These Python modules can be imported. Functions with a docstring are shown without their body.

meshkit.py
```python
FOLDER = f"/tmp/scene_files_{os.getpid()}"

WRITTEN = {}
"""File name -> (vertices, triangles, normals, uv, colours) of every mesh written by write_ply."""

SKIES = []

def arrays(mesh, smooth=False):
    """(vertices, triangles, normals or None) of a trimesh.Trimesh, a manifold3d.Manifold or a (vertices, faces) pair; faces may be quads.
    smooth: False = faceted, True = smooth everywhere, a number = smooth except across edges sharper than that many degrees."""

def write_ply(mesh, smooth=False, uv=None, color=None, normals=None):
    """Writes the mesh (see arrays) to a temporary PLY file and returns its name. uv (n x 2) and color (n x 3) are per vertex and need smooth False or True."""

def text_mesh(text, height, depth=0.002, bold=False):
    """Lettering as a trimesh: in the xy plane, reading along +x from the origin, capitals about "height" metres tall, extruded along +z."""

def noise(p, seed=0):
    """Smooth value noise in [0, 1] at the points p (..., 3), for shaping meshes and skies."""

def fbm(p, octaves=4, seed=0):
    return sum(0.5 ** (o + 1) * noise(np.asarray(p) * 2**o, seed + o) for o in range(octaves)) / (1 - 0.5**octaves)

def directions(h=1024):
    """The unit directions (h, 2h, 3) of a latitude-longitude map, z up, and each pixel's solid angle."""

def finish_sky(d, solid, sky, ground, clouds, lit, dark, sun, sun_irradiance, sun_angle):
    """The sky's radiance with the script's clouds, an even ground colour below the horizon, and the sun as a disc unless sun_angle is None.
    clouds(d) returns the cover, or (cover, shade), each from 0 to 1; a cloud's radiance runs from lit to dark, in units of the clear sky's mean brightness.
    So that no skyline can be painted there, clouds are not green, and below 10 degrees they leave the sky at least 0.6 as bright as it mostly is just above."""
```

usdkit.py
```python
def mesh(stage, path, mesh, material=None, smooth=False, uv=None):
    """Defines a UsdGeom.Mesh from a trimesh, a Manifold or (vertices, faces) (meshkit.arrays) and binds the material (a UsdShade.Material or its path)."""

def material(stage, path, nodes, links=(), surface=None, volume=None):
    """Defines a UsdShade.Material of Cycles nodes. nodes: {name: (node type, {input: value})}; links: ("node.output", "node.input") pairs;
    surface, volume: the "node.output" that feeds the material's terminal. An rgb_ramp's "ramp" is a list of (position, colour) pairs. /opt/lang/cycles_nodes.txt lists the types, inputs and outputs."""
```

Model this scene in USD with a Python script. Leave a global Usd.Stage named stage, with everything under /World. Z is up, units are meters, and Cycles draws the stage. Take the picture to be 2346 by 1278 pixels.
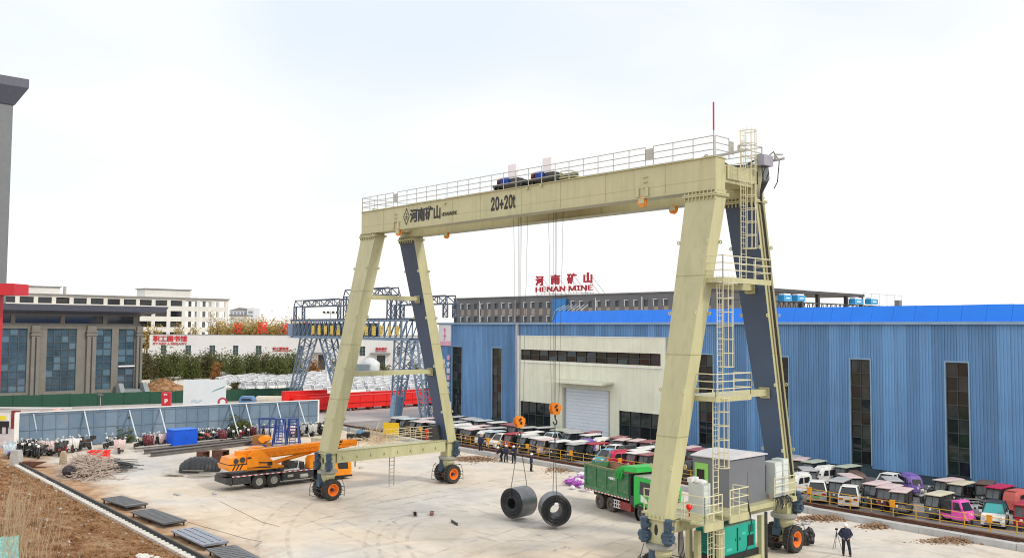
import math, random, glob, functools
import numpy as np, trimesh, usdkit, meshkit
from pxr import Usd, UsdGeom, UsdLux, UsdShade, Gf, Sdf, Vt
from meshkit import noise, fbm

stage = Usd.Stage.CreateInMemory()
UsdGeom.SetStageUpAxis(stage, 'Z')
UsdGeom.Xform.Define(stage, '/World'); UsdGeom.Scope.Define(stage, '/World/Looks')
R = random.Random(7)
NR = np.random.default_rng(7)

# ------------------------------------------------------------------ camera, sky, sun
CAM = np.array([62.9, -41.47, 13.079])
PSI, TH, ROLL, FPX = -0.82324, 0.0552, 0.00685, 2095.5
_r = np.array([math.cos(PSI), -math.sin(PSI), 0]); _fh = np.array([math.sin(PSI), math.cos(PSI), 0]); _z = np.array([0, 0, 1.0])
FWD = _fh * math.cos(TH) + _z * math.sin(TH)
_up = -_fh * math.sin(TH) + _z * math.cos(TH)
RIGHT = math.cos(ROLL) * _r + math.sin(ROLL) * _up
UP = -math.sin(ROLL) * _r + math.cos(ROLL) * _up
cam = UsdGeom.Camera.Define(stage, '/World/camera')
cam.AddTransformOp().Set(Gf.Matrix4d(*RIGHT, 0, *UP, 0, *(-FWD), 0, *CAM, 1))
cam.CreateHorizontalApertureAttr(36.0); cam.CreateVerticalApertureAttr(36.0 * 557 / 1024)
cam.CreateFocalLengthAttr(36.0 * FPX / 2346); cam.CreateClippingRangeAttr(Gf.Vec2f(0.5, 20000))
cam.CreateExposureAttr(0.56)

SUN = np.array([0.92, 0.22, 0.76]); SUN /= np.linalg.norm(SUN)
elev, rot = math.asin(SUN[2]), math.atan2(SUN[0], SUN[1])
dome = UsdLux.DomeLight.Define(stage, '/World/sky')
skymat = usdkit.material(stage, '/World/Looks/sky_clouds', {
    'sky': ('sky_texture', {'sky_type': 'single_scattering', 'sun_disc': False, 'sun_elevation': elev, 'sun_rotation': rot}),
    'tc': ('texture_coordinate', {}),
    'mp': ('mapping', {'scale': (1.0, 1.0, 2.6)}),
    'n': ('noise_texture', {'scale': 2.2, 'detail': 5, 'roughness': 0.55, 'distortion': 0.4}),
    'r': ('rgb_ramp', {'ramp': [(0.0, (0.86, 0.86, 0.86)), (0.40, (0.90, 0.90, 0.90)), (0.62, (1, 1, 1))]}),
    'n2': ('noise_texture', {'scale': 1.1, 'detail': 3}),
    'r2': ('rgb_ramp', {'ramp': [(0.30, (6.1, 6.6, 7.15)), (0.48, (7.3, 7.4, 7.5)), (0.62, (7.75, 7.55, 7.2))]}),
    'm': ('mix', {}),
    'bg': ('background_shader', {'strength': 0.1})},
    [('tc.generated', 'mp.vector'), ('mp.vector', 'n.vector'), ('mp.vector', 'n2.vector'), ('n.fac', 'r.fac'), ('n2.fac', 'r2.fac'),
     ('r.color', 'm.fac'), ('sky.color', 'm.color1'), ('r2.color', 'm.color2'), ('m.color', 'bg.color')], surface='bg.background')
UsdShade.MaterialBindingAPI.Apply(dome.GetPrim()).Bind(skymat)
dome.GetPrim().SetCustomDataByKey('kind', 'structure')
sun = UsdLux.DistantLight.Define(stage, '/World/sun')
sun.CreateIntensityAttr(0.40); sun.CreateAngleAttr(10.0); sun.CreateColorAttr(Gf.Vec3f(1, 0.92, 0.78)); sun.CreateNormalizeAttr(True)
_zx = SUN; _xx = np.cross([0, 0, 1.0], _zx); _xx /= np.linalg.norm(_xx); _yx = np.cross(_zx, _xx)
sun.AddTransformOp().Set(Gf.Matrix4d(*_xx, 0, *_yx, 0, *_zx, 0, 0, 0, 50, 1))

# ------------------------------------------------------------------ places
def ray(px, py):
    return RIGHT * ((px - 1173) / FPX) + UP * ((639 - py) / FPX) + FWD
def at(px, py, z=0.0):                    # the point at height z that lies in that direction
    d = ray(px, py); return CAM + d * ((z - CAM[2]) / d[2])
def far(px, depth, z=0.0):                # a point at that distance, given height
    d = ray(px, 700); p = CAM + d * (depth / (d @ _fh)); return np.array([p[0], p[1], z])
def zat(py, px, depth):                   # height seen there
    d = ray(px, py); return (CAM + d * (depth / (d @ _fh)))[2]
SA = -0.054
_sc, _ss = math.cos(SA), math.sin(SA)
def S(s, t, z=0.0): return np.array([s * _sc - t * _ss, s * _ss + t * _sc, z])
def toS(p): return p[0] * _sc + p[1] * _ss, -p[0] * _ss + p[1] * _sc
def wallpt(px, py, p0, ang):              # point on the vertical plane through p0 that runs at angle ang
    d = ray(px, py); n = np.array([-math.sin(ang), math.cos(ang), 0]); return CAM + d * ((n @ (np.asarray(p0, float) - CAM)) / (n @ d))

# ------------------------------------------------------------------ prims
_used = {}
def numbered(parent, name):
    k = _used.get((parent, name), 0); _used[(parent, name)] = k + 1
    return f'{parent}/{name}' if k == 0 else f'{parent}/{name}_{k:03d}'
class T:
    def __init__(s, path, M=None): s.path = path; s.M = np.eye(4) if M is None else M
def data(prim, **kw):
    for k, v in kw.items():
        if v: prim.SetCustomDataByKey(k, v)
def tmat(loc, rz):
    M = np.eye(4); c, s_ = math.cos(rz), math.sin(rz); M[:2, :2] = [[c, -s_], [s_, c]]; M[:3, 3] = loc; return M
def thing(name, label, cat, loc=(0, 0, 0), rz=0.0, group=None, scale=None):
    p = numbered('/World', name); x = UsdGeom.Xform.Define(stage, p)
    x.AddTranslateOp().Set(Gf.Vec3d(*map(float, loc))); x.AddRotateZOp().Set(math.degrees(rz))
    data(x.GetPrim(), label=label, category=cat, group=group)
    return T(p, tmat(loc, rz))
def dup(src, label, cat, loc, rz, group=None):
    base = src.path.rsplit('/', 1)[1]
    import re
    o = thing(re.sub(r'_\d{3}$', '', base), label, cat, loc, rz, group)
    pr = stage.GetPrimAtPath(o.path); pr.GetReferences().AddInternalReference(src.path); pr.SetInstanceable(True)
    return o
BOXF = np.array([[0, 2, 1], [0, 3, 2], [4, 5, 6], [4, 6, 7], [0, 1, 5], [0, 5, 4], [1, 2, 6], [1, 6, 5], [2, 3, 7], [2, 7, 6], [3, 0, 4], [3, 4, 7]])
class MB:
    def __init__(s): s.v = []; s.f = []; s.n = 0
    def add(s, v, f):
        v = np.asarray(v, float); s.v.append(v); s.f.append(np.asarray(f, int) + s.n); s.n += len(v); return s
    def hexa(s, pts): return s.add(pts, BOXF)
    def bx(s, x0, x1, y0, y1, z0, z1):
        return s.add([[x0, y0, z0], [x1, y0, z0], [x1, y1, z0], [x0, y1, z0], [x0, y0, z1], [x1, y0, z1], [x1, y1, z1], [x0, y1, z1]], BOXF)
    def box(s, c, sz, rz=0.0):
        h = np.array(sz) / 2.0; v = np.array([[a, b, d] for d in (-1, 1) for a, b in ((-1, -1), (1, -1), (1, 1), (-1, 1))]) * h
        cc, sn = math.cos(rz), math.sin(rz); v = np.c_[v[:, 0] * cc - v[:, 1] * sn, v[:, 0] * sn + v[:, 1] * cc, v[:, 2]] + np.array(c)
        return s.add(v, BOXF)
    def bar(s, p, q, w, h=None, up=(0, 0, 1)):
        p, q = np.array(p, float), np.array(q, float); h = h or w
        d = q - p; d /= np.linalg.norm(d) + 1e-9
        a = np.cross(d, up)
        if np.linalg.norm(a) < 1e-3: a = np.cross(d, (1, 0, 0))
        a /= np.linalg.norm(a); b = np.cross(a, d)
        a, b = a * w / 2, b * h / 2
        return s.add([p - a - b, p + a - b, p + a + b, p - a + b, q - a - b, q + a - b, q + a + b, q - a + b], BOXF)
    def tube(s, p, q, r, n=6, r2=None):
        p, q = np.array(p, float), np.array(q, float); d = q - p; d /= np.linalg.norm(d) + 1e-9
        a = np.cross(d, (0, 0, 1) if abs(d[2]) < .9 else (1, 0, 0)); a /= np.linalg.norm(a); b = np.cross(d, a)
        t = np.arange(n) * 2 * np.pi / n; ring = np.cos(t)[:, None] * a + np.sin(t)[:, None] * b
        v = np.vstack([p + ring * r, q + ring * (r if r2 is None else r2), [p], [q]])
        f = []
        for i in range(n):
            j = (i + 1) % n; f += [[i, j, n + j], [i, n + j, n + i], [2 * n, j, i], [2 * n + 1, n + i, n + j]]
        return s.add(v, np.array(f)[:, ::-1])
    def path(s, pts, r, n=5):
        for a, b in zip(pts[:-1], pts[1:]): s.tube(a, b, r, n)
        return s
    def lathe(s, prof, o, axis, n=24):          # prof: (radius, along axis)
        o = np.array(o, float); d = np.array(axis, float); d /= np.linalg.norm(d)
        a = np.cross(d, (0, 0, 1) if abs(d[2]) < .9 else (1, 0, 0)); a /= np.linalg.norm(a); b = np.cross(d, a)
        t = np.arange(n) * 2 * np.pi / n; ring = np.cos(t)[:, None] * a + np.sin(t)[:, None] * b
        v = np.vstack([o + ring * r + d * h for r, h in prof]); f = []
        for k in range(len(prof) - 1):
            for i in range(n):
                j = (i + 1) % n; f += [[k * n + i, k * n + j, (k + 1) * n + j], [k * n + i, (k + 1) * n + j, (k + 1) * n + i]]
        return s.add(v, np.array(f)[:, ::-1])
    def prism(s, poly, o, ex, ey, ez):          # polygon (2-D) spanned by ex, ey, extruded by ez
        import shapely.geometry as sg
        v2, f = trimesh.creation.triangulate_polygon(sg.Polygon(poly), engine='earcut')
        poly = np.array(v2, float); o, ex, ey, ez = (np.array(k, float) for k in (o, ex, ey, ez)); n = len(poly)
        low = o + poly[:, :1] * ex + poly[:, 1:] * ey
        m = trimesh.Trimesh(np.vstack([low, low + ez]), np.vstack([f[:, ::-1], f + n] + [[]] * 0), process=False)
        e = np.sort(np.vstack([f[:, [0, 1]], f[:, [1, 2]], f[:, [2, 0]]]), 1); u, c = np.unique(e, axis=0, return_counts=True)
        side = [[[a, b, b + n], [a, b + n, a + n]] for a, b in u[c == 1]]
        s.add(m.vertices, np.vstack([m.faces, np.array(side).reshape(-1, 3)])); return s
    def ball(s, c, r, sub=1, nz=0.0):
        m = trimesh.creation.icosphere(sub, 1.0); v = np.array(m.vertices)
        if nz: v = v * (1 + nz * (noise(v * 2.3 + np.array(c) * 3.1) - .5))[:, None]
        return s.add(v * np.array(r if np.ndim(r) else [r] * 3) + np.array(c), m.faces)
    def mesh(s, m, M=None):
        v = np.array(m.vertices)
        if M is not None: v = v @ M[:3, :3].T + M[:3, 3]
        return s.add(v, m.faces)
    def build(s, name, mat, parent=None, world=False, smooth=False, fix=True, **kw):
        v, f = np.vstack(s.v), np.vstack(s.f)
        pp = parent.path if isinstance(parent, T) else (parent or '/World')
        if world and isinstance(parent, T):
            Mi = np.linalg.inv(parent.M); v = v @ Mi[:3, :3].T + Mi[:3, 3]
        p = numbered(pp, name); usdkit.mesh(stage, p, (v, f), mat, smooth=smooth)
        data(stage.GetPrimAtPath(p), **kw)
        return T(p, parent.M if isinstance(parent, T) else None)
def each(mb, name, mat, parent, k=1, world=False, smooth=False):      # every k added shapes become one mesh of their own
    for i in range(0, len(mb.v), k):
        q = MB(); n0 = sum(len(v) for v in mb.v[:i])
        for v, f in zip(mb.v[i:i + k], mb.f[i:i + k]): q.v.append(v); q.f.append(f - n0)
        q.build(name, mat, parent, world=world, smooth=smooth)
def solid(name, mb, mat, label, cat, base=None, group=None, smooth=False):   # a thing that is one mesh
    return mb.build(name, mat, None, smooth=smooth, label=label, category=cat, group=group)

# ------------------------------------------------------------------ materials
_m = {}
def paint(name, col, rough=.5, metal=0., var=.12, scale=1.2, fine=.0, spec=.5, coat=0., obj=False, dirt=None, damt=.35):
    if name in _m: return _m[name]
    col = np.array(col, float); lo, hi = col * (1 - var), np.minimum(col * (1 + var * .8), .95)
    nodes = {'g': ('texture_coordinate' if obj else 'geometry', {}), 'n': ('noise_texture', {'scale': scale, 'detail': 6, 'roughness': .62}),
             'r': ('rgb_ramp', {'ramp': [(.3, lo), (.7, hi)]}), 'p': ('principled_bsdf', {'roughness': rough, 'metallic': metal, 'specular_ior_level': spec, 'coat_weight': coat})}
    links = [('g.object' if obj else 'g.position', 'n.vector'), ('n.fac', 'r.fac')]
    if dirt is not None:
        nodes.update({'n2': ('noise_texture', {'scale': scale * 3.1, 'detail': 8, 'roughness': .7}), 'r2': ('rgb_ramp', {'ramp': [(.5, (0, 0, 0)), (.72, (damt,) * 3)]}), 'm': ('mix', {'color2': dirt})})
        links += [(links[0][0], 'n2.vector'), ('n2.fac', 'r2.fac'), ('r2.color', 'm.fac'), ('r.color', 'm.color1'), ('m.color', 'p.base_color')]
    else: links.append(('r.color', 'p.base_color'))
    if fine:
        nodes.update({'nb': ('noise_texture', {'scale': 22, 'detail': 5}), 'b': ('bump', {'strength': fine, 'distance': .03})})
        links += [(links[0][0], 'nb.vector'), ('nb.fac', 'b.height'), ('b.normal', 'p.normal')]
    _m[name] = usdkit.material(stage, f'/World/Looks/{name}', nodes, links, surface='p.BSDF'); return _m[name]
def streaky(name, col, rough, dark, amt, rust=None, var=.07, sc=.5):     # paint with rain streaks running down it, faint mottling and a little ripple
    col = np.array(col, float)
    nodes = {'g': ('geometry', {}), 'n': ('noise_texture', {'scale': sc, 'detail': 6, 'roughness': .6}), 'r': ('rgb_ramp', {'ramp': [(.3, col * (1 - var)), (.7, col * (1 + var))]}),
        'mp': ('mapping', {'scale': (2.6, 2.6, .16)}), 'ns': ('noise_texture', {'scale': 1.0, 'detail': 7, 'roughness': .68}), 'rs': ('rgb_ramp', {'ramp': [(.48, (0, 0, 0)), (.72, (amt,) * 3)]}), 'm': ('mix', {'color2': dark}),
        'nr': ('noise_texture', {'scale': 1.9, 'detail': 9, 'roughness': .74}), 'rr': ('rgb_ramp', {'ramp': [(.66, (0, 0, 0)), (.74, (.55, .55, .55))]}), 'm2': ('mix', {'color2': rust or dark}),
        'nb': ('noise_texture', {'scale': .9, 'detail': 2}), 'b': ('bump', {'strength': .25, 'distance': .04}), 'p': ('principled_bsdf', {'roughness': rough})}
    _m[name] = usdkit.material(stage, f'/World/Looks/{name}', nodes, [('g.position', 'n.vector'), ('n.fac', 'r.fac'), ('g.position', 'mp.vector'), ('mp.vector', 'ns.vector'), ('ns.fac', 'rs.fac'), ('rs.color', 'm.fac'), ('r.color', 'm.color1'),
        ('g.position', 'nr.vector'), ('nr.fac', 'rr.fac'), ('rr.color', 'm2.fac'), ('m.color', 'm2.color1'), ('m2.color', 'p.base_color'), ('g.position', 'nb.vector'), ('nb.fac', 'b.height'), ('b.normal', 'p.normal')], surface='p.BSDF'); return _m[name]
CREAM = streaky('crane_cream', (.455, .442, .26), .40, (.29, .27, .16), .45, (.24, .15, .07))
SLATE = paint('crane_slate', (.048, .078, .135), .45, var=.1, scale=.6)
STEEL = paint('dark_steel', (.06, .062, .066), .5, .4, var=.25, scale=3)
GALV = paint('galvanised_rail', (.42, .42, .38), .45, .3)
RAILC = paint('cream_rail', (.60, .57, .40), .45)
BLUEM = paint('motor_blue', (.036, .068, .11), .4, var=.2, scale=4)
RUBBER = paint('tyre_rubber', (.030, .029, .028), .85, var=.3, scale=3, dirt=(.22, .19, .15), damt=.3)
ORANGE = paint('rim_orange', (.85, .19, .02), .4, var=.08)
BLACK = paint('black_plastic', (.012, .012, .013), .5)
CABLE = paint('cable_black', (.02, .02, .022), .6)
GLASS = paint('dark_glass', (.010, .014, .018), .06, var=.6, scale=.35, spec=.7)
PANES = [paint(f'pane_{n}', c, r, var=.5, scale=.9, spec=.6) for n, c, r in (('black', (.006, .008, .009), .06), ('green', (.010, .016, .013), .08), ('brown', (.008, .009, .010), .07), ('grey', (.024, .028, .030), .12), ('dark', (.008, .012, .015), .05))]
WGLASS = paint('hall_glass', (.012, .018, .019), .09, var=.8, scale=.5, spec=.45)
BGLASS = paint('curtain_glass', (.045, .085, .12), .12, var=.55, scale=.3, spec=.8)
WHITEP = paint('white_paint', (.74, .75, .76), .4, var=.05)
LETBLACK = paint('letter_black', (.012, .012, .014), .5)
RED = paint('red_paint', (.52, .018, .032), .4, var=.1)
HOOKO = paint('hook_orange', (.85, .26, .012), .4, var=.2, scale=5)
GREYP = paint('room_grey', (.155, .165, .19), .45, var=.05)
TEAL = paint('generator_teal', (.0, .33, .25), .4, var=.08)
CONC = paint('concrete_grey', (.42, .42, .42), .85, var=.2, scale=.9, fine=.4, dirt=(.3, .27, .22))
WCONC = paint('concrete_white', (.62, .61, .58), .85, var=.15, scale=1.5, fine=.4, dirt=(.38, .32, .25))
RUST = paint('rusty_steel', (.13, .055, .035), .75, .2, var=.4, scale=4)
YEL = paint('yellow_rail', (.72, .40, .03), .45, var=.12)
# ------------------------------------------------------------------ lettering
@functools.lru_cache(None)
def glyphs(text, bold, font):
    from PIL import Image, ImageDraw, ImageFont
    from shapely import box, union_all
    f = ImageFont.truetype(glob.glob('/opt/blender-*/*/datafiles/fonts/' + font)[0], 72)
    x0, y0, x1, y1 = f.getbbox(text, anchor='ls', stroke_width=bold)
    im = Image.new('L', (x1 - x0 + 8, y1 - y0 + 8)); ImageDraw.Draw(im).text((4 - x0, 4 - y0), text, 255, font=f, anchor='ls', stroke_width=bold)
    on = np.pad(np.asarray(im) > 127, ((0, 0), (1, 1))).astype(np.int8)
    rows, st = np.nonzero(np.diff(on, axis=1) == 1); en = np.nonzero(np.diff(on, axis=1) == -1)[1]
    return union_all(box(st, -rows - 1, en, -rows)).buffer(.6).buffer(-.6).simplify(.8)
def lettering(text, h, depth=.05, bold=2, font='Noto Sans CJK Regular.woff2', squash=1.0):
    g = glyphs(text, bold, font); x0, y0, x1, y1 = g.bounds; s = h / (y1 - y0)
    ms = [trimesh.creation.extrude_polygon(k, depth / s, engine='earcut') for k in getattr(g, 'geoms', [g])]
    m = trimesh.util.concatenate(ms); m.apply_translation([-x0, -y0, 0]); m.apply_scale(s); m.vertices[:, 0] *= squash
    return m
def frame(o, ex, ey):                     # matrix with text plane ex (reading), ey (up), normal out
    ex, ey = np.array(ex, float), np.array(ey, float); M = np.eye(4); M[:3, 0] = ex / np.linalg.norm(ex); M[:3, 1] = ey / np.linalg.norm(ey); M[:3, 2] = np.cross(M[:3, 0], M[:3, 1]); M[:3, 3] = o; return M
LATIN = 'Inter.woff2'
# ------------------------------------------------------------------ ground
YARD = usdkit.material(stage, '/World/Looks/yard_ground', {
    'g': ('geometry', {}),
    'n1': ('noise_texture', {'scale': .055, 'detail': 7, 'roughness': .62, 'distortion': .6}),
    'r1': ('rgb_ramp', {'ramp': [(.33, (.54, .535, .535)), (.46, (.60, .555, .50)), (.58, (.63, .545, .44))]}),
    'n2': ('noise_texture', {'scale': .5, 'detail': 9, 'roughness': .68, 'distortion': .5}),
    'r2': ('rgb_ramp', {'ramp': [(.30, (.80, .80, .80)), (.5, (.96, .955, .95)), (.64, (1.06, 1.05, 1.04))]}),
    'm1': ('mix', {'mix_type': 'multiply', 'fac': .9}),
    'mpa': ('mapping', {'location': (-30, 8, 0), 'scale': (1, 1, 0)}),
    'nd': ('noise_texture', {'scale': .12, 'detail': 3}),
    'va': ('vector_math', {'math_type': 'multiply_add', 'vector2': (5, 5, 0)}),
    'wa': ('wave_texture', {'wave_type': 'rings', 'rings_direction': 'z', 'scale': .11, 'distortion': 1.5, 'detail': 3, 'detail_scale': .4}),
    'ra': ('rgb_ramp', {'ramp': [(.0, (.80, .79, .78)), (.16, (1, 1, 1)), (.6, (1, 1, 1)), (.72, (.90, .89, .88)), (.85, (1, 1, 1))]}),
    'mk': ('noise_texture', {'scale': .16, 'detail': 4}), 'rk': ('rgb_ramp', {'ramp': [(.47, (0, 0, 0)), (.62, (.6, .6, .6))]}),
    'm2': ('mix', {'mix_type': 'multiply'}),
    'mps': ('mapping', {'rotation': (0, 0, .5), 'scale': (.30, 1.3, 1)}),
    'ns': ('noise_texture', {'scale': .9, 'detail': 6, 'roughness': .7, 'distortion': .8}),
    'rs': ('rgb_ramp', {'ramp': [(.58, (1, 1, 1)), (.68, (.72, .70, .67)), (.80, (.46, .44, .42))]}),
    'm3': ('mix', {'mix_type': 'multiply', 'fac': .75}),
    'nb': ('noise_texture', {'scale': 5, 'detail': 8, 'roughness': .7}), 'b': ('bump', {'strength': .35, 'distance': .05}),
    'dt': ('vector_math', {'math_type': 'dot_product', 'vector2': (.054, .9985, 0)}), 'nm': ('noise_texture', {'scale': .22, 'detail': 6, 'roughness': .6}),
    'ad': ('math', {'math_type': 'multiply_add', 'value2': 7.0}), 'mr': ('map_range', {'from_min': -10.3, 'from_max': -13.3, 'to_min': 0.0, 'to_max': .92, 'clamp': True}),
    'ns2': ('noise_texture', {'scale': .7, 'detail': 8, 'roughness': .7}), 'rsd': ('rgb_ramp', {'ramp': [(.34, (.20, .10, .05)), (.5, (.37, .21, .11)), (.68, (.56, .42, .29))]}), 'ms': ('mix', {}),
    'p': ('principled_bsdf', {'roughness': .95, 'specular_ior_level': .15})},
    [('g.position', 'dt.vector1'), ('g.position', 'nm.vector'), ('nm.fac', 'ad.value1'), ('dt.value', 'ad.value3'), ('ad.value', 'mr.value'), ('g.position', 'ns2.vector'), ('ns2.fac', 'rsd.fac'), ('mr.result', 'ms.fac'), ('m3.color', 'ms.color1'), ('rsd.color', 'ms.color2'),
     ('g.position', 'n1.vector'), ('n1.fac', 'r1.fac'), ('g.position', 'n2.vector'), ('n2.fac', 'r2.fac'), ('r1.color', 'm1.color1'), ('r2.color', 'm1.color2'),
     ('g.position', 'nd.vector'), ('nd.color', 'va.vector1'), ('mpa.vector', 'va.vector3'), ('g.position', 'mpa.vector'), ('va.vector', 'wa.vector'), ('wa.fac', 'ra.fac'),
     ('g.position', 'mk.vector'), ('mk.fac', 'rk.fac'), ('rk.color', 'm2.fac'), ('m1.color', 'm2.color1'), ('ra.color', 'm2.color2'),
     ('g.position', 'mps.vector'), ('mps.vector', 'ns.vector'), ('ns.fac', 'rs.fac'), ('m2.color', 'm3.color1'), ('rs.color', 'm3.color2'),
     ('ms.color', 'p.base_color'), ('g.position', 'nb.vector'), ('nb.fac', 'b.height'), ('b.normal', 'p.normal')], surface='p.BSDF')
def struct(name, mb, mat, smooth=False): return mb.build(name, mat, None, smooth=smooth, kind='structure')
m = MB(); m.add([[-1600, -900, 0], [900, -900, 0], [900, 1600, 0], [-1600, 1600, 0]], [[0, 1, 2], [0, 2, 3]])
struct('ground', m, YARD)
ROAD = paint('road_concrete', (.42, .385, .38), .9, var=.16, scale=.25, fine=.2, dirt=(.52, .47, .42), damt=.6)
m = MB(); m.add([[-100, -30, .005], [-47, -30, .005], [-46, 40, .005], [-56, 66, .005], [-62, 66, .005], [-100, 30, .005]], [[0, 1, 2], [0, 2, 3], [0, 3, 4], [0, 4, 5]])
struct('road', m, ROAD)

# raised parking strip with its kerb blocks and old crane rail, right
PZ = .20
PARK = paint('parking_asphalt', (.235, .225, .225), .9, var=.22, scale=.35, fine=.3, dirt=(.38, .34, .30), damt=.5)
SOIL = paint('dark_soil', (.155, .10, .07), .95, var=.5, scale=1.3, fine=.9, dirt=(.36, .29, .22), damt=.7)
K0, K1 = -47.0, 62.0
m = MB(); n = 44
xs = np.linspace(K0, K1, n)
m.hexa([S(K0, 21.86, .0), S(K1, 21.86, .0), S(K1, 39.29, .0), S(K0, 39.29, .0), S(K0, 21.86, PZ), S(K1, 21.86, PZ), S(K1, 39.29, PZ), S(K0, 39.29, PZ)])
park = struct('parking_strip', m, PARK)
k = K0; i = 0
while k < K1:
    w = R.uniform(2.6, 3.4); e = min(k + w, K1) - .03; dz = R.uniform(-.03, .03); dt = R.uniform(-.03, .03)
    mb = MB(); mb.hexa([S(k, 21.2 + dt, 0), S(e, 21.2 + dt, 0), S(e, 21.855, 0), S(k, 21.855, 0), S(k, 21.23 + dt, .40 + dz), S(e, 21.23 + dt, .40 + dz), S(e, 21.855, .40 + dz), S(k, 21.855, .40 + dz)])
    mb.build('kerb_block', CONC, park); k += w
m = MB(); gx = np.arange(K0, K1, .35); gt = np.linspace(21.9, 23.6, 9)
P = np.array([S(a, b) for a in gx for b in gt]); zz = PZ + .14 + .13 * fbm(P * [1.1, 1.1, 0] + [0, 0, 3], 4) - .05 * np.array([abs(b - 22.7) for a in gx for b in gt]); P[:, 2] = zz
q = np.array([[i * 9 + j, (i + 1) * 9 + j, (i + 1) * 9 + j + 1, i * 9 + j + 1] for i in range(len(gx) - 1) for j in range(8)])
m.add(P, np.vstack([q[:, [0, 1, 2]], q[:, [0, 2, 3]]])); struct('soil_strip', m, SOIL)
def railbar(m, a, b, z):
    a, b = np.array(a, float), np.array(b, float)
    m.bar(a + [0, 0, z + .02], b + [0, 0, z + .02], .16, .04).bar(a + [0, 0, z + .09], b + [0, 0, z + .09], .03, .1).bar(a + [0, 0, z + .16], b + [0, 0, z + .16], .09, .05)
m = MB(); railbar(m, S(K0, 22.15), S(K1, 22.15), PZ + .2)
solid('crane_rail', m, RUST, 'rusty crane rail on the soil strip beside the yellow railing', 'rail')
# left rail on its concrete beam
m = MB()
for a in np.arange(-31.2, 38, 3.0):
    m.hexa([S(a, -18.55, 0), S(a + 2.97, -18.55, 0), S(a + 2.97, -17.75, 0), S(a, -17.75, 0), S(a, -18.55, .16), S(a + 2.97, -18.55, .16), S(a + 2.97, -17.75, .16), S(a, -17.75, .16)])
beam = struct('rail_beam', m, WCONC)
m = MB(); m.hexa([S(-31.2, -18.2, .164), S(38, -18.2, .164), S(38, -17.86, .164), S(-31.2, -17.86, .164), S(-31.2, -18.2, .20), S(38, -18.2, .20), S(38, -17.86, .20), S(-31.2, -17.86, .20)])
tr = thing('track_rail', 'dark steel crane rail on a white concrete beam beside the brown bank', 'rail', S(0, -18.0, 0), SA)
m.build('base_plate', STEEL, tr, world=True)
m = MB(); railbar(m, S(-31, -18.03), S(38, -18.03), .2); m.build('rail_head', STEEL, tr, world=True)
for a in np.arange(-30.8, 37.5, .7):
    mb = MB(); mb.hexa([S(a, -18.62, .165), S(a + .3, -18.62, .165), S(a + .3, -18.24, .165), S(a, -18.24, .165), S(a, -18.6, .215), S(a + .3, -18.6, .215), S(a + .3, -18.24, .235), S(a, -18.24, .235)])
    mb.build('rail_clip', WCONC, tr, world=True)
m = MB(); b = at(37, 1066); m.prism([(-.45, 0), (.45, 0), (.42, .9), (.3, 1.45), (-.3, 1.45), (-.42, .9)], b - .4 * _fh, _r, _z, _fh * .8)
solid('buffer_stop', m, CONC, 'grey concrete buffer block at the far end of the left rail', 'buffer stop')
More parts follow.
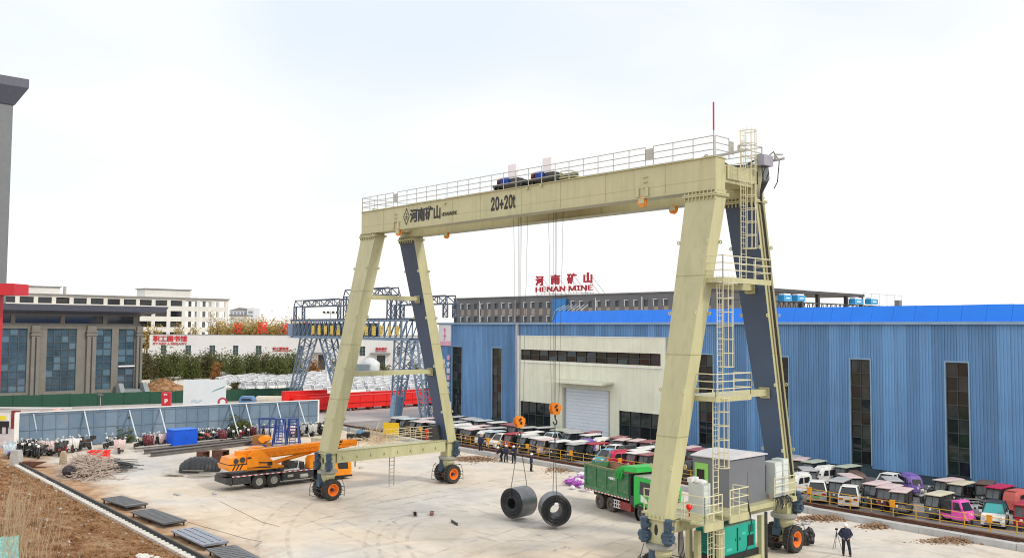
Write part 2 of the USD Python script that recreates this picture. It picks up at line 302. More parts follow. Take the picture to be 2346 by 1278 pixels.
# brown bank
BANK = usdkit.material(stage, '/World/Looks/bank_soil', {
    'g': ('geometry', {}), 'n': ('noise_texture', {'scale': .8, 'detail': 10, 'roughness': .72, 'distortion': .6}),
    'r': ('rgb_ramp', {'ramp': [(.33, (.13, .055, .026)), (.45, (.33, .165, .08)), (.56, (.48, .285, .155)), (.70, (.62, .47, .34))]}),
    'n2': ('noise_texture', {'scale': 9, 'detail': 8, 'roughness': .75}), 'b': ('bump', {'strength': 1.0, 'distance': .25}),
    'r2': ('rgb_ramp', {'ramp': [(.35, (.42, .40, .38)), (.58, (1.1, 1.1, 1.1))]}), 'm': ('mix', {'mix_type': 'multiply', 'fac': .8}),
    'p': ('principled_bsdf', {'roughness': .97, 'specular_ior_level': .1})},
    [('g.position', 'n.vector'), ('n.fac', 'r.fac'), ('g.position', 'n2.vector'), ('n2.fac', 'b.height'), ('b.normal', 'p.normal'), ('n2.fac', 'r2.fac'), ('r.color', 'm.color1'), ('r2.color', 'm.color2'), ('m.color', 'p.base_color')], surface='p.BSDF')
def bankz(s, t):
    s, t = np.asarray(s, float), np.asarray(t, float); d = -18.66 - t
    P = np.stack([s, t, 0 * s], -1)
    return np.clip(d / 5.0, 0, 1) * (.35 + .9 * fbm(P * .16, 3, 5)) + np.clip(d / .8, 0, 1) * (.42 * fbm(P * .8, 4, 9) + .22 * fbm(P * 2.6, 3, 2) - .1)
gs, gt = np.arange(-46, 50, .26), -18.66 - np.concatenate([np.arange(0, 9, .26), np.arange(9, 24, .7)])
A, B = np.meshgrid(gs, gt, indexing='ij'); Z = bankz(A, B); Z[:, 0] = .01
far_end = np.clip((A + 46) / 9, 0, 1); Z = Z * far_end + .012
P = np.stack([A * _sc - B * _ss, A * _ss + B * _sc, Z], -1).reshape(-1, 3); nt = len(gt)
q = np.array([[i * nt + j, i * nt + j + 1, (i + 1) * nt + j + 1, (i + 1) * nt + j] for i in range(len(gs) - 1) for j in range(nt - 1)])
m = MB(); m.add(P, np.vstack([q[:, [0, 1, 2]], q[:, [0, 2, 3]]])); struct('soil_bank', m, BANK)

# ------------------------------------------------------------------ blue warehouse
WALLB = paint('cladding_blue', (.115, .27, .53), .42, .0, var=.10, scale=.25, dirt=(.10, .20, .36), damt=.35)
WALLB2 = paint('cladding_blue_worn', (.135, .295, .545), .42, .0, var=.10, scale=.25, dirt=(.10, .20, .36), damt=.35)
WALLS_ = [streaky(f'cladding_blue_{k}', (.12 * q, .265 * q ** .9, .49 * q ** .8), .42, (.10, .18, .30), .7, (.16, .22, .30), .1, .25) for k, q in enumerate((.78, .86, .93, 1.0, 1.08, 1.17, 1.26))]
WALLB3 = paint('cladding_blue_deep', (.10, .245, .50), .42, .0, var=.10, scale=.25)
ROOFB = paint('roof_blue', (.0, .20, .86), .38, var=.08, scale=.3)
TRIMB = paint('trim_blue', (.21, .33, .46), .4)
PORT = streaky('portal_cream', (.69, .70, .57), .5, (.46, .46, .37), .5)
DOORW = paint('roller_white', (.66, .72, .80), .5, var=.04, scale=.3)
DKTRIM = paint('plinth_dark', (.030, .055, .075), .6, var=.3)
W0, WT, EZ = -44.6, 39.3, 13.95
wh = thing('blue_warehouse', 'long blue metal clad warehouse with tall dark windows and cream entrance', 'warehouse', S(W0, WT, 0), SA)
LW = 110.0
def lx(s): return s - W0
wins = [(-41.15, -38.75), (-32.0, -29.85), (3.0, 5.0), (12.1, 14.0), (20.4, 22.4), (29.05, 31.0), (37.6, 39.6), (46.2, 48.2), (54.8, 56.8)]
WZ0, WZ1 = 1.25, 10.6
def ribs(mb, x0, x1, z0, z1, y, nr=None):
    w = x1 - x0; nr = nr or max(1, int(round(w / .26))); p = []
    for i in range(nr):
        a = x0 + w * i / nr; d = w / nr
        p += [(a, y), (a + .5 * d, y), (a + .62 * d, y - .055), (a + .88 * d, y - .055)]
    p.append((x1, y)); n = len(p); v = [(a, b, z0) for a, b in p] + [(a, b, z1) for a, b in p]
    f = []
    for i in range(n - 1): f += [[i, i + 1, n + i + 1], [i, n + i + 1, n + i]]
    mb.add(v, f)
PX0, PX1 = lx(-26.0), lx(-1.0)
edges = [0.0]; x = 0
stops = sorted([lx(a) for w in wins for a in w] + [PX0, PX1, LW])
for st in stops:
    k = max(1, int(round((st - x) / 1.05)))
    edges += list(np.linspace(x, st, k + 1)[1:]); x = st
for x0, x1 in zip(edges[:-1], edges[1:]):
    c = (x0 + x1) / 2 + W0; inw = any(a < c < b for a, b in wins); inp = PX0 < (x0 + x1) / 2 < PX1
    mb = MB()
    if inp: ribs(mb, x0 + .004, x1 - .004, 12.2, EZ - .2, 0)
    elif inw: ribs(mb, x0 + .004, x1 - .004, WZ1, EZ - .2, 0)
    else: ribs(mb, x0 + .004, x1 - .004, .95, EZ - .2, 0)
    mb.build('wall_panel', R.choice(WALLS_), wh)
MULL = paint('mullion_grey', (.05, .06, .065), .4, .3)
def glasspane(x0, x1, y, z0, z1, par):
    t1, t2 = R.uniform(-.012, .012), R.uniform(-.014, .014); mb = MB()
    mb.hexa([(x0, y - t1 - t2, z0), (x1, y + t1 - t2, z0), (x1, y + .012 + t1, z0), (x0, y + .012, z0), (x0, y - t1 + t2, z1), (x1, y + t1 + t2, z1), (x1, y + .012 + t1, z1), (x0, y + .012, z1)]); mb.build('pane', R.choice(PANES), par)
for a, b in wins:
    a, b = lx(a), lx(b); mb = MB(); mb.bx(a + .05, b - .05, .105, .115, WZ0, WZ1)
    w = mb.build('window', DKTRIM, wh); zr_ = np.linspace(WZ0 + .02, WZ1 - .05, 9); c = (a + b) / 2
    for x0, x1 in ((a + .05, c - .031), (c + .031, b - .05)):
        for z0, z1 in zip(zr_[:-1], zr_[1:]): glasspane(x0, x1, .08, z0 + .031, z1 - .031, w)
    fr = MB()
    fr.bx(a - .07, a + .05, -.09, .12, WZ0 - .06, WZ1 + .12).bx(b - .05, b + .07, -.09, .12, WZ0 - .06, WZ1 + .12).bx(a + .05, b - .05, -.085, .12, WZ1 - .001, WZ1 + .12)
    fr.build('frame', TRIMB, w)
    g = MB(); c = (a + b) / 2; g.bx(c - .03, c + .03, .015, .06, WZ0, WZ1)
    for z in np.linspace(WZ0 + .02, WZ1 - .05, 9): g.bx(a + .05, b - .05, .02, .058, z - .03, z + .03)
    g.build('mullions', MULL, w)
    g = MB()
    for z in (4.2, 7.3): g.bx(a + .15, b - .15, .115, .2, z, z + .25)
mb = MB(); mb.bx(0, LW, .02, .3, 0, .93).bx(0, LW, .12, .3, .931, 1.2); mb.build('plinth', DKTRIM, wh)
mb = MB(); mb.bx(0, LW, .16, .4, 1.2, EZ - .22).bx(0, .15, .4, 34, 0, EZ - .25).bx(LW - .2, LW, .4, 34, 0, EZ - .25).bx(.15, LW - .2, 33.8, 34, 0, EZ - .25); mb.build('inner_wall', DKTRIM, wh)
mb = MB(); ribs(mb, 0, 34, .9, EZ - .2, 0); v = mb.v[0]; v[:] = np.c_[v[:, 1] - .012, 34 - v[:, 0], v[:, 2]]; mb.build('end_wall', WALLB, wh)
mb = MB(); mb.bx(-.25, LW, -.28, .14, EZ - .2, EZ).bx(-.25, LW, -.25, .1, EZ + .001, EZ + .05); mb.build('gutter', TRIMB, wh)
mb = MB(); mb.hexa([(-.2, .14, EZ - .1), (LW, .14, EZ - .1), (LW, 17, EZ + .05), (-.2, 17, EZ + .05), (-.2, .14, EZ - .05), (LW, .14, EZ - .05), (LW, 17, EZ + .1), (-.2, 17, EZ + .1)])
mb.hexa([(-.2, 17, EZ + .05), (LW, 17, EZ + .05), (LW, 34, EZ - .1), (-.2, 34, EZ - .1), (-.2, 17, EZ + .1), (LW, 17, EZ + .1), (LW, 34, EZ - .05), (-.2, 34, EZ - .05)]); mb.build('roof', ROOFB, wh)
x = lx(-20.4); first = True
while x < LW:
    w = 2.6 if first else 2.0; mb = MB(); e = min(x + w, LW); top = EZ + 1.46 + R.uniform(-.02, .02)
    mb.hexa([(x, .45, EZ + .052), (e - .02, .45, EZ + .052), (e - .02, .75, EZ + .052), (x, .75, EZ + .052), (x + (.5 if first else 0), .95, top), (e - .02, .95, top), (e - .02, 1.2, top), (x + (.5 if first else 0), 1.2, top)])
    mb.build('parapet_sheet', ROOFB, wh); x = e; first = False
# small clear canopy hood at the start of the roof ridge
mb = MB(); o = lx(-22.2)
for a in np.linspace(0, 6, 7): mb.path([(o + a * .9, 2.0, EZ + .5), (o + a * .8 + .3, 2.2, EZ + 1.6), (o + a * .7 + .8, 3.5, EZ + 2.3)], .05, 4)
mb.build('roof_hood', GALV, wh)
# cream entrance
mb = MB(); py = -.62
def slab(x0, x1, z0, z1, y0=py, y1=.14): mb.bx(lx(x0), lx(x1), y0, y1, z0, z1)
slab(-26, -1.0, 10.55, 12.25); slab(-26, -25.35, 0, 10.55); slab(-1.7, -1.0, 0, 10.55)
slab(-25.35, -1.7, 6.6, 8.86); slab(-25.35, -1.7, 8.861, 9.2)
slab(-25.35, -17.4, 3.95, 6.6); slab(-9.35, -1.7, 3.95, 6.6); slab(-25.35, -17.4, 0, .75); slab(-9.35, -1.7, 0, .75)
slab(-19.6, -17.4, .75, 3.95); slab(-9.35, -7.95, .75, 3.95); slab(-17.4, -9.35, 6.1, 6.6)
mb.build('entrance_wall', PORT, wh)
mb = MB(); slab(-26.05, -.95, 12.251, 12.34, py - .05); slab(-26.06, -25.7, .0, 12.25, py - .025, py - .001); slab(-25.6, -1.5, 8.90, 8.98, py - .08, py - .001); mb.build('entrance_trim', WHITEP, wh)
def pwin(x0, x1, z0, z1, nx, nz):
    mb = MB(); mb.bx(lx(x0), lx(x1), py + .255, py + .27, z0, z1); w = mb.build('window', DKTRIM, wh)
    gxs, gzs = np.linspace(x0, x1, nx + 1), np.linspace(z0, z1, nz + 1)
    for p0_, p1_ in zip(gxs[:-1], gxs[1:]):
        for q0, q1 in zip(gzs[:-1], gzs[1:]): glasspane(lx(p0_) + .036, lx(p1_) - .036, py + .225, q0 + .031, q1 - .031, w)
    g = MB()
    for x in np.linspace(x0, x1, nx + 1): g.bx(lx(x) - .035, lx(x) + .035, py + .12, py + .198, z0, z1)
    for z in np.linspace(z0, z1, nz + 1): g.bx(lx(x0), lx(x1), py + .13, py + .197, z - .03, z + .03)
    g.build('mullions', MULL, w)
pwin(-25.35, -1.7, 9.2, 10.55, 14, 2); pwin(-25.35, -19.6, .75, 3.95, 4, 2); pwin(-7.95, -1.7, .75, 3.95, 4, 2)
z = .02
while z < 6.1:
    mb = MB(); mb.prism([(0, 0), (.014, .03), (.014, .36), (0, .39)], (lx(-17.1), py + .24, z), (0, -1, 0), (0, 0, 1), (lx(-9.65) - lx(-17.1), 0, 0)); mb.build('door_slat', DOORW, wh); z += .4
mb = MB(); mb.bx(lx(-17.4), lx(-17.1), py + .05, py + .3, 0, 6.1).bx(lx(-9.65), lx(-9.35), py + .05, py + .3, 0, 6.1); mb.build('door_jamb', GALV, wh)
mb = MB(); mb.hexa([(lx(-18.4), py - 1.9, 6.75), (lx(-8.8), py - 1.9, 6.75), (lx(-8.8), py, 6.9), (lx(-18.4), py, 6.9), (lx(-18.4), py - 1.9, 6.95), (lx(-8.8), py - 1.9, 6.95), (lx(-8.8), py, 7.15), (lx(-18.4), py, 7.15)]); mb.build('door_canopy', PORT, wh)
mb = MB()
for x in (-26.4, -26.75): mb.tube((lx(x), -.2, .4), (lx(x), -.2, 13.8), .09, 6)
mb.build('downpipe', WHITEP, wh)
# panel, lettering on the left end of the wall
PINK = paint('sign_pink', (.75, .16, .30), .5); SIGNW = paint('sign_white', (.78, .76, .80), .45, var=.03); SIGNP = paint('sign_pale_pink', (.80, .42, .55), .45)
sg_ = thing('wall_panel_sign', 'white notice panel with pink figure at the left end of the blue warehouse', 'sign', S(-42.8, WT - .15, 12.2), SA)
mb = MB(); mb.bx(-1.5, 1.5, -.08, .1, -1.5, 1.5); mb.build('board', SIGNW, sg_)
mb = MB(); mb.bx(-1.5, 1.5, -.10, -.081, -1.5, -.85); mb.build('pink_band', SIGNP, sg_)
mb = MB(); mb.mesh(lettering('1', 1.3, .02, 3, LATIN, .7), frame((-.2, -.09, -.25), (1, 0, 0), (0, 0, 1))).mesh(lettering('安', .3, .02, 3), frame((-.15, -.09, -.7), (1, 0, 0), (0, 0, 1))); mb.build('figure', PINK, sg_)
wt = thing('wall_text', 'three columns of white and pink characters on the left end of the blue wall', 'lettering', S(-43.2, WT - .02, 0), SA)
for k, (s0, top, txt) in enumerate([(-42.0, 9.6, '遵守四面的八方好'), (-43.1, 9.0, '建设企业文化园'), (-44.2, 8.3, '爱我厂区')]):
    for j, ch in enumerate(txt):
        mb = MB(); mb.mesh(lettering(ch, .74, .04, 5), frame((s0 + 43.2 - .35, -.075, top - .95 * (j + 1)), (1, 0, 0), (0, 0, 1))); mb.build('character', SIGNP if (j + k) % 3 == 0 else SIGNW, wt)
mb = MB(); mb.bx(-.75, .75, -.06, .06, .4, 2.6); o = mb.build('board_sign', SIGNW, None, label='small white board standing at the foot of the blue wall end', category='sign')
x_ = UsdGeom.Xformable(stage.GetPrimAtPath(o.path)); x_.AddTranslateOp().Set(Gf.Vec3d(*S(-41.6, WT - .35, PZ)));
# ------------------------------------------------------------------ far buildings
OFFW = paint('off_white_render', (.60, .60, .58), .8, var=.08, scale=.12, dirt=(.44, .43, .41), damt=.4)
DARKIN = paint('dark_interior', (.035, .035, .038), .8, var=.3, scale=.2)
GREYCAP = paint('roof_cap_grey', (.20, .20, .21), .6)
ang = math.pi / 2
p0 = far(519, 400); E0 = wallpt(519, 686, p0, ang); top = E0[2]; Lb = 190.0
ub = thing('unfinished_building', 'long white unfinished multi storey block with empty dark window openings', 'building', (p0[0], p0[1], 0), ang)
# local: x runs from the far right end (0) towards -Lb (near, left); outward = -y local is +x world
fl = 4.4; bay = 6.4; nb_ = 29; zb = [top - 1.05 - fl * (k + 1) + fl - 2.35 for k in range(6)]
mb = MB()
for i in range(nb_ + 1): mb.bx(-i * bay - .75, -i * bay + .75, -.3, .55, 0, top - .2)
zs = sorted(zb); prev = 0
for z in zs:
    mb.bx(-nb_ * bay, 0, -.25, .5, max(prev, 0), z); prev = z + 2.35
mb.bx(-nb_ * bay, 0, -.25, .5, prev, top - .21)
mb.build('wall', OFFW, ub)
mb = MB(); mb.bx(-nb_ * bay - 1, 1, -1.1, 1, top - .2, top + .25); mb.build('cornice', GREYCAP, ub)
mb = MB()
for z in zs: mb.bx(-nb_ * bay, -.8, .56, 17, z - .9, z - .6)
for i in range(0, nb_ + 1):
    for y in (8, 16): mb.bx(-i * bay - .5, -i * bay + .5, y, y + .9, 0, top - .9)
mb.bx(-nb_ * bay, -.5, .56, 17, top - .8, top - .3); mb.build('floor_frame', OFFW, ub)
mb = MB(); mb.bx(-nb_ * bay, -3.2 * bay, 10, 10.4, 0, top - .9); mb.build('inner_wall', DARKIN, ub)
for r_, z in enumerate(zs):
    for i in range(nb_):
        if i < 3: continue
        x1 = -i * bay - .75; x0 = x1 - bay + 1.5; mb = MB(); mb.bx(x0, x1, .3, .36, z, z + 2.35); c = (x0 + x1) / 2; mb.bx(c - .08, c + .08, .22, .298, z, z + 2.35)
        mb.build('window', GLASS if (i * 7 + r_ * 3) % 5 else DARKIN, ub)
for a, b, tp in ((343, 448, 663), (57, 147, 656)):
    A_, B_ = wallpt(a, tp, p0, ang), wallpt(b, tp + 2, p0, ang)
    mb = MB(); y0, y1 = A_[1] - p0[1], B_[1] - p0[1]; mb.bx(y0, y1, 5, 14, top + .25, max(A_[2], B_[2])); rh = mb.build('roof_house', OFFW, ub)
    mb = MB(); mb.bx(y0 - .5, y1 + .5, 4.5, 14.5, max(A_[2], B_[2]), max(A_[2], B_[2]) + .4); mb.build('roof_slab', GREYCAP, rh)
mb = MB(); q = wallpt(160, 655, p0, ang); mb.tube((q[1] - p0[1], 6, top), (q[1] - p0[1], 6, q[2]), .6, 6); mb.build('vent_pipe', GALV, ub)

# low white hall
HALLW = paint('hall_white', (.66, .665, .68), .6, var=.05, scale=.2, dirt=(.5, .5, .5), damt=.25)
HD = 290.0; hz = lambda py, px: zat(py, px, HD)
h0 = far(345, HD); hp = lambda px: (px - 345) * HD / FPX
hl = thing('white_hall', 'long low white hall with red signs on its wall behind the shrubs', 'hall', (h0[0], h0[1], 0), -PSI * 0 + math.atan2(_r[1], _r[0]))
HT = hz(767, 500); HLn = hp(1012)
hw = [(371, 383), (427, 440), (482, 495), (536, 548), (588, 601), (686, 695), (825, 838), (911, 919)]; wz0, wz1 = hz(813, 500), hz(791, 500)
doors = [(731, 748), (865, 884)]; dz1 = hz(813, 800)
mb = MB(); cuts = sorted([(hp(a), hp(b), wz0, wz1) for a, b in hw] + [(hp(a), hp(b), .0, dz1) for a, b in doors]); x = 0
for a, b, c0, c1 in cuts:
    mb.bx(x, a, 0, .4, 0, HT)
    if c0 > 0: mb.bx(a, b, 0, .4, 0, c0)
    mb.bx(a, b, 0, .4, c1, HT); x = b
mb.bx(x, HLn, 0, .4, 0, HT); mb.build('wall', HALLW, hl)
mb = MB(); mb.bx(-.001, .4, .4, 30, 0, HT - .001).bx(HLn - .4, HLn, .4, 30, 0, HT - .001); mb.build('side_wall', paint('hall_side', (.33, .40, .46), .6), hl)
mb = MB(); mb.bx(0, HLn, .4, 30, HT - .4, HT - .1); mb.build('roof', GREYCAP, hl)
mb = MB(); mb.bx(-.1, HLn, -.1, .1, HT, HT + .15); mb.build('coping', GREYCAP, hl)
HG = paint('hall_window_glass', (.05, .085, .10), .15, var=.5, scale=.5)
for a, b in hw:
    mb = MB(); mb.bx(hp(a), hp(b), .15, .2, wz0, wz1); w = mb.build('window', HG, hl)
    g = MB(); c = hp((a + b) / 2)
    g.bx(c - .06, c + .06, .08, .148, wz0, wz1)
    for z in np.linspace(wz0, wz1, 4): g.bx(hp(a), hp(b), .09, .147, z - .06, z + .06)
    g.build('frame', GREYCAP, w)
for a, b in doors:
    mb = MB(); mb.bx(hp(a), hp(b), .2, .25, .02, dz1); w = mb.build('door', HG, hl)
    g = MB()
    for q in np.linspace(hp(a), hp(b), 4): g.bx(q - .06, q + .06, .12, .198, 0, dz1)
    g.build('frame', RUST, w)
    mb = MB(); mb.bx(hp(a - 14), hp(b + 12), -2.2, -.01, dz1 + .35, dz1 + .75); mb.build('canopy', GREYCAP, hl)
for txt, sub, a, b, y0, y1 in (('职工图书馆', 'STAFF LIBRARY', 353, 431, 769, 790), ('职工游泳馆', 'STAFF NATATORIUM', 627, 663, 794, 804), ('商务餐厅', 'RESTAURANT', 862, 888, 793, 803)):
    H_ = hz(y0, 500) - hz(y1, 500); wd = hp(b) - hp(a); s_ = thing('wall_sign', {'职': '', '商': ''}.get('x', '') + ('red characters over small latin letters at the left end of the white hall' if a < 400 else 'small red sign over the first canopy of the white hall' if a < 700 else 'small red sign over the right canopy of the white hall'), 'sign', h0 + _r * hp(a) - _fh * .02 + [0, 0, hz(y1, 500)], math.atan2(_r[1], _r[0]))
    L_ = lettering(txt, H_ * .66, .12, 2); L_.vertices[:, 0] *= wd / np.ptp(L_.vertices[:, 0]); mb = MB(); mb.mesh(L_, frame((0, -.03, H_ * .34), (1, 0, 0), (0, 0, 1))); mb.build('characters', RED, s_)
    L_ = lettering(sub, H_ * .22, .1, 1, LATIN); L_.vertices[:, 0] *= wd / np.ptp(L_.vertices[:, 0]); mb = MB(); mb.mesh(L_, frame((0, -.03, 0), (1, 0, 0), (0, 0, 1))); mb.build('small_letters', RED, s_)
# red slogan letters on the hall roof
for ch, px, wpx in (('发', 528, 23), ('展', 585, 24), ('才', 638, 20), ('是', 688, 22)):
    z0, z1 = HT + .5, hz(738, 560); o = h0 + _r * hp(px) + _fh * 3.0
    l = thing('roof_letter', {'发': 'leftmost big red character on the white hall roof', '展': 'second big red character on the white hall roof', '才': 'third big red character on the white hall roof', '是': 'big red character on the hall roof beside the lattice gantry end'}[ch], 'letter', o, math.atan2(_r[1], _r[0]), 'red roof characters')
    L_ = lettering(ch, z1 - z0, .25, 0); L_.vertices[:, 0] *= (wpx * HD / FPX) / np.ptp(L_.vertices[:, 0]); mb = MB(); mb.mesh(L_, frame((0, 0, z0), (1, 0, 0), (0, 0, 1))); mb.build('character', paint('slogan_red', (.80, .02, .015), .4), l)
    mb = MB()
    for x in (.6, 2.4): mb.tube((x, .2, HT - .1), (x, .2, z0 + .8), .06, 4).tube((x, 2, HT - .1), (x, .3, z1 - .8), .05, 4)
    mb.build('stand', STEEL, l)

# far apartment block
p1 = far(526, 720); AW = 58 * 720 / FPX; AZ = zat(705, 550, 720)
ap = thing('apartment_block', 'distant pale apartment block with a curved roofline and grey window bands', 'building', (p1[0], p1[1], 0), math.atan2(_r[1], _r[0]))
mb = MB(); mb.bx(0, AW * .72, 0, 14, 0, AZ - 2).bx(AW * .72, AW, -2, 14, 0, AZ); mb.build('wall', paint('pale_block', (.56, .58, .62), .8, var=.05), ap)
mb = MB(); mb.prism([(0, 0), (AW * .4, 2.2), (AW * .72, 1.0), (AW * .72, 0)], (0, -.6, AZ - 2), (1, 0, 0), (0, 0, 1), (0, 15, 0)); mb.build('roof', GREYCAP, ap)
PBG = paint('pale_block_glass', (.20, .25, .32), .4)
for r_ in range(6):
    for c in range(5): mb = MB(); mb.bx(1 + c * 2.7, 2.6 + c * 2.7, -.15, .1, AZ - 5.2 - 3.1 * r_, AZ - 3.2 - 3.1 * r_); mb.build('window', PBG, ap)
    mb = MB(); mb.bx(AW * .78, AW * .95, -2.15, -1.9, AZ - 4.2 - 3.1 * r_, AZ - 2.6 - 3.1 * r_); mb.build('window', PBG, ap)
p2 = far(527, 430); mb = MB(); w_ = 38 * 430 / FPX; Mx = tmat((p2[0], p2[1], 0), math.atan2(_r[1], _r[0]))
st_ = thing('stair_tower', 'plain white tower block behind the first red roof character', 'building', (p2[0], p2[1], 0), math.atan2(_r[1], _r[0]))
mb.bx(0, w_, 0, 8, 0, zat(723, 540, 430)); mb.build('wall', OFFW, st_); mb = MB(); mb.bx(-.3, w_ + .3, -.3, 8.3, zat(723, 540, 430), zat(722, 540, 430) + .3); mb.build('roof', GREYCAP, st_)

# grey library block, left
STONE = paint('grey_stone', (.185, .178, .16), .75, var=.12, scale=.6, dirt=(.13, .125, .115))
DKROOF = paint('slate_roof', (.085, .095, .13), .5, var=.1)
pL = far(324, 165); lb = thing('grey_library', 'grey stone building with tall blue glass windows, pilasters and wide dark roof', 'building', (pL[0], pL[1], 0), ang)
def lw(px, py): q = wallpt(px, py, pL, ang); return q[1] - pL[1], q[2]
xl = lw(-60, 800)[0]; zr = lw(200, 720)[1]; 
cols = [(70, 89), (197, 218), (311, 324)]; gw = [(2, 62), (107, 175), (219, 256), (271, 308)]
gz0, gz1 = lw(200, 893)[1], lw(200, 753)[1]; uz0, uz1 = lw(200, 741)[1], lw(200, 723)[1]
mb = MB(); x = xl
for a, b in gw:
    A_, B_ = lw(a, 800)[0], lw(b, 800)[0]; mb.bx(x, A_, 0, .6, 0, gz1 + .0).bx(A_, B_, 0, .6, 0, gz0); x = B_
mb.bx(x, 0, 0, .6, 0, gz1).bx(xl, 0, -.05, .6, gz1, uz0).bx(xl, 0, .0, .5, uz1, zr).bx(-.6, 0, .6, 26, 0, zr); mb.build('wall', STONE, lb)
for a, b in cols:
    A_, B_ = lw(a, 800)[0], lw(b, 800)[0]; mb = MB(); mb.bx(A_, B_, -.55, -.051, 0, gz1 + .5); mb.bx(A_ - .15, B_ + .15, -.7, -.06, gz1 - 1.2, gz1 - .9).bx(A_ - .15, B_ + .15, -.7, -.06, gz1 - .6, gz1 - .3); pl = mb.build('pilaster', STONE, lb)
    g = MB(); c = (A_ + B_) / 2; g.bx(c - .12, c + .12, -.562, -.551, .6, gz1 - 1.4); g.build('groove', DARKIN, pl)
for a, b in gw:
    A_, B_ = lw(a, 800)[0], lw(b, 800)[0]; mb = MB(); mb.bx(A_, B_, .3, .35, gz0, gz1); w = mb.build('window', BGLASS, lb)
    g = MB(); n_ = max(2, int(round((B_ - A_) / 1.25)))
    for q in np.linspace(A_, B_, n_ + 1): g.bx(q - .05, q + .05, .18, .298, gz0, gz1)
    for q in np.linspace(gz0, gz1, 10): g.bx(A_, B_, .2, .297, q - .05, q + .05)
    g.build('mullions', paint('curtain_mullion', (.07, .09, .11), .4), w)
    r2_ = random.Random(a)
    for ui in r2_.sample(range(n_ * 9), min(7, n_ * 4)):
        q = A_ + (B_ - A_) * (ui % n_) / n_; zq = gz0 + (gz1 - gz0) * (ui // n_) / 9; pb = MB(); pb.bx(q + .1, q + (B_ - A_) / n_ - .1, .28, .296, zq + .1, zq + (gz1 - gz0) / 9 - .1); pb.build('pane', paint('pane_pale', (.10, .17, .23), .1, spec=.8), w)
ub_ = [-1000] + [v for c in cols for v in c]
for a, b in ((2, 25), (36, 139), (149, 236), (246, 306)):
    A_, B_ = lw(a, 730)[0], lw(b, 730)[0]; mb = MB(); mb.bx(A_, B_, .2, .3, uz0, uz1); mb.build('window', GLASS, lb)
    A2 = lw(b + 10, 730)[0]; mb = MB(); mb.bx(B_, min(A2, 0), -.02, .35, uz0, uz1); mb.build('pier', STONE, lb)
rt = lw(200, 700)[1]; xo = lw(362, 715)[0]
mb = MB(); mb.hexa([(xl, -3.2, zr + .5), (xo, -3.2, zr + .5), (xo, 26, zr + .5), (xl, 26, zr + .5), (xl, -3.6, rt), (xo + .5, -3.6, rt), (xo + .5, 27, rt), (xl, 27, rt)]); mb.hexa([(xl, -.5, zr), (0.5, -.5, zr), (.5, 25, zr), (xl, 25, zr), (xl, -3.2, zr + .49), (xo, -3.2, zr + .49), (xo, 26, zr + .49), (xl, 26, zr + .49)]); mb.build('roof', DKROOF, lb)
mb = MB(); A_, B_ = lw(262, 890)[0], lw(330, 890)[0]
mb.prism([(0, 0), (6, 0), (6, .6), (3.2, .8), (1.2, 3.2), (0, 3.2)], (A_, -.7, 0), (0, -1, 0), (0, 0, 1), (.8, 0, 0)); mb.prism([(0, 0), (6, 0), (6, .6), (3.2, .8), (1.2, 3.2), (0, 3.2)], (B_ - 1, -.7, 0), (0, -1, 0), (0, 0, 1), (.8, 0, 0))
for k in range(7): mb.bx(A_ + .81, B_ - 1.01, -5.6 + k * .7, -.7, .0 + k * .3, .3 + k * .3)
mb.build('steps', paint('step_grey', (.24, .27, .29), .7), lb)
mb = MB(); q0, q1 = lw(271, 839), lw(308, 839); mb.bx(q0[0], q1[0], -.12, .15, q0[1] - .1, q0[1] + .15); mb.build('ledge', WHITEP, lb)
# tower
pT = far(13, 190); tz = zat(235, 17, 190); tt = zat(183, 60, 190)
tw = thing('office_tower', 'tall dark grey tower at the left edge with an overhanging roof', 'tower', (pT[0], pT[1], 0), 0)
mb = MB(); mb.bx(-24, 0, -26, 0, 0, tz); mb.build('wall', paint('tower_grey', (.155, .17, .185), .6, var=.08), tw)
o_ = 2.3; mb = MB(); mb.hexa([(-24.3, -26.3, tz - .5), (.3, -26.3, tz - .5), (.3, .3, tz - .5), (-24.3, .3, tz - .5), (-24 - o_, -26 - o_, tz + 3.0), (o_, -26 - o_, tz + 3.0), (o_, o_, tz + 3.0), (-24 - o_, o_, tz + 3.0)]); mb.bx(-24 - o_, o_, -26 - o_, o_, tz + 3.001, tt); mb.build('roof', DKROOF, tw)
# red gateway
pg = far(-17, 104); gt0, gt1 = zat(676, 30, 104), zat(650, 30, 104); rg = thing('red_gateway', 'tall red gateway pillar and lintel at the left edge of the picture', 'gateway', (pg[0], pg[1], 0), math.atan2(_r[1], _r[0]))
mb = MB(); mb.bx(-2.2, 0, 0, 2.2, 0, gt0); mb.build('pillar', RED, rg)
mb = MB(); mb.bx(-14, -11.8, 0, 2.2, 0, gt0); mb.build('pillar', RED, rg)
mb = MB(); xx = 58 * 104 / FPX; mb.hexa([(-15, -.6, gt0), (xx - .2, -.6, gt0), (xx, 2.2, gt0), (-15, 2.6, gt0), (-15, -.6, gt1), (xx - .2, -.6, gt1), (xx, 2.2, gt1), (-15, 2.6, gt1)]); mb.build('lintel', RED, rg)

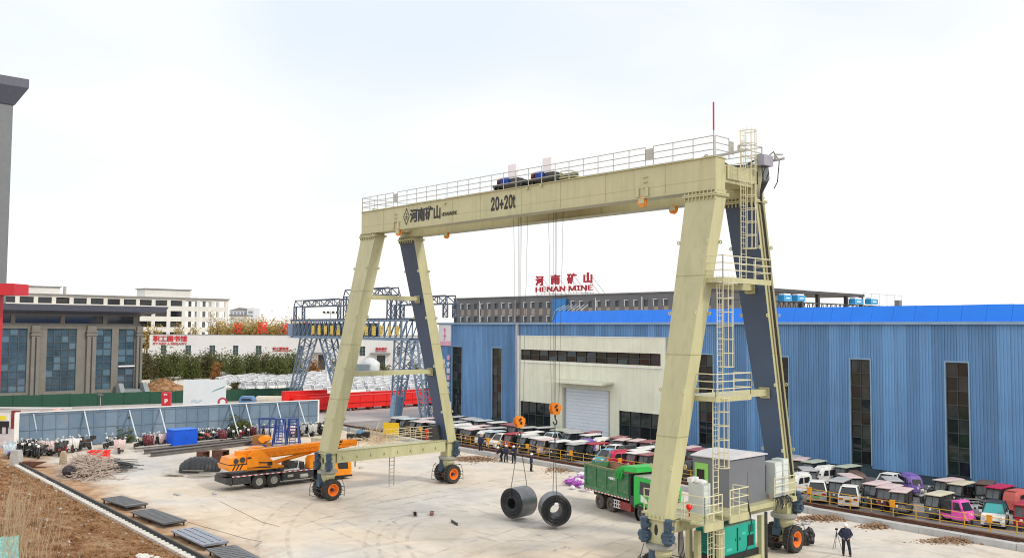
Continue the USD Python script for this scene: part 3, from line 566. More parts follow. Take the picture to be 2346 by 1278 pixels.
# grey dormitory with hooded windows
DORM = paint('dorm_grey', (.125, .125, .135), .75, var=.10, scale=.15); DORMP = paint('dorm_beige', (.28, .225, .185), .75, var=.12, scale=.3); DWG = paint('dorm_glass', (.035, .05, .07), .2)
pD = far(1040, 315); dm = thing('grey_dormitory', 'long grey apartment block with small hooded windows and beige panels', 'building', (pD[0], pD[1], 0), 0)
def dw(px, py): q = wallpt(px, py, pD, 0); return q[0] - pD[0], q[2]
DT = dw(1040, 685)[1]; DL = dw(1765, 670)[0]; fl = 4.0
mb = MB(); mb.bx(0, DL, 0, 16, 0, DT); mb.build('wall', DORM, dm)
mb = MB(); mb.bx(-.3, DL + .3, -.3, 16.3, DT, DT + .3); mb.build('coping', GREYCAP, dm)
step = 3.45; nw = int(DL / step)
z1 = dw(1060, 697)[1]
for i in range(nw):
    x = 1.2 + i * step
    if i % 5 == 4: mb = MB(); mb.tube((x - 1.2, -.25, .2), (x - 1.2, -.25, DT - 1.0), .14, 5); mb.build('downpipe', WHITEP, dm)
    for k in range(3):
        zt_ = z1 - k * 4.3; mb = MB(); mb.bx(x - .55, x + .55, -.04, .06, zt_ - 1.7, zt_); w = mb.build('window', DWG, dm)
        h = MB(); h.bx(x - .7, x + .7, -.5, -.01, zt_ + .02, zt_ + .15).bx(x - .7, x - .58, -.4, -.01, zt_ - 1.7, zt_ + .019); h.build('hood', WHITEP if i % 3 else GREYCAP, w)
        mb = MB(); mb.bx(x - .75, x + .75, -.03, .04, zt_ - 3.9, zt_ - 1.85); mb.build('beige_panel', DORMP, dm)
a_, b_ = dw(1272, 690)[0], dw(1302, 690)[0]; mb = MB(); mb.bx(a_, b_, -1.2, -.01, 6, dw(1280, 685)[1]); mb.build('blue_panel', paint('panel_blue', (.02, .16, .42), .4), dm)
def mb_split(mb): return trimesh.Trimesh(np.vstack(mb.v), np.vstack(mb.f)).split(only_watertight=False)
LR = paint('sign_dark_red', (.36, .012, .03), .5)
for ch, px0, px1, y0, y1 in (('河', 1225, 1243, 632, 655), ('南', 1260, 1281, 629, 652), ('矿', 1297, 1319, 626, 651), ('山', 1335, 1355, 624, 649)):
    q0, q1 = dw(px0, y1), dw(px1, y1); z0, z1_ = q0[1], dw(px0, y0)[1]
    l = thing('sign_character', {'河': 'first (leftmost) dark red roof character above the grey dormitory', '南': 'second dark red roof character above the grey dormitory', '矿': 'third dark red roof character above the grey dormitory', '山': 'rightmost dark red roof character above the grey dormitory'}[ch], 'letter', (pD[0] + q0[0], pD[1] + .5, DT + .3), 0, 'red roof sign')
    L_ = lettering(ch, z1_ - z0, .3, 3); L_.vertices[:, 0] *= (q1[0] - q0[0]) / np.ptp(L_.vertices[:, 0]); mb = MB(); mb.mesh(L_, frame((0, 0, z0 - DT - .3), (1, 0, 0), (0, 0, 1))); mb.build('character', LR, l)
    mb = MB()
    for t_ in (.3, 2.4): mb.tube((t_, .25, 0), (t_, .25, z1_ - DT - .9), .05, 4).tube((t_ + 2.2, 4.5, 0), (t_, .3, z1_ - DT - 1), .06, 4)
    mb.build('stand', STEEL, l)
q0, q1 = dw(1225, 668), dw(1356, 666); z0 = dw(1290, 667)[1]; l = thing('sign_letters', 'row of small dark red latin letters under the roof characters', 'lettering', (pD[0] + q0[0], pD[1] + .5, DT + .3), 0)
L_ = lettering('HENAN MINE', dw(1290, 655)[1] - z0, .25, 2, LATIN); L_.vertices[:, 0] *= (q1[0] - q0[0]) / np.ptp(L_.vertices[:, 0]); mb = MB(); mb.mesh(L_, frame((0, 0, z0 - DT - .3), (1, 0, 0), (0, 0, 1))); [(lambda q_: (q_.mesh(k), q_.build('letter', LR, l)))(MB()) for k in mb_split(mb)]
mb = MB(); mb.bar((0, .4, .35), (q1[0] - q0[0], .4, .35), .12)
for t_ in np.linspace(0, q1[0] - q0[0], 8): mb.tube((t_, .4, 0), (t_, .4, z0 - DT + .2), .06, 4)
mb.build('stand', STEEL, l)
# crane runway shed beyond the blue roof
pR = far(1752, 150); rs = thing('runway_shed', 'dark open shed roof over a lattice crane runway beyond the blue roof', 'shed', (pR[0], pR[1], 0), ang)
def rw(px, py): q = wallpt(px, py, pR, ang); return q[1] - pR[1], q[2]
mb = MB(); a0, a1 = rw(1700, 656), rw(1975, 674); zr_ = rw(1770, 661)[1]; mb.bx(a0[0], a1[0], -.5, 9, zr_ - .5, zr_); mb.build('roof', paint('shed_roof', (.05, .05, .058), .6), rs)
zd = rw(1800, 690)[1]; zb_ = rw(1800, 706)[1]; a2 = rw(2066, 694)[0]
mb = MB(); mb.bx(a0[0], a2, -.2, .2, zd - .2, zd).bx(a0[0], a2, .21, 1.4, zd - .12, zd - .02); x = a0[0]; k = 0
while x < a2 - 1.2: mb.bar((x, 0, zd - .2), (x + .6, 0, zb_ - 1.5), .12).bar((x + .6, 0, zb_ - 1.5), (x + 1.2, 0, zd - .2), .12); x += 1.6
mb.build('runway_truss', STEEL, rs)
for px in (1835, 1873, 1938, 1972):
    x = rw(px, 680)[0]; mb = MB(); mb.bx(x - .3, x + .3, -.3, .3, 0, zr_ - .5); mb.build('column', STEEL, rs)
mb = MB(); xa = rw(1978, 680)[0]; zh = rw(2030, 682)[1]
for x in np.linspace(xa, a2, 6): mb.tube((x, 0, zd), (x, 0, zh + .6), .04, 4)
mb.tube((xa, 0, zh + .6), (a2, 0, zh + .6), .04, 4); mb.build('handrail', GALV, rs)
x = rw(2056, 685)[0]; mb = MB(); mb.bx(x, x + 1.0, -.4, .6, zd, zd + 1.3); mb.build('switch_box', GREYP, rs)
SKYB = paint('cabin_blue', (.03, .30, .62), .4)
for n_, (px0, px1, y0, y1) in enumerate(((1778, 1796, 677, 690), (1809, 1827, 678, 690), (1941, 1959, 686, 697), (1978, 1994, 686, 697))):
    A_, B_ = rw(px0, y1), rw(px1, y0); c = thing('hoist_cabin', ['leftmost bright blue cabin on the runway beside the crane leg', 'second bright blue cabin from the crane leg on the runway', 'bright blue cabin under the right end of the dark shed roof', 'bright blue cabin on the open runway past the shed roof'][n_], 'cabin', (pR[0] + .9, pR[1] + A_[0], A_[1] + .02), ang, 'blue cabins on the runway')
    w_, h_ = B_[0] - A_[0], B_[1] - A_[1]; mb = MB(); mb.bx(0, w_, -.6, .6, 0, h_); mb.build('body', SKYB, c)
    mb = MB(); mb.bx(w_ * .25, w_ * .75, -.63, -.601, h_ * .4, h_ * .6); mb.build('plate', WHITEP, c)
    mb = MB(); mb.bx(w_ * .1, w_ * .9, -.5, .5, h_, h_ + .25); mb.build('motor', SIGNW, c)
# ------------------------------------------------------------------ the gantry crane
gc = thing('gantry_crane', 'huge cream rubber tyred gantry crane spanning the sandy yard on four A-frame legs', 'gantry crane', (17, 2.43, 0), 0)
def gb(mb, name, mat, parent=gc, **k): return mb.build(name, mat, parent, world=True, **k)
ZB, ZT = 20.73, 22.57
SEAM = paint('seam_cream', (.33, .315, .17), .5, var=.2, scale=2, dirt=(.22, .12, .06), damt=.5)
UNDER = CREAM
for gi, (y0, y1) in enumerate(((0, .98), (3.87, 4.85))):
    m = MB(); m.bx(0, 34.3, y0 + .05, y1 - .05, ZB + .05, ZT - .05); g_ = gb(m, 'girder', CREAM)
    m = MB(); m.bx(-.05, 34.35, y0 - .03, y1 + .03, ZT - .049, ZT).bx(-.05, 34.35, y0 - .03, y1 + .03, ZB, ZB + .049); gb(m, 'flange', CREAM, g_)
    m = MB(); o = .12
    m.bx(.3, 34, (y1 - .25) if gi == 0 else (y0 + .15), (y1 - .15) if gi == 0 else (y0 + .25), ZT + .001, ZT + .1); gb(m, 'trolley_rail', STEEL, g_)
    for x in (4.5, 5.15, 28.9, 29.6):
        m = MB(); m.bx(x - .12, x + .12, (y0 - .03 if gi == 0 else y1 - .05), (y0 + .049 if gi == 0 else y1 + .03), ZB + .1, ZB + .62); gb(m, 'lifting_plate', CREAM, g_)
    m = MB(); ye = y0 + .02 if gi == 0 else y1 - .02
    for x in (4.6, 29.3):
        for z in (21.35, 21.65, 21.95): m.bx(x, x + .35, (y0 - .02 if gi == 0 else y1 - .05), (y0 + .049 if gi == 0 else y1 + .02), z, z + .05)
    for x in (8.9, 10.9, 19.6, 20.9): m.tube((x, ye - .1, 22.0 + .02 * x), (x, ye + .05, 22.0 + .02 * x), .1, 7)
    gb(m, 'step_lug', CREAM, g_)
    if gi == 0:
        L_ = lettering('河南矿山', 1.05, .012, 3); w_ = np.ptp(L_.vertices[:, 0]); L_.vertices[:, 0] *= 3.75 / w_
        m = MB(); m.mesh(L_, frame((6.6, .046, 21.15), (1, 0, 0), (0, 0, 1)))
        c = np.array([6.15, .04, 21.66])
        for a, b in zip([(0, .62), (.36, 0), (0, -.62), (-.36, 0)], [(.36, 0), (0, -.62), (-.36, 0), (0, .62)]): m.bar(c + [a[0], 0, a[1]], c + [b[0], 0, b[1]], .06, .012, (0, 1, 0))
        m.bar(c + [-.2, 0, 0], c + [.2, 0, 0], .04, .012, (0, 1, 0)).bar(c + [0, 0, -.2], c + [0, 0, .25], .04, .012, (0, 1, 0)).bar(c + [-.2, 0, -.25], c + [0, 0, -.1], .04, .012, (0, 1, 0)).bar(c + [.2, 0, -.25], c + [0, 0, -.1], .04, .012, (0, 1, 0)).bar(c + [-.13, 0, .2], c + [.13, 0, .2], .04, .012, (0, 1, 0))
        gb(m, 'logo', LETBLACK, g_)
        L_ = lettering('HENANMINE', .26, .012, 2, LATIN); L_.vertices[:, 0] *= 1.75 / np.ptp(L_.vertices[:, 0]); m = MB(); m.mesh(L_, frame((10.5, .046, 21.32), (1, 0, 0), (0, 0, 1))); gb(m, 'small_letters', LETBLACK, g_)
        L_ = lettering('20+20t', .95, .012, 3, LATIN); L_.vertices[:, 0] *= 2.45 / np.ptp(L_.vertices[:, 0]); m = MB(); m.mesh(L_, frame((15.95, .046, 21.2), (1, 0, 0), (0, 0, 1))); gb(m, 'capacity_letters', LETBLACK, g_)
    m = MB(); ys = (y0 + .046, y1 - .046)
    for x in (3.1, 7.0, 10.9 + .8, 14.8, 18.6 + .4, 22.6, 26.4, 30.9): m.bx(x - .025, x + .025, ys[0], ys[0] + .003, ZB + .05, ZT - .05)
    m.bx(.05, 34.25, ys[0], ys[0] + .003, ZB + .58, ZB + .60); gb(m, 'weld_seam', SEAM, g_)
    # cable pulleys under the girder
    for x in ((5.05, 29.2) if gi == 0 else (6.2, 28.5)):
        m = MB(); y = (y0 + .1); m.lathe([(.05, -.07), (.3, -.07), (.24, 0), (.3, .07), (.05, .07), (.05, -.07)], (x, y, ZB - .18), (0, 1, 0), 16); p_ = gb(m, 'sheave', HOOKO)
        m = MB(); m.bx(x - .2, x + .2, y - .12, y - .08, ZB - .3, ZB - .001).bx(x - .2, x + .2, y + .08, y + .12, ZB - .3, ZB - .001); each(m, 'bracket', CREAM, p_, world=True)
m = MB(); m.bx(.15, 1.6, 1.02, 3.83, 21.1, 22.2).bx(32.8, 34.2, 1.02, 3.83, 21.25, 22.25); gb(m, 'end_beam', CREAM)
m = MB(); m.bx(34.22, 34.30, 1.2, 4.2, 21.45, 22.2); gb(m, 'end_cabinet', CREAM)
# handrails along the girders
def rail_run(pts, name='handrail', h=1.12, mids=2, spacing=1.2, mat=RAILC, r=.024, parent=gc):
    pts = [np.array(p, float) for p in pts]; m = MB()
    for a, b in zip(pts[:-1], pts[1:]):
        L_ = np.linalg.norm(b - a); n = max(1, int(round(L_ / spacing)))
        for k in range(n + 1): p = a + (b - a) * k / n; m.tube(p, p + [0, 0, h], r, 5)
        for k in range(mids + 1): z = [0, 0, h * (k + 1) / (mids + 1)]; m.tube(a + z, b + z, r, 5)
    return gb(m, name, mat, parent)
for y in (.06, 4.79):
    for a, b in ((.05, 4.4), (4.95, 29.45), (30.05, 34.2)): rail_run([(a, y, ZT), (b, y, ZT)], r=.028, mat=GALV)
    for x in (4.42, 29.5):
        m = MB(); m.bx(x, x + .5, y - .02, y + .02, ZT + .35, ZT + 1.02)
        for z in (.5, .7, .86): m.bx(x + .06, x + .44, y - .026, y - .021, ZT + z, ZT + z + .05)
        gb(m, 'gate_panel', GALV)
rail_run([(.05, .1, ZT), (.05, 4.75, ZT)], r=.028, mat=GALV); rail_run([(34.25, .1, ZT), (34.25, 1.4, ZT)], r=.028, mat=GALV); rail_run([(34.25, 2.6, ZT), (34.25, 4.75, ZT)], r=.028, mat=GALV)
m = MB(); m.bx(34.23, 34.27, 1.42, 1.85, ZT + .3, ZT + 1.0); gb(m, 'gate_panel', GALV)
for x in (.9, 33.2): m = MB(); m.path([(x, .5, ZT), (x + .1, .5, ZT + .22), (x + .25, .5, ZT + .22), (x + .35, .5, ZT)], .04, 5); gb(m, 'lifting_eye', CREAM)
m = MB(); m.tube((34.15, .1, ZT), (34.15, .1, 24.0), .035, 6); a_ = gb(m, 'antenna_mast', GALV)
m = MB(); m.tube((34.15, .1, 24.0), (34.15, .1, 25.55), .045, 6); gb(m, 'red_tip', RED, a_)
# buffers of the cable boom at the right end
for y in (1.2, 4.9):
    m = MB(); m.bar((33.2, y, ZT + .2), (35.6, y, ZT + .32), .12).bar((35.0, y, ZT + .3), (35.0, y, ZT + .62), .1).bar((35.0, y, ZT + .62), (35.5, y, ZT + .55), .08); gb(m, 'end_bracket', GALV)
m = MB(); m.bx(34.4, 35.0, 3.75, 4.7, ZT - .1, ZT + .5); gb(m, 'junction_box', paint('box_lilac', (.30, .30, .36), .5))
m = MB()
for k in range(6):
    y = 3.95 + k * .13; m.path([(34.7, y, ZT + .1), (34.75, y + .05, ZT - .8), (34.5, 4.1 + .04 * k, ZB + .2), (34.42, 4.25 + .035 * k, ZB - .4), (34.36, 4.72 + .035 * k, 18.6), (34.17, 6.28 + .035 * k, 12), (33.95, 8.1 + .035 * k, 4.4)], .03, 5)
for o in (-.12, .32): m2_ = MB(); m2_.path([(34.40, 4.3 + o, 20.3), (34.36, 4.72 + o, 18.6), (34.17, 6.28 + o, 12), (33.95, 8.1 + o, 4.4)], .055, 4); gb(m2_, 'cable_channel', CREAM)
m.path([(34.75, 4.4, ZT + .4), (34.9, 4.9, ZT + .8), (35.0, 5.35, ZT + .3), (34.9, 5.3, ZT - .9), (34.8, 5.1, ZT - 1.3)], .03, 5)
m.path([(34.5, 3.9, ZT + .3), (34.4, 2.8, ZT - .2), (34.2, 1.6, ZT - .4), (33.9, 1.2, ZT - .1)], .06, 5); gb(m, 'cable_bundle', CABLE)
# legs
def leg(side, rear):
    xt0, xt1, xb0, xb1 = ((0., 2.0, .6, 1.75) if side == 0 else (32.32, 34.34, 32.72, 33.85))
    if not rear: yt0, yt1, yb0, yb1 = 0.02, .97, -3.95, -3.0
    else: yt0, yt1, yb0, yb1 = 3.87, 4.84, 7.9, 8.85
    zt, zb = 20.42, 3.55
    m = MB(); m.hexa([(xb0, yb0, zb), (xb1, yb0, zb), (xb1, yb1, zb), (xb0, yb1, zb), (xt0, yt0, zt), (xt1, yt0, zt), (xt1, yt1, zt), (xt0, yt1, zt)])
    l = gb(m, 'leg', CREAM)
    ax, ay = (xt0 + xt1) / 2, (yt0 + yt1) / 2
    m = MB(); m.bx(xt0 - .12, xt1 + .12, yt0 - .12, yt1 + .12, zt + .001, zt + .07).bx(xt0 - .12, xt1 + .12, yt0 - .12, yt1 + .12, zt + .09, zt + .16).bx(xt0, xt1, yt0 + .03, yt1 - .03, zt + .16, ZB - .001)
    for x in np.arange(xt0, xt1, .25): m.bx(x, x + .05, yt0 - .11, yt0 - .01, zt - .2, zt + .0).bx(x, x + .05, yt0 - .1, yt0, zt + .161, zt + .29)
    gb(m, 'top_flange', CREAM, l)
    m = MB(); m.bx(xb0 - .1, xb1 + .1, yb0 - .1, yb1 + .1, zb - .06, zb - .001)
    for x in np.arange(xb0, xb1, .25): m.bx(x, x + .05, yb0 - .09, yb0 + .0, zb, zb + .16)
    gb(m, 'base_flange', CREAM, l)
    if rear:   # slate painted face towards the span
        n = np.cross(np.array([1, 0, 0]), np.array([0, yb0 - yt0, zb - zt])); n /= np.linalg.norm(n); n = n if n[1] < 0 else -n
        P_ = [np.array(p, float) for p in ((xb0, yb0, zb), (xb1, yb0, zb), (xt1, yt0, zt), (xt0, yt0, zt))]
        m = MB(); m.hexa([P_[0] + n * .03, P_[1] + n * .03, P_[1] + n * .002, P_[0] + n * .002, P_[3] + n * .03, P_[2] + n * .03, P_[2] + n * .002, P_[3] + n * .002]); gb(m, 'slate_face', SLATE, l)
    m = MB()
    for f_ in (.15, .38, .62, .85):
        z = zb + (zt - zb) * f_; c = np.array([xb0 + (xt0 - xb0) * f_, yb0 + (yt0 - yb0) * f_, z]); d = np.array([xb1 + (xt1 - xb1) * f_, yb1 + (yt1 - yb1) * f_, z]); e = np.array([d[0], c[1], z])
        for q, o in ((c, (-.1, 0, 0)), (d, (.1, 0, 0)), (e, (0, -.1, 0))): m.lathe([(.05, -.02), (.11, -.02), (.11, .02), (.05, .02), (.05, -.02)], q + np.array(o), (0, 1, 0) if o[0] else (1, 0, 0), 10)
    each(m, 'lifting_ring', CREAM, l, world=True)
    m = MB()
    for f_ in (.24, .49, .74):
        z = zb + (zt - zb) * f_; q = [np.array([xb + (xt - xb) * f_, yb + (yt - yb) * f_, z]) for xb, xt, yb, yt in ((xb0, xt0, yb0, yt0), (xb1, xt1, yb0, yt0), (xb1, xt1, yb1, yt1))]; m.bar(q[0] - [0, .003, 0], q[1] + [.003, -.003, 0], .012, .05).bar(q[1] + [.003, -.003, 0], q[2] + [.003, 0, 0], .012, .05)
    gb(m, 'weld_seam', SEAM, l)
    return l
for s in (0, 1):
    for r_ in (0, 1): leg(s, r_)
XC = (1.17, 33.28)
def legy(z, rear, outer):
    f_ = (z - 3.55) / (20.42 - 3.55)
    if rear: return 7.9 + (3.87 - 7.9) * f_
    return -3.0 + (.97 + 3.0) * f_
for s, x in enumerate(XC):
    for z, h in ((15.6, .34), (9.5, .38)):
        y0, y1 = legy(z, 0, 0), legy(z, 1, 0) - .04; m = MB(); m.bx(x - .2, x + .2, y0, y1, z - h / 2, z + h / 2); b_ = gb(m, 'brace_beam', CREAM)
        m = MB(); m.bx(x - .3, x + .3, y1 - .06, y1 + .0, z - .35, z + .35)
        for dz in (-.25, 0, .25): m.tube((x - .35, y1 - .1, z + dz), (x + .35, y1 - .1, z + dz), .04, 6)
        gb(m, 'end_plate', CREAM, b_)
    m = MB(); m.bx(x - .42, x + .42, -2.9, 7.8, 2.72, 3.62 if s == 0 else 3.3); sb = gb(m, 'sill_beam', CREAM)
    m = MB(); m.bx(x - .5, x + .5, -2.9, 7.8, (3.62 if s == 0 else 3.3) + .001, (3.62 if s == 0 else 3.3) + .05)
    for y in np.arange(-2.4, 7.5, 1.3): m.lathe([(.04, -.03), (.11, -.03), (.11, .03), (.04, .03), (.04, -.03)], (x + .47, y, 3.1), (0, 1, 0), 8)
    gb(m, 'beam_flange', CREAM, sb)
    for rear, yc in ((0, -3.47), (1, 8.37)):
        # pillar, turntable, fork, drives and the two wheels of a corner
        m = MB(); m.bx(x - .48, x + .48, yc - .4, yc + .4, 2.2, 3.488); pl = gb(m, 'leg_foot', CREAM)
        m = MB(); m.prism([(.12 * math.cos(a), .28 * math.sin(a) + .0) for a in np.linspace(0, 2 * math.pi, 12, False)], (x, yc - .405, 2.95), (1, 0, 0), (0, 0, 1), (0, .004, 0)); gb(m, 'hand_hole', BLACK, pl)
        m = MB(); m.lathe([(.05, 0), (.72, 0), (.78, .06), (.78, .22), (.70, .28), (.05, .28)], (x, yc, 1.98), (0, 0, 1), 28); gb(m, 'turntable', paint('turntable_grey', (.28, .28, .25), .5))
        m = MB(); m.lathe([(.05, 0), (.60, 0), (.60, -.22), (.40, -.75), (.27, -1.35), (.05, -1.35)], (x, yc, 1.97), (0, 0, 1), 24); m.bx(x - .2, x + .2, yc - .25, yc + .25, .55, 1.1); gb(m, 'fork', CREAM)
        m = MB(); m.tube((x - .95, yc, .8), (x + .9, yc, .8), .12, 10); gb(m, 'axle', STEEL)
        for dx, dy in ((-.62, -.55), (.72, -.35)) if not rear else ((.72, .35), (-.62, .55)):
            m = MB(); cx_, cy_ = x + dx, yc + dy; m.lathe([(.05, 2.28), (.20, 2.28), (.20, 2.40), (.31, 2.40), (.33, 2.46), (.31, 2.52), (.26, 2.56), (.26, 2.78), (.31, 2.80), (.31, 2.88), (.17, 2.92), (.17, 3.0), (.05, 3.0)], (cx_, cy_, 0), (0, 0, 1), 16); m.tube((cx_ - .34, cy_, 2.66), (cx_ + .34, cy_, 2.66), .16, 12); m.lathe([(.05, 3.0), (.21, 3.0), (.21, 3.42), (.24, 3.43), (.24, 3.52), (.16, 3.57), (.01, 3.58)], (cx_, cy_, 0), (0, 0, 1), 14); m.bx(cx_ + .18, cx_ + .34, cy_ - .1, cy_ + .1, 3.08, 3.26)
            for k in range(10): a = k * .628; m.bar((cx_ + .2 * math.cos(a), cy_ + .2 * math.sin(a), 3.03), (cx_ + .2 * math.cos(a), cy_ + .2 * math.sin(a), 3.4), .06, .02, (math.cos(a), math.sin(a), 0))
            m.bar((cx_ - .3, cy_, 2.45), (x, yc, 2.45), .14); gb(m, 'drive_motor', BLUEM)
        m = MB(); m.bx(x - .35, x + .1, yc - .75, yc - .3, 1.0, 1.5); m.tube((x - .12, yc - .55, 1.5), (x - .12, yc - .55, 2.0), .2, 10); gb(m, 'wheel_motor', BLUEM)
        for sd in (-1, 1):
            xw = x + sd * .62; m = MB(); n_ = 40
            m.lathe([(.44, -.24), (.60, -.29), (.72, -.29), (.775, -.22), (.775, .22), (.72, .29), (.60, .29), (.44, .24), (.40, .05), (.40, -.05), (.44, -.24)], (xw, yc, .80), (1, 0, 0), n_)
            for k in range(22):
                a = 2 * math.pi * k / 22
                for q, ph in ((-1, 0), (1, .5)):
                    a2 = a + ph * 2 * math.pi / 22; c1, s1 = math.cos(a2), math.sin(a2); c2, s2 = math.cos(a2 + .13), math.sin(a2 + .13)
                    m.bar((xw + q * .03, yc + .775 * c1, .80 + .775 * s1), (xw + q * .27, yc + .755 * c2, .80 + .755 * s2), .075, .07, (0, c1, s1))
            wl_ = gb(m, 'wheel', RUBBER)
            m = MB(); f_ = sd
            m.lathe([(.03, f_ * .0), (.16, f_ * .0), (.18, f_ * .05), (.30, f_ * .03), (.34, f_ * .12), (.43, f_ * .27), (.47, f_ * .27), (.45, f_ * .20), (.41, f_ * .0), (.41, -f_ * .2)], (xw, yc, .80), (1, 0, 0), 28)
            if f_ < 0: m.f[0] = m.f[0][:, ::-1]
            rm = gb(m, 'rim', ORANGE, wl_)
            m = MB(); m.lathe([(.001, f_ * .13), (.08, f_ * .12), (.11, f_ * .03), (.12, f_ * .0)], (xw, yc, .80), (1, 0, 0), 12); gb(m, 'hub', paint('hub_pale', (.55, .35, .22), .5), wl_)
        for q in (-1, 1):
            m = MB(); yy = yc + q * .98
            for xx in (x - .85, x + .85): m.path([(xx, yc + q * .55, 1.62), (xx, yc + q * .8, 1.5), (xx, yc + q * 1.0, .95), (xx, yc + q * 1.05, .3)], .025, 4)
            for z, o in ((1.5, .8), (.95, 1.0), (.65, 1.02), (.3, 1.05)): m.tube((x - .85, yc + q * o, z), (x + .85, yc + q * o, z), .022, 4)
            gb(m, 'wheel_guard', STEEL)
# ladders with cages
def ladder(x, y, z0, z1, cage0=None, w=.48, out=(1, 0), cagetop=None, name='ladder', mat=None):
    mat = mat or RAILC
    o = np.array([out[0], out[1], 0.]); t = np.array([-out[1], out[0], 0.]); c = np.array([x, y, 0.]); m = MB()
    for s in (-1, 1): m.bar(c + t * s * w / 2 + [0, 0, z0], c + t * s * w / 2 + [0, 0, z1], .06, .03)
    for z in np.arange(z0 + .2, z1, .3): m.tube(c - t * w / 2 + [0, 0, z], c + t * w / 2 + [0, 0, z], .018, 4)
    l = gb(m, name, mat)
    if cage0 is not None:
        m = MB(); ct = cagetop or z1; angs = np.linspace(-1.25, 1.25, 7) * math.pi / 2 * .95; R_ = .40
        P_ = [c + o * (.38 + R_ * math.cos(a)) + t * R_ * math.sin(a) for a in angs]; P_ = [c - t * w / 2] + P_ + [c + t * w / 2]
        for z in np.arange(cage0, ct + .01, .72): m.path([p + [0, 0, z] for p in P_], .022, 4)
        for p in P_[1:-1]: m.tube(p + [0, 0, cage0], p + [0, 0, ct], .016, 4)
        gb(m, 'cage', mat, l)
ladder(34.75, 2.0, 15.9, 24.2, 17.6); ladder(34.75, -.3, 9.8, 16.0, 11.2, cagetop=16); ladder(34.75, -.75, 3.5, 10.0, 6.0, cagetop=9.7); ladder(34.75, -1.25, .45, 3.7, 1.3, cagetop=2.9)
ladder(.25, 3.2, .15, 3.6, 2.6, out=(-1, 0), mat=paint('ladder_grey', (.22, .22, .20), .5))
# platforms on the right legs
for z, y0, y1, ry0, ry1 in ((15.85, -.75, 3.9, -.75, 3.9), (9.62, -1.45, 1.8, -1.45, 1.8)):
    m = MB(); m.bx(33.5, 35.3, y0, y1, z, z + .07).bx(35.25, 35.3, y0, y1, z - .22, z - .001).bx(33.5, 35.25, y0 - .0, y0 + .05, z - .2, z - .001); p_ = gb(m, 'platform', CREAM)
    rail_run([(33.9, ry0, z + .07), (35.27, ry0, z + .07), (35.27, ry1, z + .07)], 'guard_rail', 1.15, 2, 1.5, parent=p_, r=.03); rail_run([(35.27, ry1, z + .07), (34.2, ry1, z + .07)], 'guard_rail', 1.15, 2, 1.2, parent=p_, r=.03)
# machinery deck on the right sill
m = MB(); m.bx(31.3, 34.55, -2.6, 7.7, 3.36, 3.46); m.bx(34.5, 34.56, -2.6, 7.7, 3.2, 3.359); dk = gb(m, 'deck', CREAM)
m = MB(); m.bx(34.57, 35.5, -2.75, -1.15, 3.30, 3.40).bx(34.57, 35.5, -.55, 1.25, 3.44, 3.54).bx(35.4, 35.5, -2.75, -1.15, 3.0, 3.299).bx(35.4, 35.5, -.55, 1.25, 3.15, 3.439); gb(m, 'side_deck', CREAM, dk)
rail_run([(34.0, -2.7, 3.42), (35.45, -2.7, 3.42), (35.45, -1.2, 3.42)], 'guard_rail', 1.3, 2, 1.0, parent=dk, r=.03); rail_run([(35.45, -.5, 3.54), (35.45, 1.2, 3.54), (34.5, 1.2, 3.54)], 'guard_rail', 1.3, 2, 1.0, parent=dk, r=.03)
rail_run([(31.4, -2.5, 3.46), (34.0, -2.5, 3.46)], 'guard_rail', 1.2, 2, 1.2, parent=dk, r=.03); rail_run([(34.5, 5.35, 3.46), (34.5, 7.6, 3.46)], 'guard_rail', 1.25, 2, 1.1, parent=dk, r=.03)
m = MB(); m.bx(31.6, 34.0, 1.6, 5.2, 3.462, 6.05); rm_ = gb(m, 'electrical_room', GREYP)
m = MB(); m.prism([(-.12, 0), (3.72, 0), (3.72, .05), (2.7, .22), (1.8, .27), (.9, .22), (-.12, .05)], (31.5, 1.6, 6.051), (0, 1, 0), (0, 0, 1), (2.62, 0, 0)); gb(m, 'room_roof', paint('roof_pale', (.55, .55, .58), .5), rm_)
m = MB(); m.bx(34.002, 34.012, 3.4, 3.42, 3.5, 5.2).bx(34.002, 34.01, 1.62, 5.18, 5.98, 6.04); gb(m, 'seam', SLATE, rm_)
m = MB(); m.bx(31.75, 32.65, 1.56, 1.599, 3.6, 5.7); d_ = gb(m, 'door', paint('door_green', (.25, .55, .12), .45), rm_)
m = MB(); m.bx(31.9, 32.4, 1.545, 1.559, 4.7, 5.35); gb(m, 'door_window', GLASS, d_)
PWH = paint('cabinet_pale', (.52, .57, .56), .5)
for x0, x1, y0, y1, z1 in ((33.3, 34.2, -1.15, -.45, 5.05), (33.5, 34.3, 5.75, 6.5, 5.55), (33.55, 34.25, 6.65, 7.3, 5.65)):
    m = MB(); m.bx(x0, x1, y0, y1, 3.465, z1); c = gb(m, 'control_cabinet', PWH)
    m = MB()
    for z in np.arange(3.7, z1 - .2, .33): m.bx(x1 + .001, x1 + .03, y0 + .05, y1 - .05, z, z + .28); 
    gb(m, 'cabinet_drawer', paint('cabinet_drawer_pale', (.60, .65, .64), .45), c)
m = MB(); m.bx(33.2, 33.5, -1.12, -.5, 5.06, 5.3); m.ball((33.8, -.8, 5.12), (.4, .3, .12), 2, .4); gb(m, 'wrapping', paint('wrap_white', (.75, .76, .76), .4))
m = MB(); m.tube((33.9, -1.9, 3.46), (33.9, -1.9, 3.85), .04, 6); m.ball((33.9, -1.9, 3.95), .17, 2); gb(m, 'warning_beacon', paint('beacon_red', (.8, .01, .01), .25))
m = MB(); m.lathe([(.1, -.3), (.85, -.3), (.85, -.24), (.4, -.2), (.4, .2), (.85, .24), (.85, .3), (.1, .3)], (33.4, 5.35, 4.6), (1, 0, 0), 24); gb(m, 'cable_drum', CABLE)
m = MB()
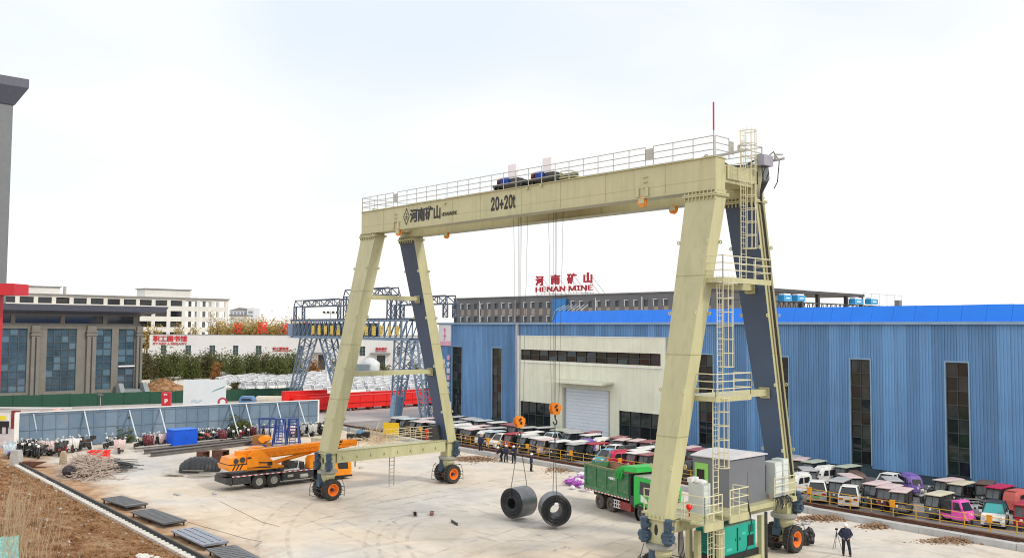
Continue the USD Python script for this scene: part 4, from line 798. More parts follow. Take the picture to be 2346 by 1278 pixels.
for k in range(26):
    a, b = R.uniform(0, 6.28), R.uniform(.1, .5); c = np.array([34.3, 6.1 + R.uniform(-.6, .7), 3.55]); m.path([c, c + [.25, .3 * math.cos(a), .25 * b], c + [.42, .45 * math.cos(a + .5), -.1], c + [.40, .5 * math.cos(a + .7), -b - .15]], .02, 4)
gb(m, 'loose_cables', CABLE)
m = MB()
for k in range(14):
    c = np.array([34.1 + R.uniform(-.3, .2), 7.0 + R.uniform(-1.3, .5), 3.5]); m.bar(c, c + [R.uniform(-.4, .4), R.uniform(-.6, .6), R.uniform(.02, .5)], .1, .03)
gb(m, 'scrap_wood', paint('wood_orange', (.52, .26, .13), .8, var=.3))
m = MB()
for k in range(5): m.path([(33.2 + k * .03, -1.9 + .05 * k, 2.7), (33.2 + k * .04, -1.9 + .06 * k, 1.6), (33.3 + .05 * k, -1.8 + .04 * k, .5 + .1 * k)], .03, 4)
m.path([(35.45, 1.15, 4.2), (35.6, 1.25, 3.0), (35.4, 1.1, 1.6), (34.9, 1.0, .5)], .03, 5); m.path([(32.6, -4.0, 2.2), (32.4, -4.2, 1.2), (31.9, -4.4, .1)], .022, 4); gb(m, 'hanging_cable', CABLE)
# generator slung under the sill
m = MB(); m.bx(32.3, 34.0, .85, 4.15, .95, 2.45); ge = gb(m, 'generator', TEAL)
m = MB(); m.bx(32.3, 34.0, .85, 4.15, 2.451, 2.50); gb(m, 'generator_top', paint('generator_lid', (.10, .20, .17), .5), ge)
m = MB(); m.bx(32.2, 34.1, .7, 4.3, .62, .949); gb(m, 'generator_base', BLACK, ge)
m = MB(); m.bx(34.001, 34.02, 2.3, 2.4, 1.05, 2.3).bx(34.001, 34.02, 2.55, 2.62, 1.6, 1.75).bx(34.001, 34.02, 2.15, 2.2, 1.6, 1.75).bx(34.001, 34.015, 3.3, 3.95, 1.15, 1.75); gb(m, 'door_gap', BLACK, ge)
m = MB()
for k in range(9): m.bx(34.001, 34.03, 3.4, 3.95, 1.9 + k * .05, 1.92 + k * .05)
for k in range(12): m.bx(32.5, 33.8, .82, .849, 1.1 + k * .1, 1.15 + k * .1)
gb(m, 'louvre', paint('louvre_dark', (.0, .12, .09), .5), ge)
m = MB(); m.bx(34.001, 34.012, 1.3, 1.8, 1.15, 1.3).bx(34.001, 34.012, 2.8, 3.1, 1.85, 2.0); gb(m, 'label_plate', paint('plate_green', (.05, .5, .38), .4), ge)
m = MB()
for x, y in ((34.15, .45), (34.15, 4.45), (32.15, .45), (32.15, 4.45), (34.15, -1.55)): m.bx(x - .14, x + .14, y - .14, y + .14, .401 if y > 0 else .12, 2.719)
each(m, 'hanger_post', CREAM, gc, world=True); m = MB()
m.bx(32.0, 34.3, .32, .60, .12, .4).bx(32.0, 34.3, 4.32, 4.60, .12, .4).bx(32.05, 34.25, .61, 4.31, .3, .6); gb(m, 'hanger_frame', CREAM)
m = MB(); m.tube((33.2, 3.0, 2.5), (33.2, 3.0, 2.71), .12, 8); m.tube((34.3, 4.75, .3), (34.3, 4.75, 2.9), .09, 6); gb(m, 'exhaust_pipe', STEEL)
# left sill walkway
rail_run([(.35, 2.6, 3.66), (.35, 7.4, 3.66)], 'guard_rail', 1.15, 2, 1.35); rail_run([(.9, 3.0, 3.67), (.9, 7.2, 3.67)], 'guard_rail', 1.0, 2, 2.1, r=.018)
m = MB(); m.bx(.2, .66, 2.4, 7.5, 3.55, 3.64); gb(m, 'walkway', GALV)
m = MB(); m.bx(.4, 1.1, 6.9, 7.6, 3.68, 4.9); gb(m, 'dark_cabinet', STEEL)
m = MB(); m.ball((.5, 6.6, 4.4), .16, 2); m.tube((.5, 6.6, 3.67), (.5, 6.6, 4.25), .035, 6); gb(m, 'warning_beacon', paint('beacon_red', (.8, .01, .01), .25))

# trolleys, ropes, hooks and coils
VIOL = paint('winch_blue', (.035, .09, .42), .4); MAROON = paint('brake_maroon', (.10, .015, .02), .5)
hooks = []
for n_, (tx, lab) in enumerate(((17.0, 'left hoist trolley with blue winch motor on the crane girders'), (20.4, 'right hoist trolley with blue winch motor on the crane girders'))):
    x0, x1 = tx - 1.55, tx + 1.5
    t = thing('hoist_trolley', lab, 'trolley', (tx, 2.43, ZT + .1), 0, 'hoist trolleys on the girders')
    m = MB()
    for y in (.78, 4.05):
        for x in (x0 + .4, x1 - .4): m.tube((x, y - .06, ZT + .26), (x, y + .06, ZT + .26), .16, 14)
    m.build('wheel', STEEL, t, world=True)
    m = MB(); m.bx(x0, x1, .6, 4.25, ZT + .36, ZT + .48).bx(x0 + .1, x0 + .25, .6, 4.25, ZT + .2, ZT + .359).bx(x1 - .25, x1 - .1, .6, 4.25, ZT + .2, ZT + .359); m.build('deck', STEEL, t, world=True)
    m = MB(); m.bx(tx - .85, tx - .2, .75, 1.45, ZT + .5, ZT + .98)
    for k in range(6): m.bx(tx - .82 + k * .1, tx - .78 + k * .1, .71, .749, ZT + .55, ZT + .94)
    m.build('winch_motor', VIOL, t, world=True)
    m = MB(); m.lathe([(.1, -.12), (.27, -.12), (.27, .12), (.1, .12)], (tx - 1.2, 1.1, ZT + .78), (1, 0, 0), 16); m.bx(tx - 1.42, tx - 1.15, .9, 1.4, ZT + .48, ZT + .9); m.build('brake', MAROON, t, world=True)
    m = MB(); m.tube((tx - .9, 2.6, ZT + .74), (tx + 1.0, 2.6, ZT + .74), .24, 16); m.bx(tx - 1.0, tx - .85, 2.3, 2.9, ZT + .48, ZT + .95).bx(tx + .95, tx + 1.1, 2.3, 2.9, ZT + .48, ZT + .95); m.build('rope_drum', STEEL, t, world=True)
    m = MB(); m.bx(tx + .1, tx + .85, .8, 1.3, ZT + .48, ZT + .85).bx(tx + .9, tx + 1.3, .8, 1.2, ZT + .48, ZT + .7); m.build('gearbox', STEEL, t, world=True)
    m = MB(); m.bx(tx - .35, tx + .45, .95, 1.2, ZT + .85, ZT + 1.85); m.build('control_panel', SIGNW, t, world=True)
    if n_ == 1:
        m = MB(); m.path([(tx + 1.5, .7, ZT + .45), (tx + 1.6, .7, ZT + .72), (tx + 2.5, .7, ZT + .68), (tx + 3.1, .7, ZT + .45), (tx + 1.5, .7, ZT + .45)], .035, 5).bx(tx + 1.5, tx + 2.9, .6, 4.2, ZT + .25, ZT + .33); m.build('buffer_frame', CREAM, t, world=True)
    hx = 16.4 if n_ == 0 else 19.86; hz_ = 6.72 if n_ == 0 else 7.86
    m = MB()
    for dx, dy in ((-.5, -.25), (-.15, .2), (.15, -.2), (.5, .25)): m.tube((hx + dx, 2.43 + dy, ZT + .5), (hx + dx * .45, 2.43 + dy * .5, hz_ + .3), .016, 4)
    m.tube((hx - .2, 2.43, ZT + .4), (hx - .2, 2.43, hz_ + .3), .016, 4); m.build('hoist_rope', STEEL, t, world=True)
    h = thing('hook_block', ['orange hook block hanging lower, above the left steel coil', 'orange hook block hanging higher, above the right steel coil'][n_], 'hook block', (hx, 2.43, hz_), 0, 'hook blocks')
    m = MB()
    for q in (-.16, 0, .16): m.lathe([(.05, -.05), (.34, -.05), (.27, 0), (.34, .05), (.05, .05)], (q * .9, q * -.27, .05), (1, -.3, 0), 16)
    m.build('sheave', HOOKO, h)
    m = MB(); m.prism([(-.32, .25), (.32, .25), (.36, 0), (.2, -.4), (-.2, -.4), (-.36, 0)], (-.22, .07, 0), (.28, .96, 0), (0, 0, 1), (.03, -.01, 0)).prism([(-.32, .25), (.32, .25), (.36, 0), (.2, -.4), (-.2, -.4), (-.36, 0)], (.2, -.06, 0), (.28, .96, 0), (0, 0, 1), (.03, -.01, 0)); m.build('side_plate', HOOKO, h)
    m = MB()
    for a_, z_ in ((-.14, .12), (.12, .05), (0, -.12), (-.05, .2), (.18, -.2)): m.lathe([(.001, .0), (.075, .0)], (.26, a_ - .05, z_), (1, -.3, 0), 10)
    m.tube((-.3, .09, -.05), (.3, -.09, -.05), .07, 10); m.build('axle_hole', BLACK, h)
    m = MB(); m.tube((0, 0, -.4), (0, 0, -.6), .06, 8); m.path([(0, 0, -.6), (.05, 0, -.72), (.17, 0, -.85), (.12, 0, -1.02), (0, 0, -1.08), (-.13, 0, -1.0), (-.17, 0, -.88)], .05, 7); m.build('hook', STEEL, h)
    hooks.append((hx, hz_))
COIL = paint('coil_steel', (.19, .195, .205), .36, .8, var=.2, scale=1.5); COILF = paint('coil_edge', (.035, .036, .04), .42, .5, var=.3, scale=6)
for n_, (px, py, r_, w_, ri, da, lab) in enumerate(((1187, 1150, 1.03, 1.55, .36, -.62, 'left hanging steel coil, turned so its wide outer band shows'), (1268, 1161, 1.02, 1.45, .40, .13, 'right hanging steel coil facing us with a round hole through it'))):
    hx, hz_ = hooks[n_]; z = 1.22 if n_ == 0 else 1.27
    vd = np.array([CAM[0] - hx, CAM[1] - 2.43]); a = math.atan2(vd[1], vd[0]) + (-.72 if n_ == 0 else .15)
    c = thing('steel_coil', lab, 'steel coil', (hx, 2.43, z), a, 'hanging steel coils')
    m = MB(); m.lathe([(ri, -w_ / 2), (r_, -w_ / 2)], (0, 0, 0), (1, 0, 0), 56); f1 = m.f[0].copy()
    m = MB(); prof = [(r_ - .01, -w_ / 2), (r_, -w_ / 2 + .02), (r_, w_ / 2 - .02), (r_ - .01, w_ / 2)]; m.lathe(prof, (0, 0, 0), (1, 0, 0), 64); b_ = m.build('outer_band', COIL, c, smooth=40)
    m = MB(); rr = np.linspace(r_ - .01, ri, 15)
    for e in (1, -1):
        p_ = [(q, e * (w_ / 2 + (.012 if k % 2 else -.012) + (.03 if k in (5, 9) else 0))) for k, q in enumerate(rr)]
        mm = MB(); mm.lathe(p_, (0, 0, 0), (1, 0, 0), 64); m.add(mm.v[0], mm.f[0] if e > 0 else mm.f[0][:, ::-1])
    m.build('coil_face', COILF, c)
    m = MB(); m.lathe([(ri, w_ / 2), (ri, -w_ / 2)], (0, 0, 0), (1, 0, 0), 40); m.build('bore', COILF, c, smooth=True)
    top = hz_ - z - 1.0; m = MB()
    for q in (-1, 1):
        e = q * (w_ / 2 + .05); m.path([(0, 0, top), (e, 0, r_ + .02), (e, 0, ri + .02 - .06)], .024, 5)
    m.tube((-w_ / 2 - .05, 0, ri - .04), (w_ / 2 + .05, 0, ri - .04), .024, 5)
    m.build('sling', STEEL, c)
    if n_ == 1: m = MB(); m.ball((w_ / 2 + .05, 0, ri + .02), (.05, .15, .12), 1); m.build('shackle', SIGNW, c)
# ------------------------------------------------------------------ old blue lattice gantry
GBLUE = paint('gantry_blue', (.195, .27, .37), .5, var=.15, scale=.4, dirt=(.16, .2, .27), damt=.4); GDARK = paint('gantry_dark', (.07, .095, .14), .5, var=.2)
og = thing('lattice_gantry', 'old grey blue lattice gantry with a slogan girder standing on truss legs', 'gantry', (-70, 42, 0), 0)
gA, gB = np.array([-94.5, 43.6, 0.]), np.array([-43.5, 38.4, 0.]); gd = (gB - gA); GL = np.linalg.norm(gd); gd /= GL; gn = np.array([gd[1], -gd[0], 0])   # gn towards the camera
GZ0, GZ1 = 11.45, 14.35
_q = wallpt(684, 760, gA, math.atan2(gd[1], gd[0])); gA = np.array([_q[0], _q[1], 0.]); GL = np.linalg.norm(gB - gA)
def gp(a, n, z): return gA + gd * a + gn * n + np.array([0, 0, z])
for n in (-1.4, 1.4):
    m = MB(); m.bar(gp(0, n, GZ0 + .15), gp(GL, n, GZ0 + .15), .3).bar(gp(0, n, GZ1), gp(GL, n, GZ1), .3).bar(gp(0, n + .3, GZ0 - .05), gp(GL, n + .3, GZ0 - .05), .5, .1)
    m.build('girder_chord', GBLUE, og, world=True)
    m = MB(); a = 0; k = 0
    while a < GL - 1.6:
        m.bar(gp(a, n, GZ0 + .3), gp(a, n, GZ1 - .1), .14).bar(gp(a, n, GZ0 + .3), gp(a + 1.7, n, GZ1 - .1), .12); a += 1.7
    m.build('girder_web', GBLUE, og, world=True)
m = MB(); m.bar(gp(0, 0, GZ1 + .25), gp(GL, 0, GZ1 + .25), 3.2, .12)
for a in np.arange(0, GL, 1.2): m.bar(gp(a, -1.6, GZ1 + .15), gp(a, 1.7, GZ1 + .15), .15, .1)
m.build('girder_deck', GDARK, og, world=True)
m = MB(); m.bar(gp(3, 1.1, (GZ0 + GZ1) / 2), gp(GL - 9, 1.1, (GZ0 + GZ1) / 2), .06, 2.1); m.build('sign_board', GDARK, og, world=True)
GOLD = paint('letter_gold', (.66, .48, .09), .5, var=.1)
da = math.atan2(gd[1], gd[0])
pl0 = wallpt(714, 758, gp(0, 1.62, 0), da); pl1 = wallpt(906, 758, gp(0, 1.62, 0), da)
t0 = (pl0 - gA) @ gd; t1 = (pl1 - gA) @ gd
for i, ch in enumerate('质量铸精品  诚信编织未来'):
    if ch == ' ': continue
    a = t0 + (t1 - t0) * i / 12.0; L_ = lettering(ch, 1.6, .05, 3); L_.vertices[:, 0] *= 1.25 / np.ptp(L_.vertices[:, 0]); m = MB(); m.mesh(L_, frame(gp(a, 1.62, GZ0 + .55), gd, (0, 0, 1))); m.build('slogan_character', GOLD, og, world=True)
# end box with a red mark
m = MB(); m.bar(gp(-.9, 0, GZ0 + 1.3), gp(1.2, 0, GZ0 + 1.3), 3.4, 2.2); m.build('end_box', GBLUE, og, world=True)
def lattice_leg(p0, p1, w0, w1, n, name='leg'):
    p0, p1 = np.array(p0, float), np.array(p1, float); m = MB(); ax = [gd, gn]
    def c(f, i, j): return p0 + (p1 - p0) * f + (ax[0] * i + ax[1] * j) * (w0 + (w1 - w0) * f) / 2
    for i in (-1, 1):
        for j in (-1, 1): m.bar(c(0, i, j), c(1, i, j), .24)
    for k in range(n):
        f0, f1 = k / n, (k + 1) / n
        for j in (-1, 1): m.bar(c(f0, -1 if k % 2 else 1, j), c(f1, 1 if k % 2 else -1, j), .11)
        m.bar(c(f0, -1, -1 if k % 2 else 1), c(f1, -1, 1 if k % 2 else -1), .11).bar(c(f0, 1, -1 if k % 2 else 1), c(f1, 1, 1 if k % 2 else -1), .11)
        for i, j in ((-1, -1), (1, 1)): m.bar(c(f1, i, -1), c(f1, i, 1), .1); m.bar(c(f1, -1, j), c(f1, 1, j), .1)
    return m.build(name, GBLUE, og, world=True)
def gat(px, depth_pt): q = wallpt(px, 760, gp(0, 0, 0), da); return (q - gA) @ gd
for px, pb in ((708, (672, 914)), (752, (792, 880)), (928, (906, 956)), (962, (1004, 905))):
    a = gat(px, 0); top = gp(a, 0, GZ0 - .05); q = at(pb[0], pb[1]) if pb[1] > 910 else None
    if q is None:
        q2 = at(672, 914) if pb[0] < 850 else at(906, 956); cx = gp(gat((708 + 752) / 2 if pb[0] < 850 else 945, 0), 0, 0); q = cx * 2 - q2; q[2] = 0
    lattice_leg(q, top, 1.0 if pb[1] > 950 else 1.3, 2.2, 8)
    if pb[1] > 950:
        d_ = (top - q); m = MB(); lo = q; hi = q + d_ * .28
        m.bar(lo, hi, 1.25, 1.25); m.build('leg_plating', paint('gantry_light', (.20, .33, .47), .5), og, world=True)
for (a_px, b_px, ty) in ((682, 790, 687), (796, 905, 662), (906, 1036, 680)):
    a, b = gat(a_px, 0), gat(b_px, 0); d_ = np.linalg.norm((gp((a + b) / 2, 0, 0) - CAM)[:2] @ _fh[:2]); zt_ = zat(ty, (a_px + b_px) / 2, d_); m = MB(); w = 1.1
    def seg(P, Q, nn):
        P, Q = np.array(P), np.array(Q)
        for j in (-.8, .8):
            for e in (0, 1):
                o = gn * j + (e * w) * (np.array([0, 0, -1.0]) if abs(P[2] - Q[2]) < 1 else (gd if P is not None and (Q - P)[2] > 0 else -gd)); m.bar(P + o, Q + o, .17)
            for k in range(nn):
                o0 = np.array([0, 0, -w]) if abs(P[2] - Q[2]) < 1 else (gd * w if (Q - P)[2] > 0 else -gd * w); f0, f1 = k / nn, (k + 1) / nn
                m.bar(P + (Q - P) * f0 + gn * j + (o0 if k % 2 else 0), P + (Q - P) * f1 + gn * j + (0 if k % 2 else o0), .11); m.bar(P + (Q - P) * f1 + gn * j, P + (Q - P) * f1 + gn * j + o0, .09)
    seg(gp(a, 0, GZ1 + .3), gp(a, 0, zt_ - w), 4); seg(gp(b, 0, zt_ - w), gp(b, 0, GZ1 + .3), 4); seg(gp(a + .5, 0, zt_), gp(b - .5, 0, zt_), 7)
    m.bar(gp(a, .8, zt_ - w), gp(a + .6, .8, zt_), .14).bar(gp(b, .8, zt_ - w), gp(b - .6, .8, zt_), .14).bar(gp(a, -.8, zt_ - w), gp(a + .6, -.8, zt_), .14).bar(gp(b, -.8, zt_ - w), gp(b - .6, -.8, zt_), .14)
    m.build('portal_frame', GDARK, og, world=True)

# red girders lying on the ground
REDB = paint('girder_red', (.72, .02, .015), .42, var=.06, scale=.3)
for k, (x, y0, y1, z0, h, w, lab) in enumerate(((-62.6, 32.5, 62, .45, 2.0, 1.1, 'long bright red box girder lying in front, nearest the road'), (-64.6, 31.0, 63, .45, 2.25, 1.1, 'long bright red box girder lying behind the front one'), (-66.5, 30.0, 37.5, .45, 2.75, 1.2, 'short taller red girder piece at the left behind the hoarding'))):
    g_ = thing('red_girder', lab, 'girder', (x, (y0 + y1) / 2, 0), 0, 'red girders')
    m = MB(); m.bx(x - w / 2 + .06, x + w / 2 - .06, y0, y1, z0 + .05, z0 + h - .05); m.build('web', REDB, g_, world=True)
    m = MB(); m.bx(x - w / 2, x + w / 2, y0 - .03, y1 + .03, z0 + h - .049, z0 + h).bx(x - w / 2, x + w / 2, y0 - .03, y1 + .03, z0, z0 + .049).bx(x + w / 2 - .059, x + w / 2 + .12, y0, y1, z0 + h * .42, z0 + h * .42 + .08); m.build('flange', REDB, g_, world=True)
    m = MB()
    for y in np.arange(y0 + 1, y1, 2.6): m.bx(x + w / 2 - .058, x + w / 2 + .03, y, y + .1, z0 + .1, z0 + h - .1)
    m.build('stiffener', REDB, g_, world=True)
    m = MB()
    for y in np.arange(y0 + 1, y1, 3.2): m.bx(x - w / 2 - .1, x + w / 2 + .15, y, y + .35, 0, z0 - .001)
    m.build('support_block', RUST, g_, world=True)

# green hoarding, then grey blue hoarding with struts
GREENH = paint('hoarding_green', (.006, .062, .036), .6, var=.12, scale=.3)
a, b = at(-40, 938), at(694, 913); d = (b - a); L_ = np.linalg.norm(d); d /= L_; gh = thing('green_hoarding', 'low dark green hoarding in front of the grey library and car field', 'hoarding', a, math.atan2(d[1], d[0])); n = int(L_ / 2.0)
for k in range(n):
    m = MB(); x0 = L_ * k / n; x1 = L_ * (k + 1) / n; h = 2.05 + .03 * (k % 3)
    for q in range(4): m.bx(x0 + (x1 - x0) * q / 4 + .001, x0 + (x1 - x0) * (q + 1) / 4 - .001, -.03 - .02 * (q % 2), .03, 0, h)
    m.build('hoarding_panel', GREENH, gh)
m = MB()
for k in range(0, n, 2): m.tube((L_ * k / n, -.1, 0), (L_ * k / n, -.1, 2.25), .05, 5)
each(m, 'post', GREENH, gh)
HBLUE = [paint(f'hoarding_blue_{c}', v, .85, var=.14, scale=.5, spec=.2, dirt=(.24, .24, .24), damt=.6) for c, v in (('mid', (.15, .22, .31)), ('pale', (.175, .245, .335)), ('deep', (.135, .205, .295)))]
HRAIL = paint('hoarding_rail', (.13, .19, .26), .5)
a, b = at(36, 1030), at(727, 986); d = b - a; L_ = np.linalg.norm(d); d /= L_; hb = thing('blue_hoarding', 'tall grey blue sheet hoarding with white top rail and slanting struts behind motorbikes', 'hoarding', a, math.atan2(d[1], d[0])); n = 27; HH = 3.85
for k in range(n):
    m = MB(); x0, x1 = L_ * k / n + .01, L_ * (k + 1) / n - .01; m.bx(x0, x1, .0, .04, .05, HH); m.build('fence_sheet', HBLUE[(k * 5 + k // 3) % 3], hb)
for k in range(n + 1): m = MB(); x = L_ * k / n; m.bx(x - .03, x + .03, -.07, -.001, 0, HH); m.build('upright', HRAIL, hb)
for z in (.15, 1.95, 3.6):
    m = MB()
    for k in range(n): m.bx(L_ * k / n + .031, L_ * (k + 1) / n - .031, -.06, -.002, z, z + .07)
    m.build('cross_rail', HRAIL, hb)
m = MB(); m.bx(-.15, L_ + .15, -.08, .12, HH + .001, HH + .10).bx(-.22, .22, -.14, .18, 0, HH).bx(L_ - .05, L_ + .15, -.14, .18, 0, HH); m.build('white_frame', WHITEP, hb)
nn = np.array([d[1], -d[0], 0])
for tp, bp in (((76, 947), (91, 1026)), ((193, 941), (213, 1031)), ((296, 940), (320, 1029)), ((366, 936), (389, 1022)), ((527, 925), (551, 1013)), ((563, 922), (585, 1008)), ((634, 920), (655, 1004)), ((684, 918), (709, 1001))):
    q = at(*bp); t_ = wallpt(tp[0], tp[1], a, math.atan2(d[1], d[0])); t_[2] = min(t_[2], HH - .1); m = MB(); m.bar(t_ + nn * .09, q, .11); m.build('strut', paint('strut_pale', (.50, .55, .60), .45), hb, world=True)
# white billboard, parking sign, white grille, barrier, vehicles beyond the hoarding
def panel_thing(name, label, cat, px0, px1, y0, y1, depth, th=.15, posts=True, mat=WHITEP):
    p = far(px0, depth); w = (px1 - px0) * depth / FPX; z0, z1 = zat(y1, px0, depth), zat(y0, px0, depth)
    t = thing(name, label, cat, (p[0], p[1], 0), math.atan2(_r[1], _r[0])); m = MB(); m.bx(0, w, 0, th, max(z0, .1), z1); bd = m.build('board', mat, t)
    if posts:
        m = MB(); m.bx(.2, .4, th + .01, th + .2, 0, z1 - .3).bx(w - .4, w - .2, th + .01, th + .2, 0, z1 - .3); each(m, 'post', STEEL, t)
    return t, w, max(z0, .1), z1
t, w, z0, z1 = panel_thing('billboard', 'white billboard with pale blue swooshes standing behind the blue hoarding', 'billboard', 425, 522, 869, 940, 134, mat=paint('board_pale', (.66, .72, .76), .5, var=.04))
m = MB()
for k in range(9):
    x = w * (.66 + .03 * k); zc = z1 - (z1 - z0) * .40 + .07 * k; m.hexa([(x, -.012, zc - .05), (x + .55, -.012, zc + .25), (x + .55, -.002, zc + .25), (x, -.002, zc - .05), (x, -.012, zc + .03), (x + .5, -.012, zc + .36), (x + .5, -.002, zc + .36), (x, -.002, zc + .03)])
m.build('swoosh', paint('swoosh_blue', (.30, .46, .52), .5), t)
m = MB(); m.lathe([(.001, 0), (.75, 0)], (w * .93, -.01, z0 + 1.2), (0, -1, 0), 20); m.build('red_disc', paint('disc_red', (.42, .06, .10), .5), t); m = MB(); m.lathe([(.001, 0), (.42, 0)], (w * .93, -.014, z0 + 1.25), (0, -1, 0), 16); m.build('disc_centre', WHITEP, t)
m = MB()
for k in range(5): m.ball((w * (.22 + .05 * k), -.005, z0 + 1.35 + .12 * math.sin(k * 2)), (.22, .012, .2), 1)
m.build('print_shapes', paint('print_blue', (.45, .56, .64), .5), t)
t, w, z0, z1 = panel_thing('parking_sign', 'red parking sign box with a white P beside the billboard', 'sign', 376, 396, 898, 940, 131, .5, False, RED)
m = MB(); m.mesh(lettering('P', .62, .02, 5, LATIN), frame((w * .36, -.022, z0 + (z1 - z0) * .40), (1, 0, 0), (0, 0, 1))).mesh(lettering('停车', .25, .02, 3), frame((w * .25, -.022, z1 - .45), (1, 0, 0), (0, 0, 1))); m.build('lettering', WHITEP, t)
t, w, z0, z1 = panel_thing('yellow_notice', 'white notice board with a yellow patch at the left edge beside the hoarding', 'sign', 4, 29, 946, 964, 112, .2, True); m = MB(); m.bx(.1, w * .8, -.02, -.001, z0 + .12, z0 + .62); m.build('yellow_patch', paint('patch_yellow', (.75, .68, .03), .5), t); m = MB(); m.bx(0, w, .02, .18, z0 - .75, z0 - .02); m.build('dark_box', BLACK, t)
bz = far(4, 118); t = thing('barrier_gate', 'white barrier boom above red boxes behind the left end of the hoarding', 'barrier', (bz[0], bz[1], 0), math.atan2(_r[1], _r[0])); w = 168 * 118 / FPX; zq = zat(934, 80, 118); m = MB(); m.bx(0, w, -.05, .05, zq - .08, zq + .1); m.build('boom', WHITEP, t)
m = MB()
for x in (w * .2, w * .58): m.bx(x, x + .9, -.3, .3, 0, zq - .35)
m.build('housing', paint('barrier_maroon', (.22, .03, .03), .5), t); m = MB(); m.ball((w * .80, .3, zq - .45), (.9, .6, .55), 2); m.build('hood', paint('hood_pink', (.62, .42, .38), .5), t)
gq = at(40, 1028); gw_ = 31 * 99 / FPX; t = thing('pipe_frame', 'white welded pipe frame leaning on the left end of the blue hoarding', 'frame', gq, math.atan2(d[1], d[0])); m = MB()
for x in (0.1, .75, 1.1, 1.8): m.tube((x, -.35, 0), (x, -.2, 3.0), .05, 6)
for z in (1.25, 2.45): m.tube((.0, -.25, z), (1.9, -.25, z), .05, 6)
m.build('frame', WHITEP, t)
lq = far(237, 116); t = thing('street_lamp', 'thin solar street lamp in front of the green hoarding', 'street lamp', (lq[0], lq[1], 0), 0); zl = zat(903, 237, 116); m = MB(); m.tube((0, 0, 0), (0, 0, zl), .05, 6); m.build('pole', GALV, t); m = MB(); m.hexa([(-.45, -.3, zl), (.35, -.3, zl - .2), (.35, .3, zl - .2), (-.45, .3, zl), (-.45, -.3, zl + .06), (.35, -.3, zl - .14), (.35, .3, zl - .14), (-.45, .3, zl + .06)]); m.build('solar_panel', STEEL, t)
lq = far(758, 330); t = thing('flood_mast', 'tall flood light mast far behind the lattice gantry', 'light mast', (lq[0], lq[1], 0), math.atan2(_r[1], _r[0])); zl = zat(711, 758, 330); m = MB(); m.tube((0, 0, 0), (0, 0, zl), .22, 6, .12); m.build('pole', GALV, t); m = MB(); m.bx(-2.6, 2.6, -.1, .1, zl - 1.2, zl - 1.0)
for x in (-2.4, -.9, .9, 2.4): m.bx(x - .45, x + .45, -.3, .2, zl - .95, zl - .3)
m.build('lamp_bar', STEEL, t)
lq = far(753, 205); t = thing('flag_pole', 'white pole standing between the two left truss legs', 'pole', (lq[0], lq[1], 0), 0); m = MB(); m.tube((0, 0, 0), (0, 0, 10.5), .28, 8, .2); m.build('pole', WHITEP, t)
# tanker and blue pickup beyond the hoarding
tk = far(592, 150); a_ = math.atan2(_r[1], _r[0]); t = thing('tanker_trailer', 'beige tank body parked behind the right part of the hoarding', 'tanker', (tk[0], tk[1], 0), a_); zt_ = zat(906, 620, 150); m = MB(); m.lathe([(.01, 0), (.7, .02), (.85, .3), (.85, 4.4), (.7, 4.68), (.01, 4.7)], (0, 0, zt_ - .85), (1, 0, 0), 18); m.build('tank', paint('tank_beige', (.56, .52, .44), .5), t, smooth=40); m = MB(); m.bx(0, 4.7, -.7, .7, .5, .9); m.build('chassis', STEEL, t); m = MB()
for x in (.8, 3.6, 4.2): m.tube((x, -.95, .45), (x, .95, .45), .45, 14)
each(m, 'wheel', RUBBER, t)
tk = far(556, 146); t = thing('blue_lorry', 'small blue lorry cab just showing above the hoarding beside the tanker', 'lorry', (tk[0], tk[1], 0), a_); zt_ = zat(907, 570, 146); m = MB(); m.prism([(0, .5), (2.3, .5), (2.3, 1.7), (1.9, zt_ - .02), (.25, zt_ - .02), (0, 1.8)], (0, -.9, 0), (1, 0, 0), (0, 0, 1), (0, 1.8, 0)); m.build('cab', paint('lorry_blue', (.10, .22, .42), .4), t); m = MB(); m.prism([(.4, 1.6), (2.1, 1.6), (1.8, zt_ - .35), (.45, zt_ - .35)], (0, -.92, 0), (1, 0, 0), (0, 0, 1), (0, .019, 0)); m.build('window', GLASS, t); m = MB(); m.tube((.6, -.95, .45), (.6, .95, .45), .45, 14); m.tube((1.8, -.95, .45), (1.8, .95, .45), .45, 14); each(m, 'wheel', RUBBER, t)

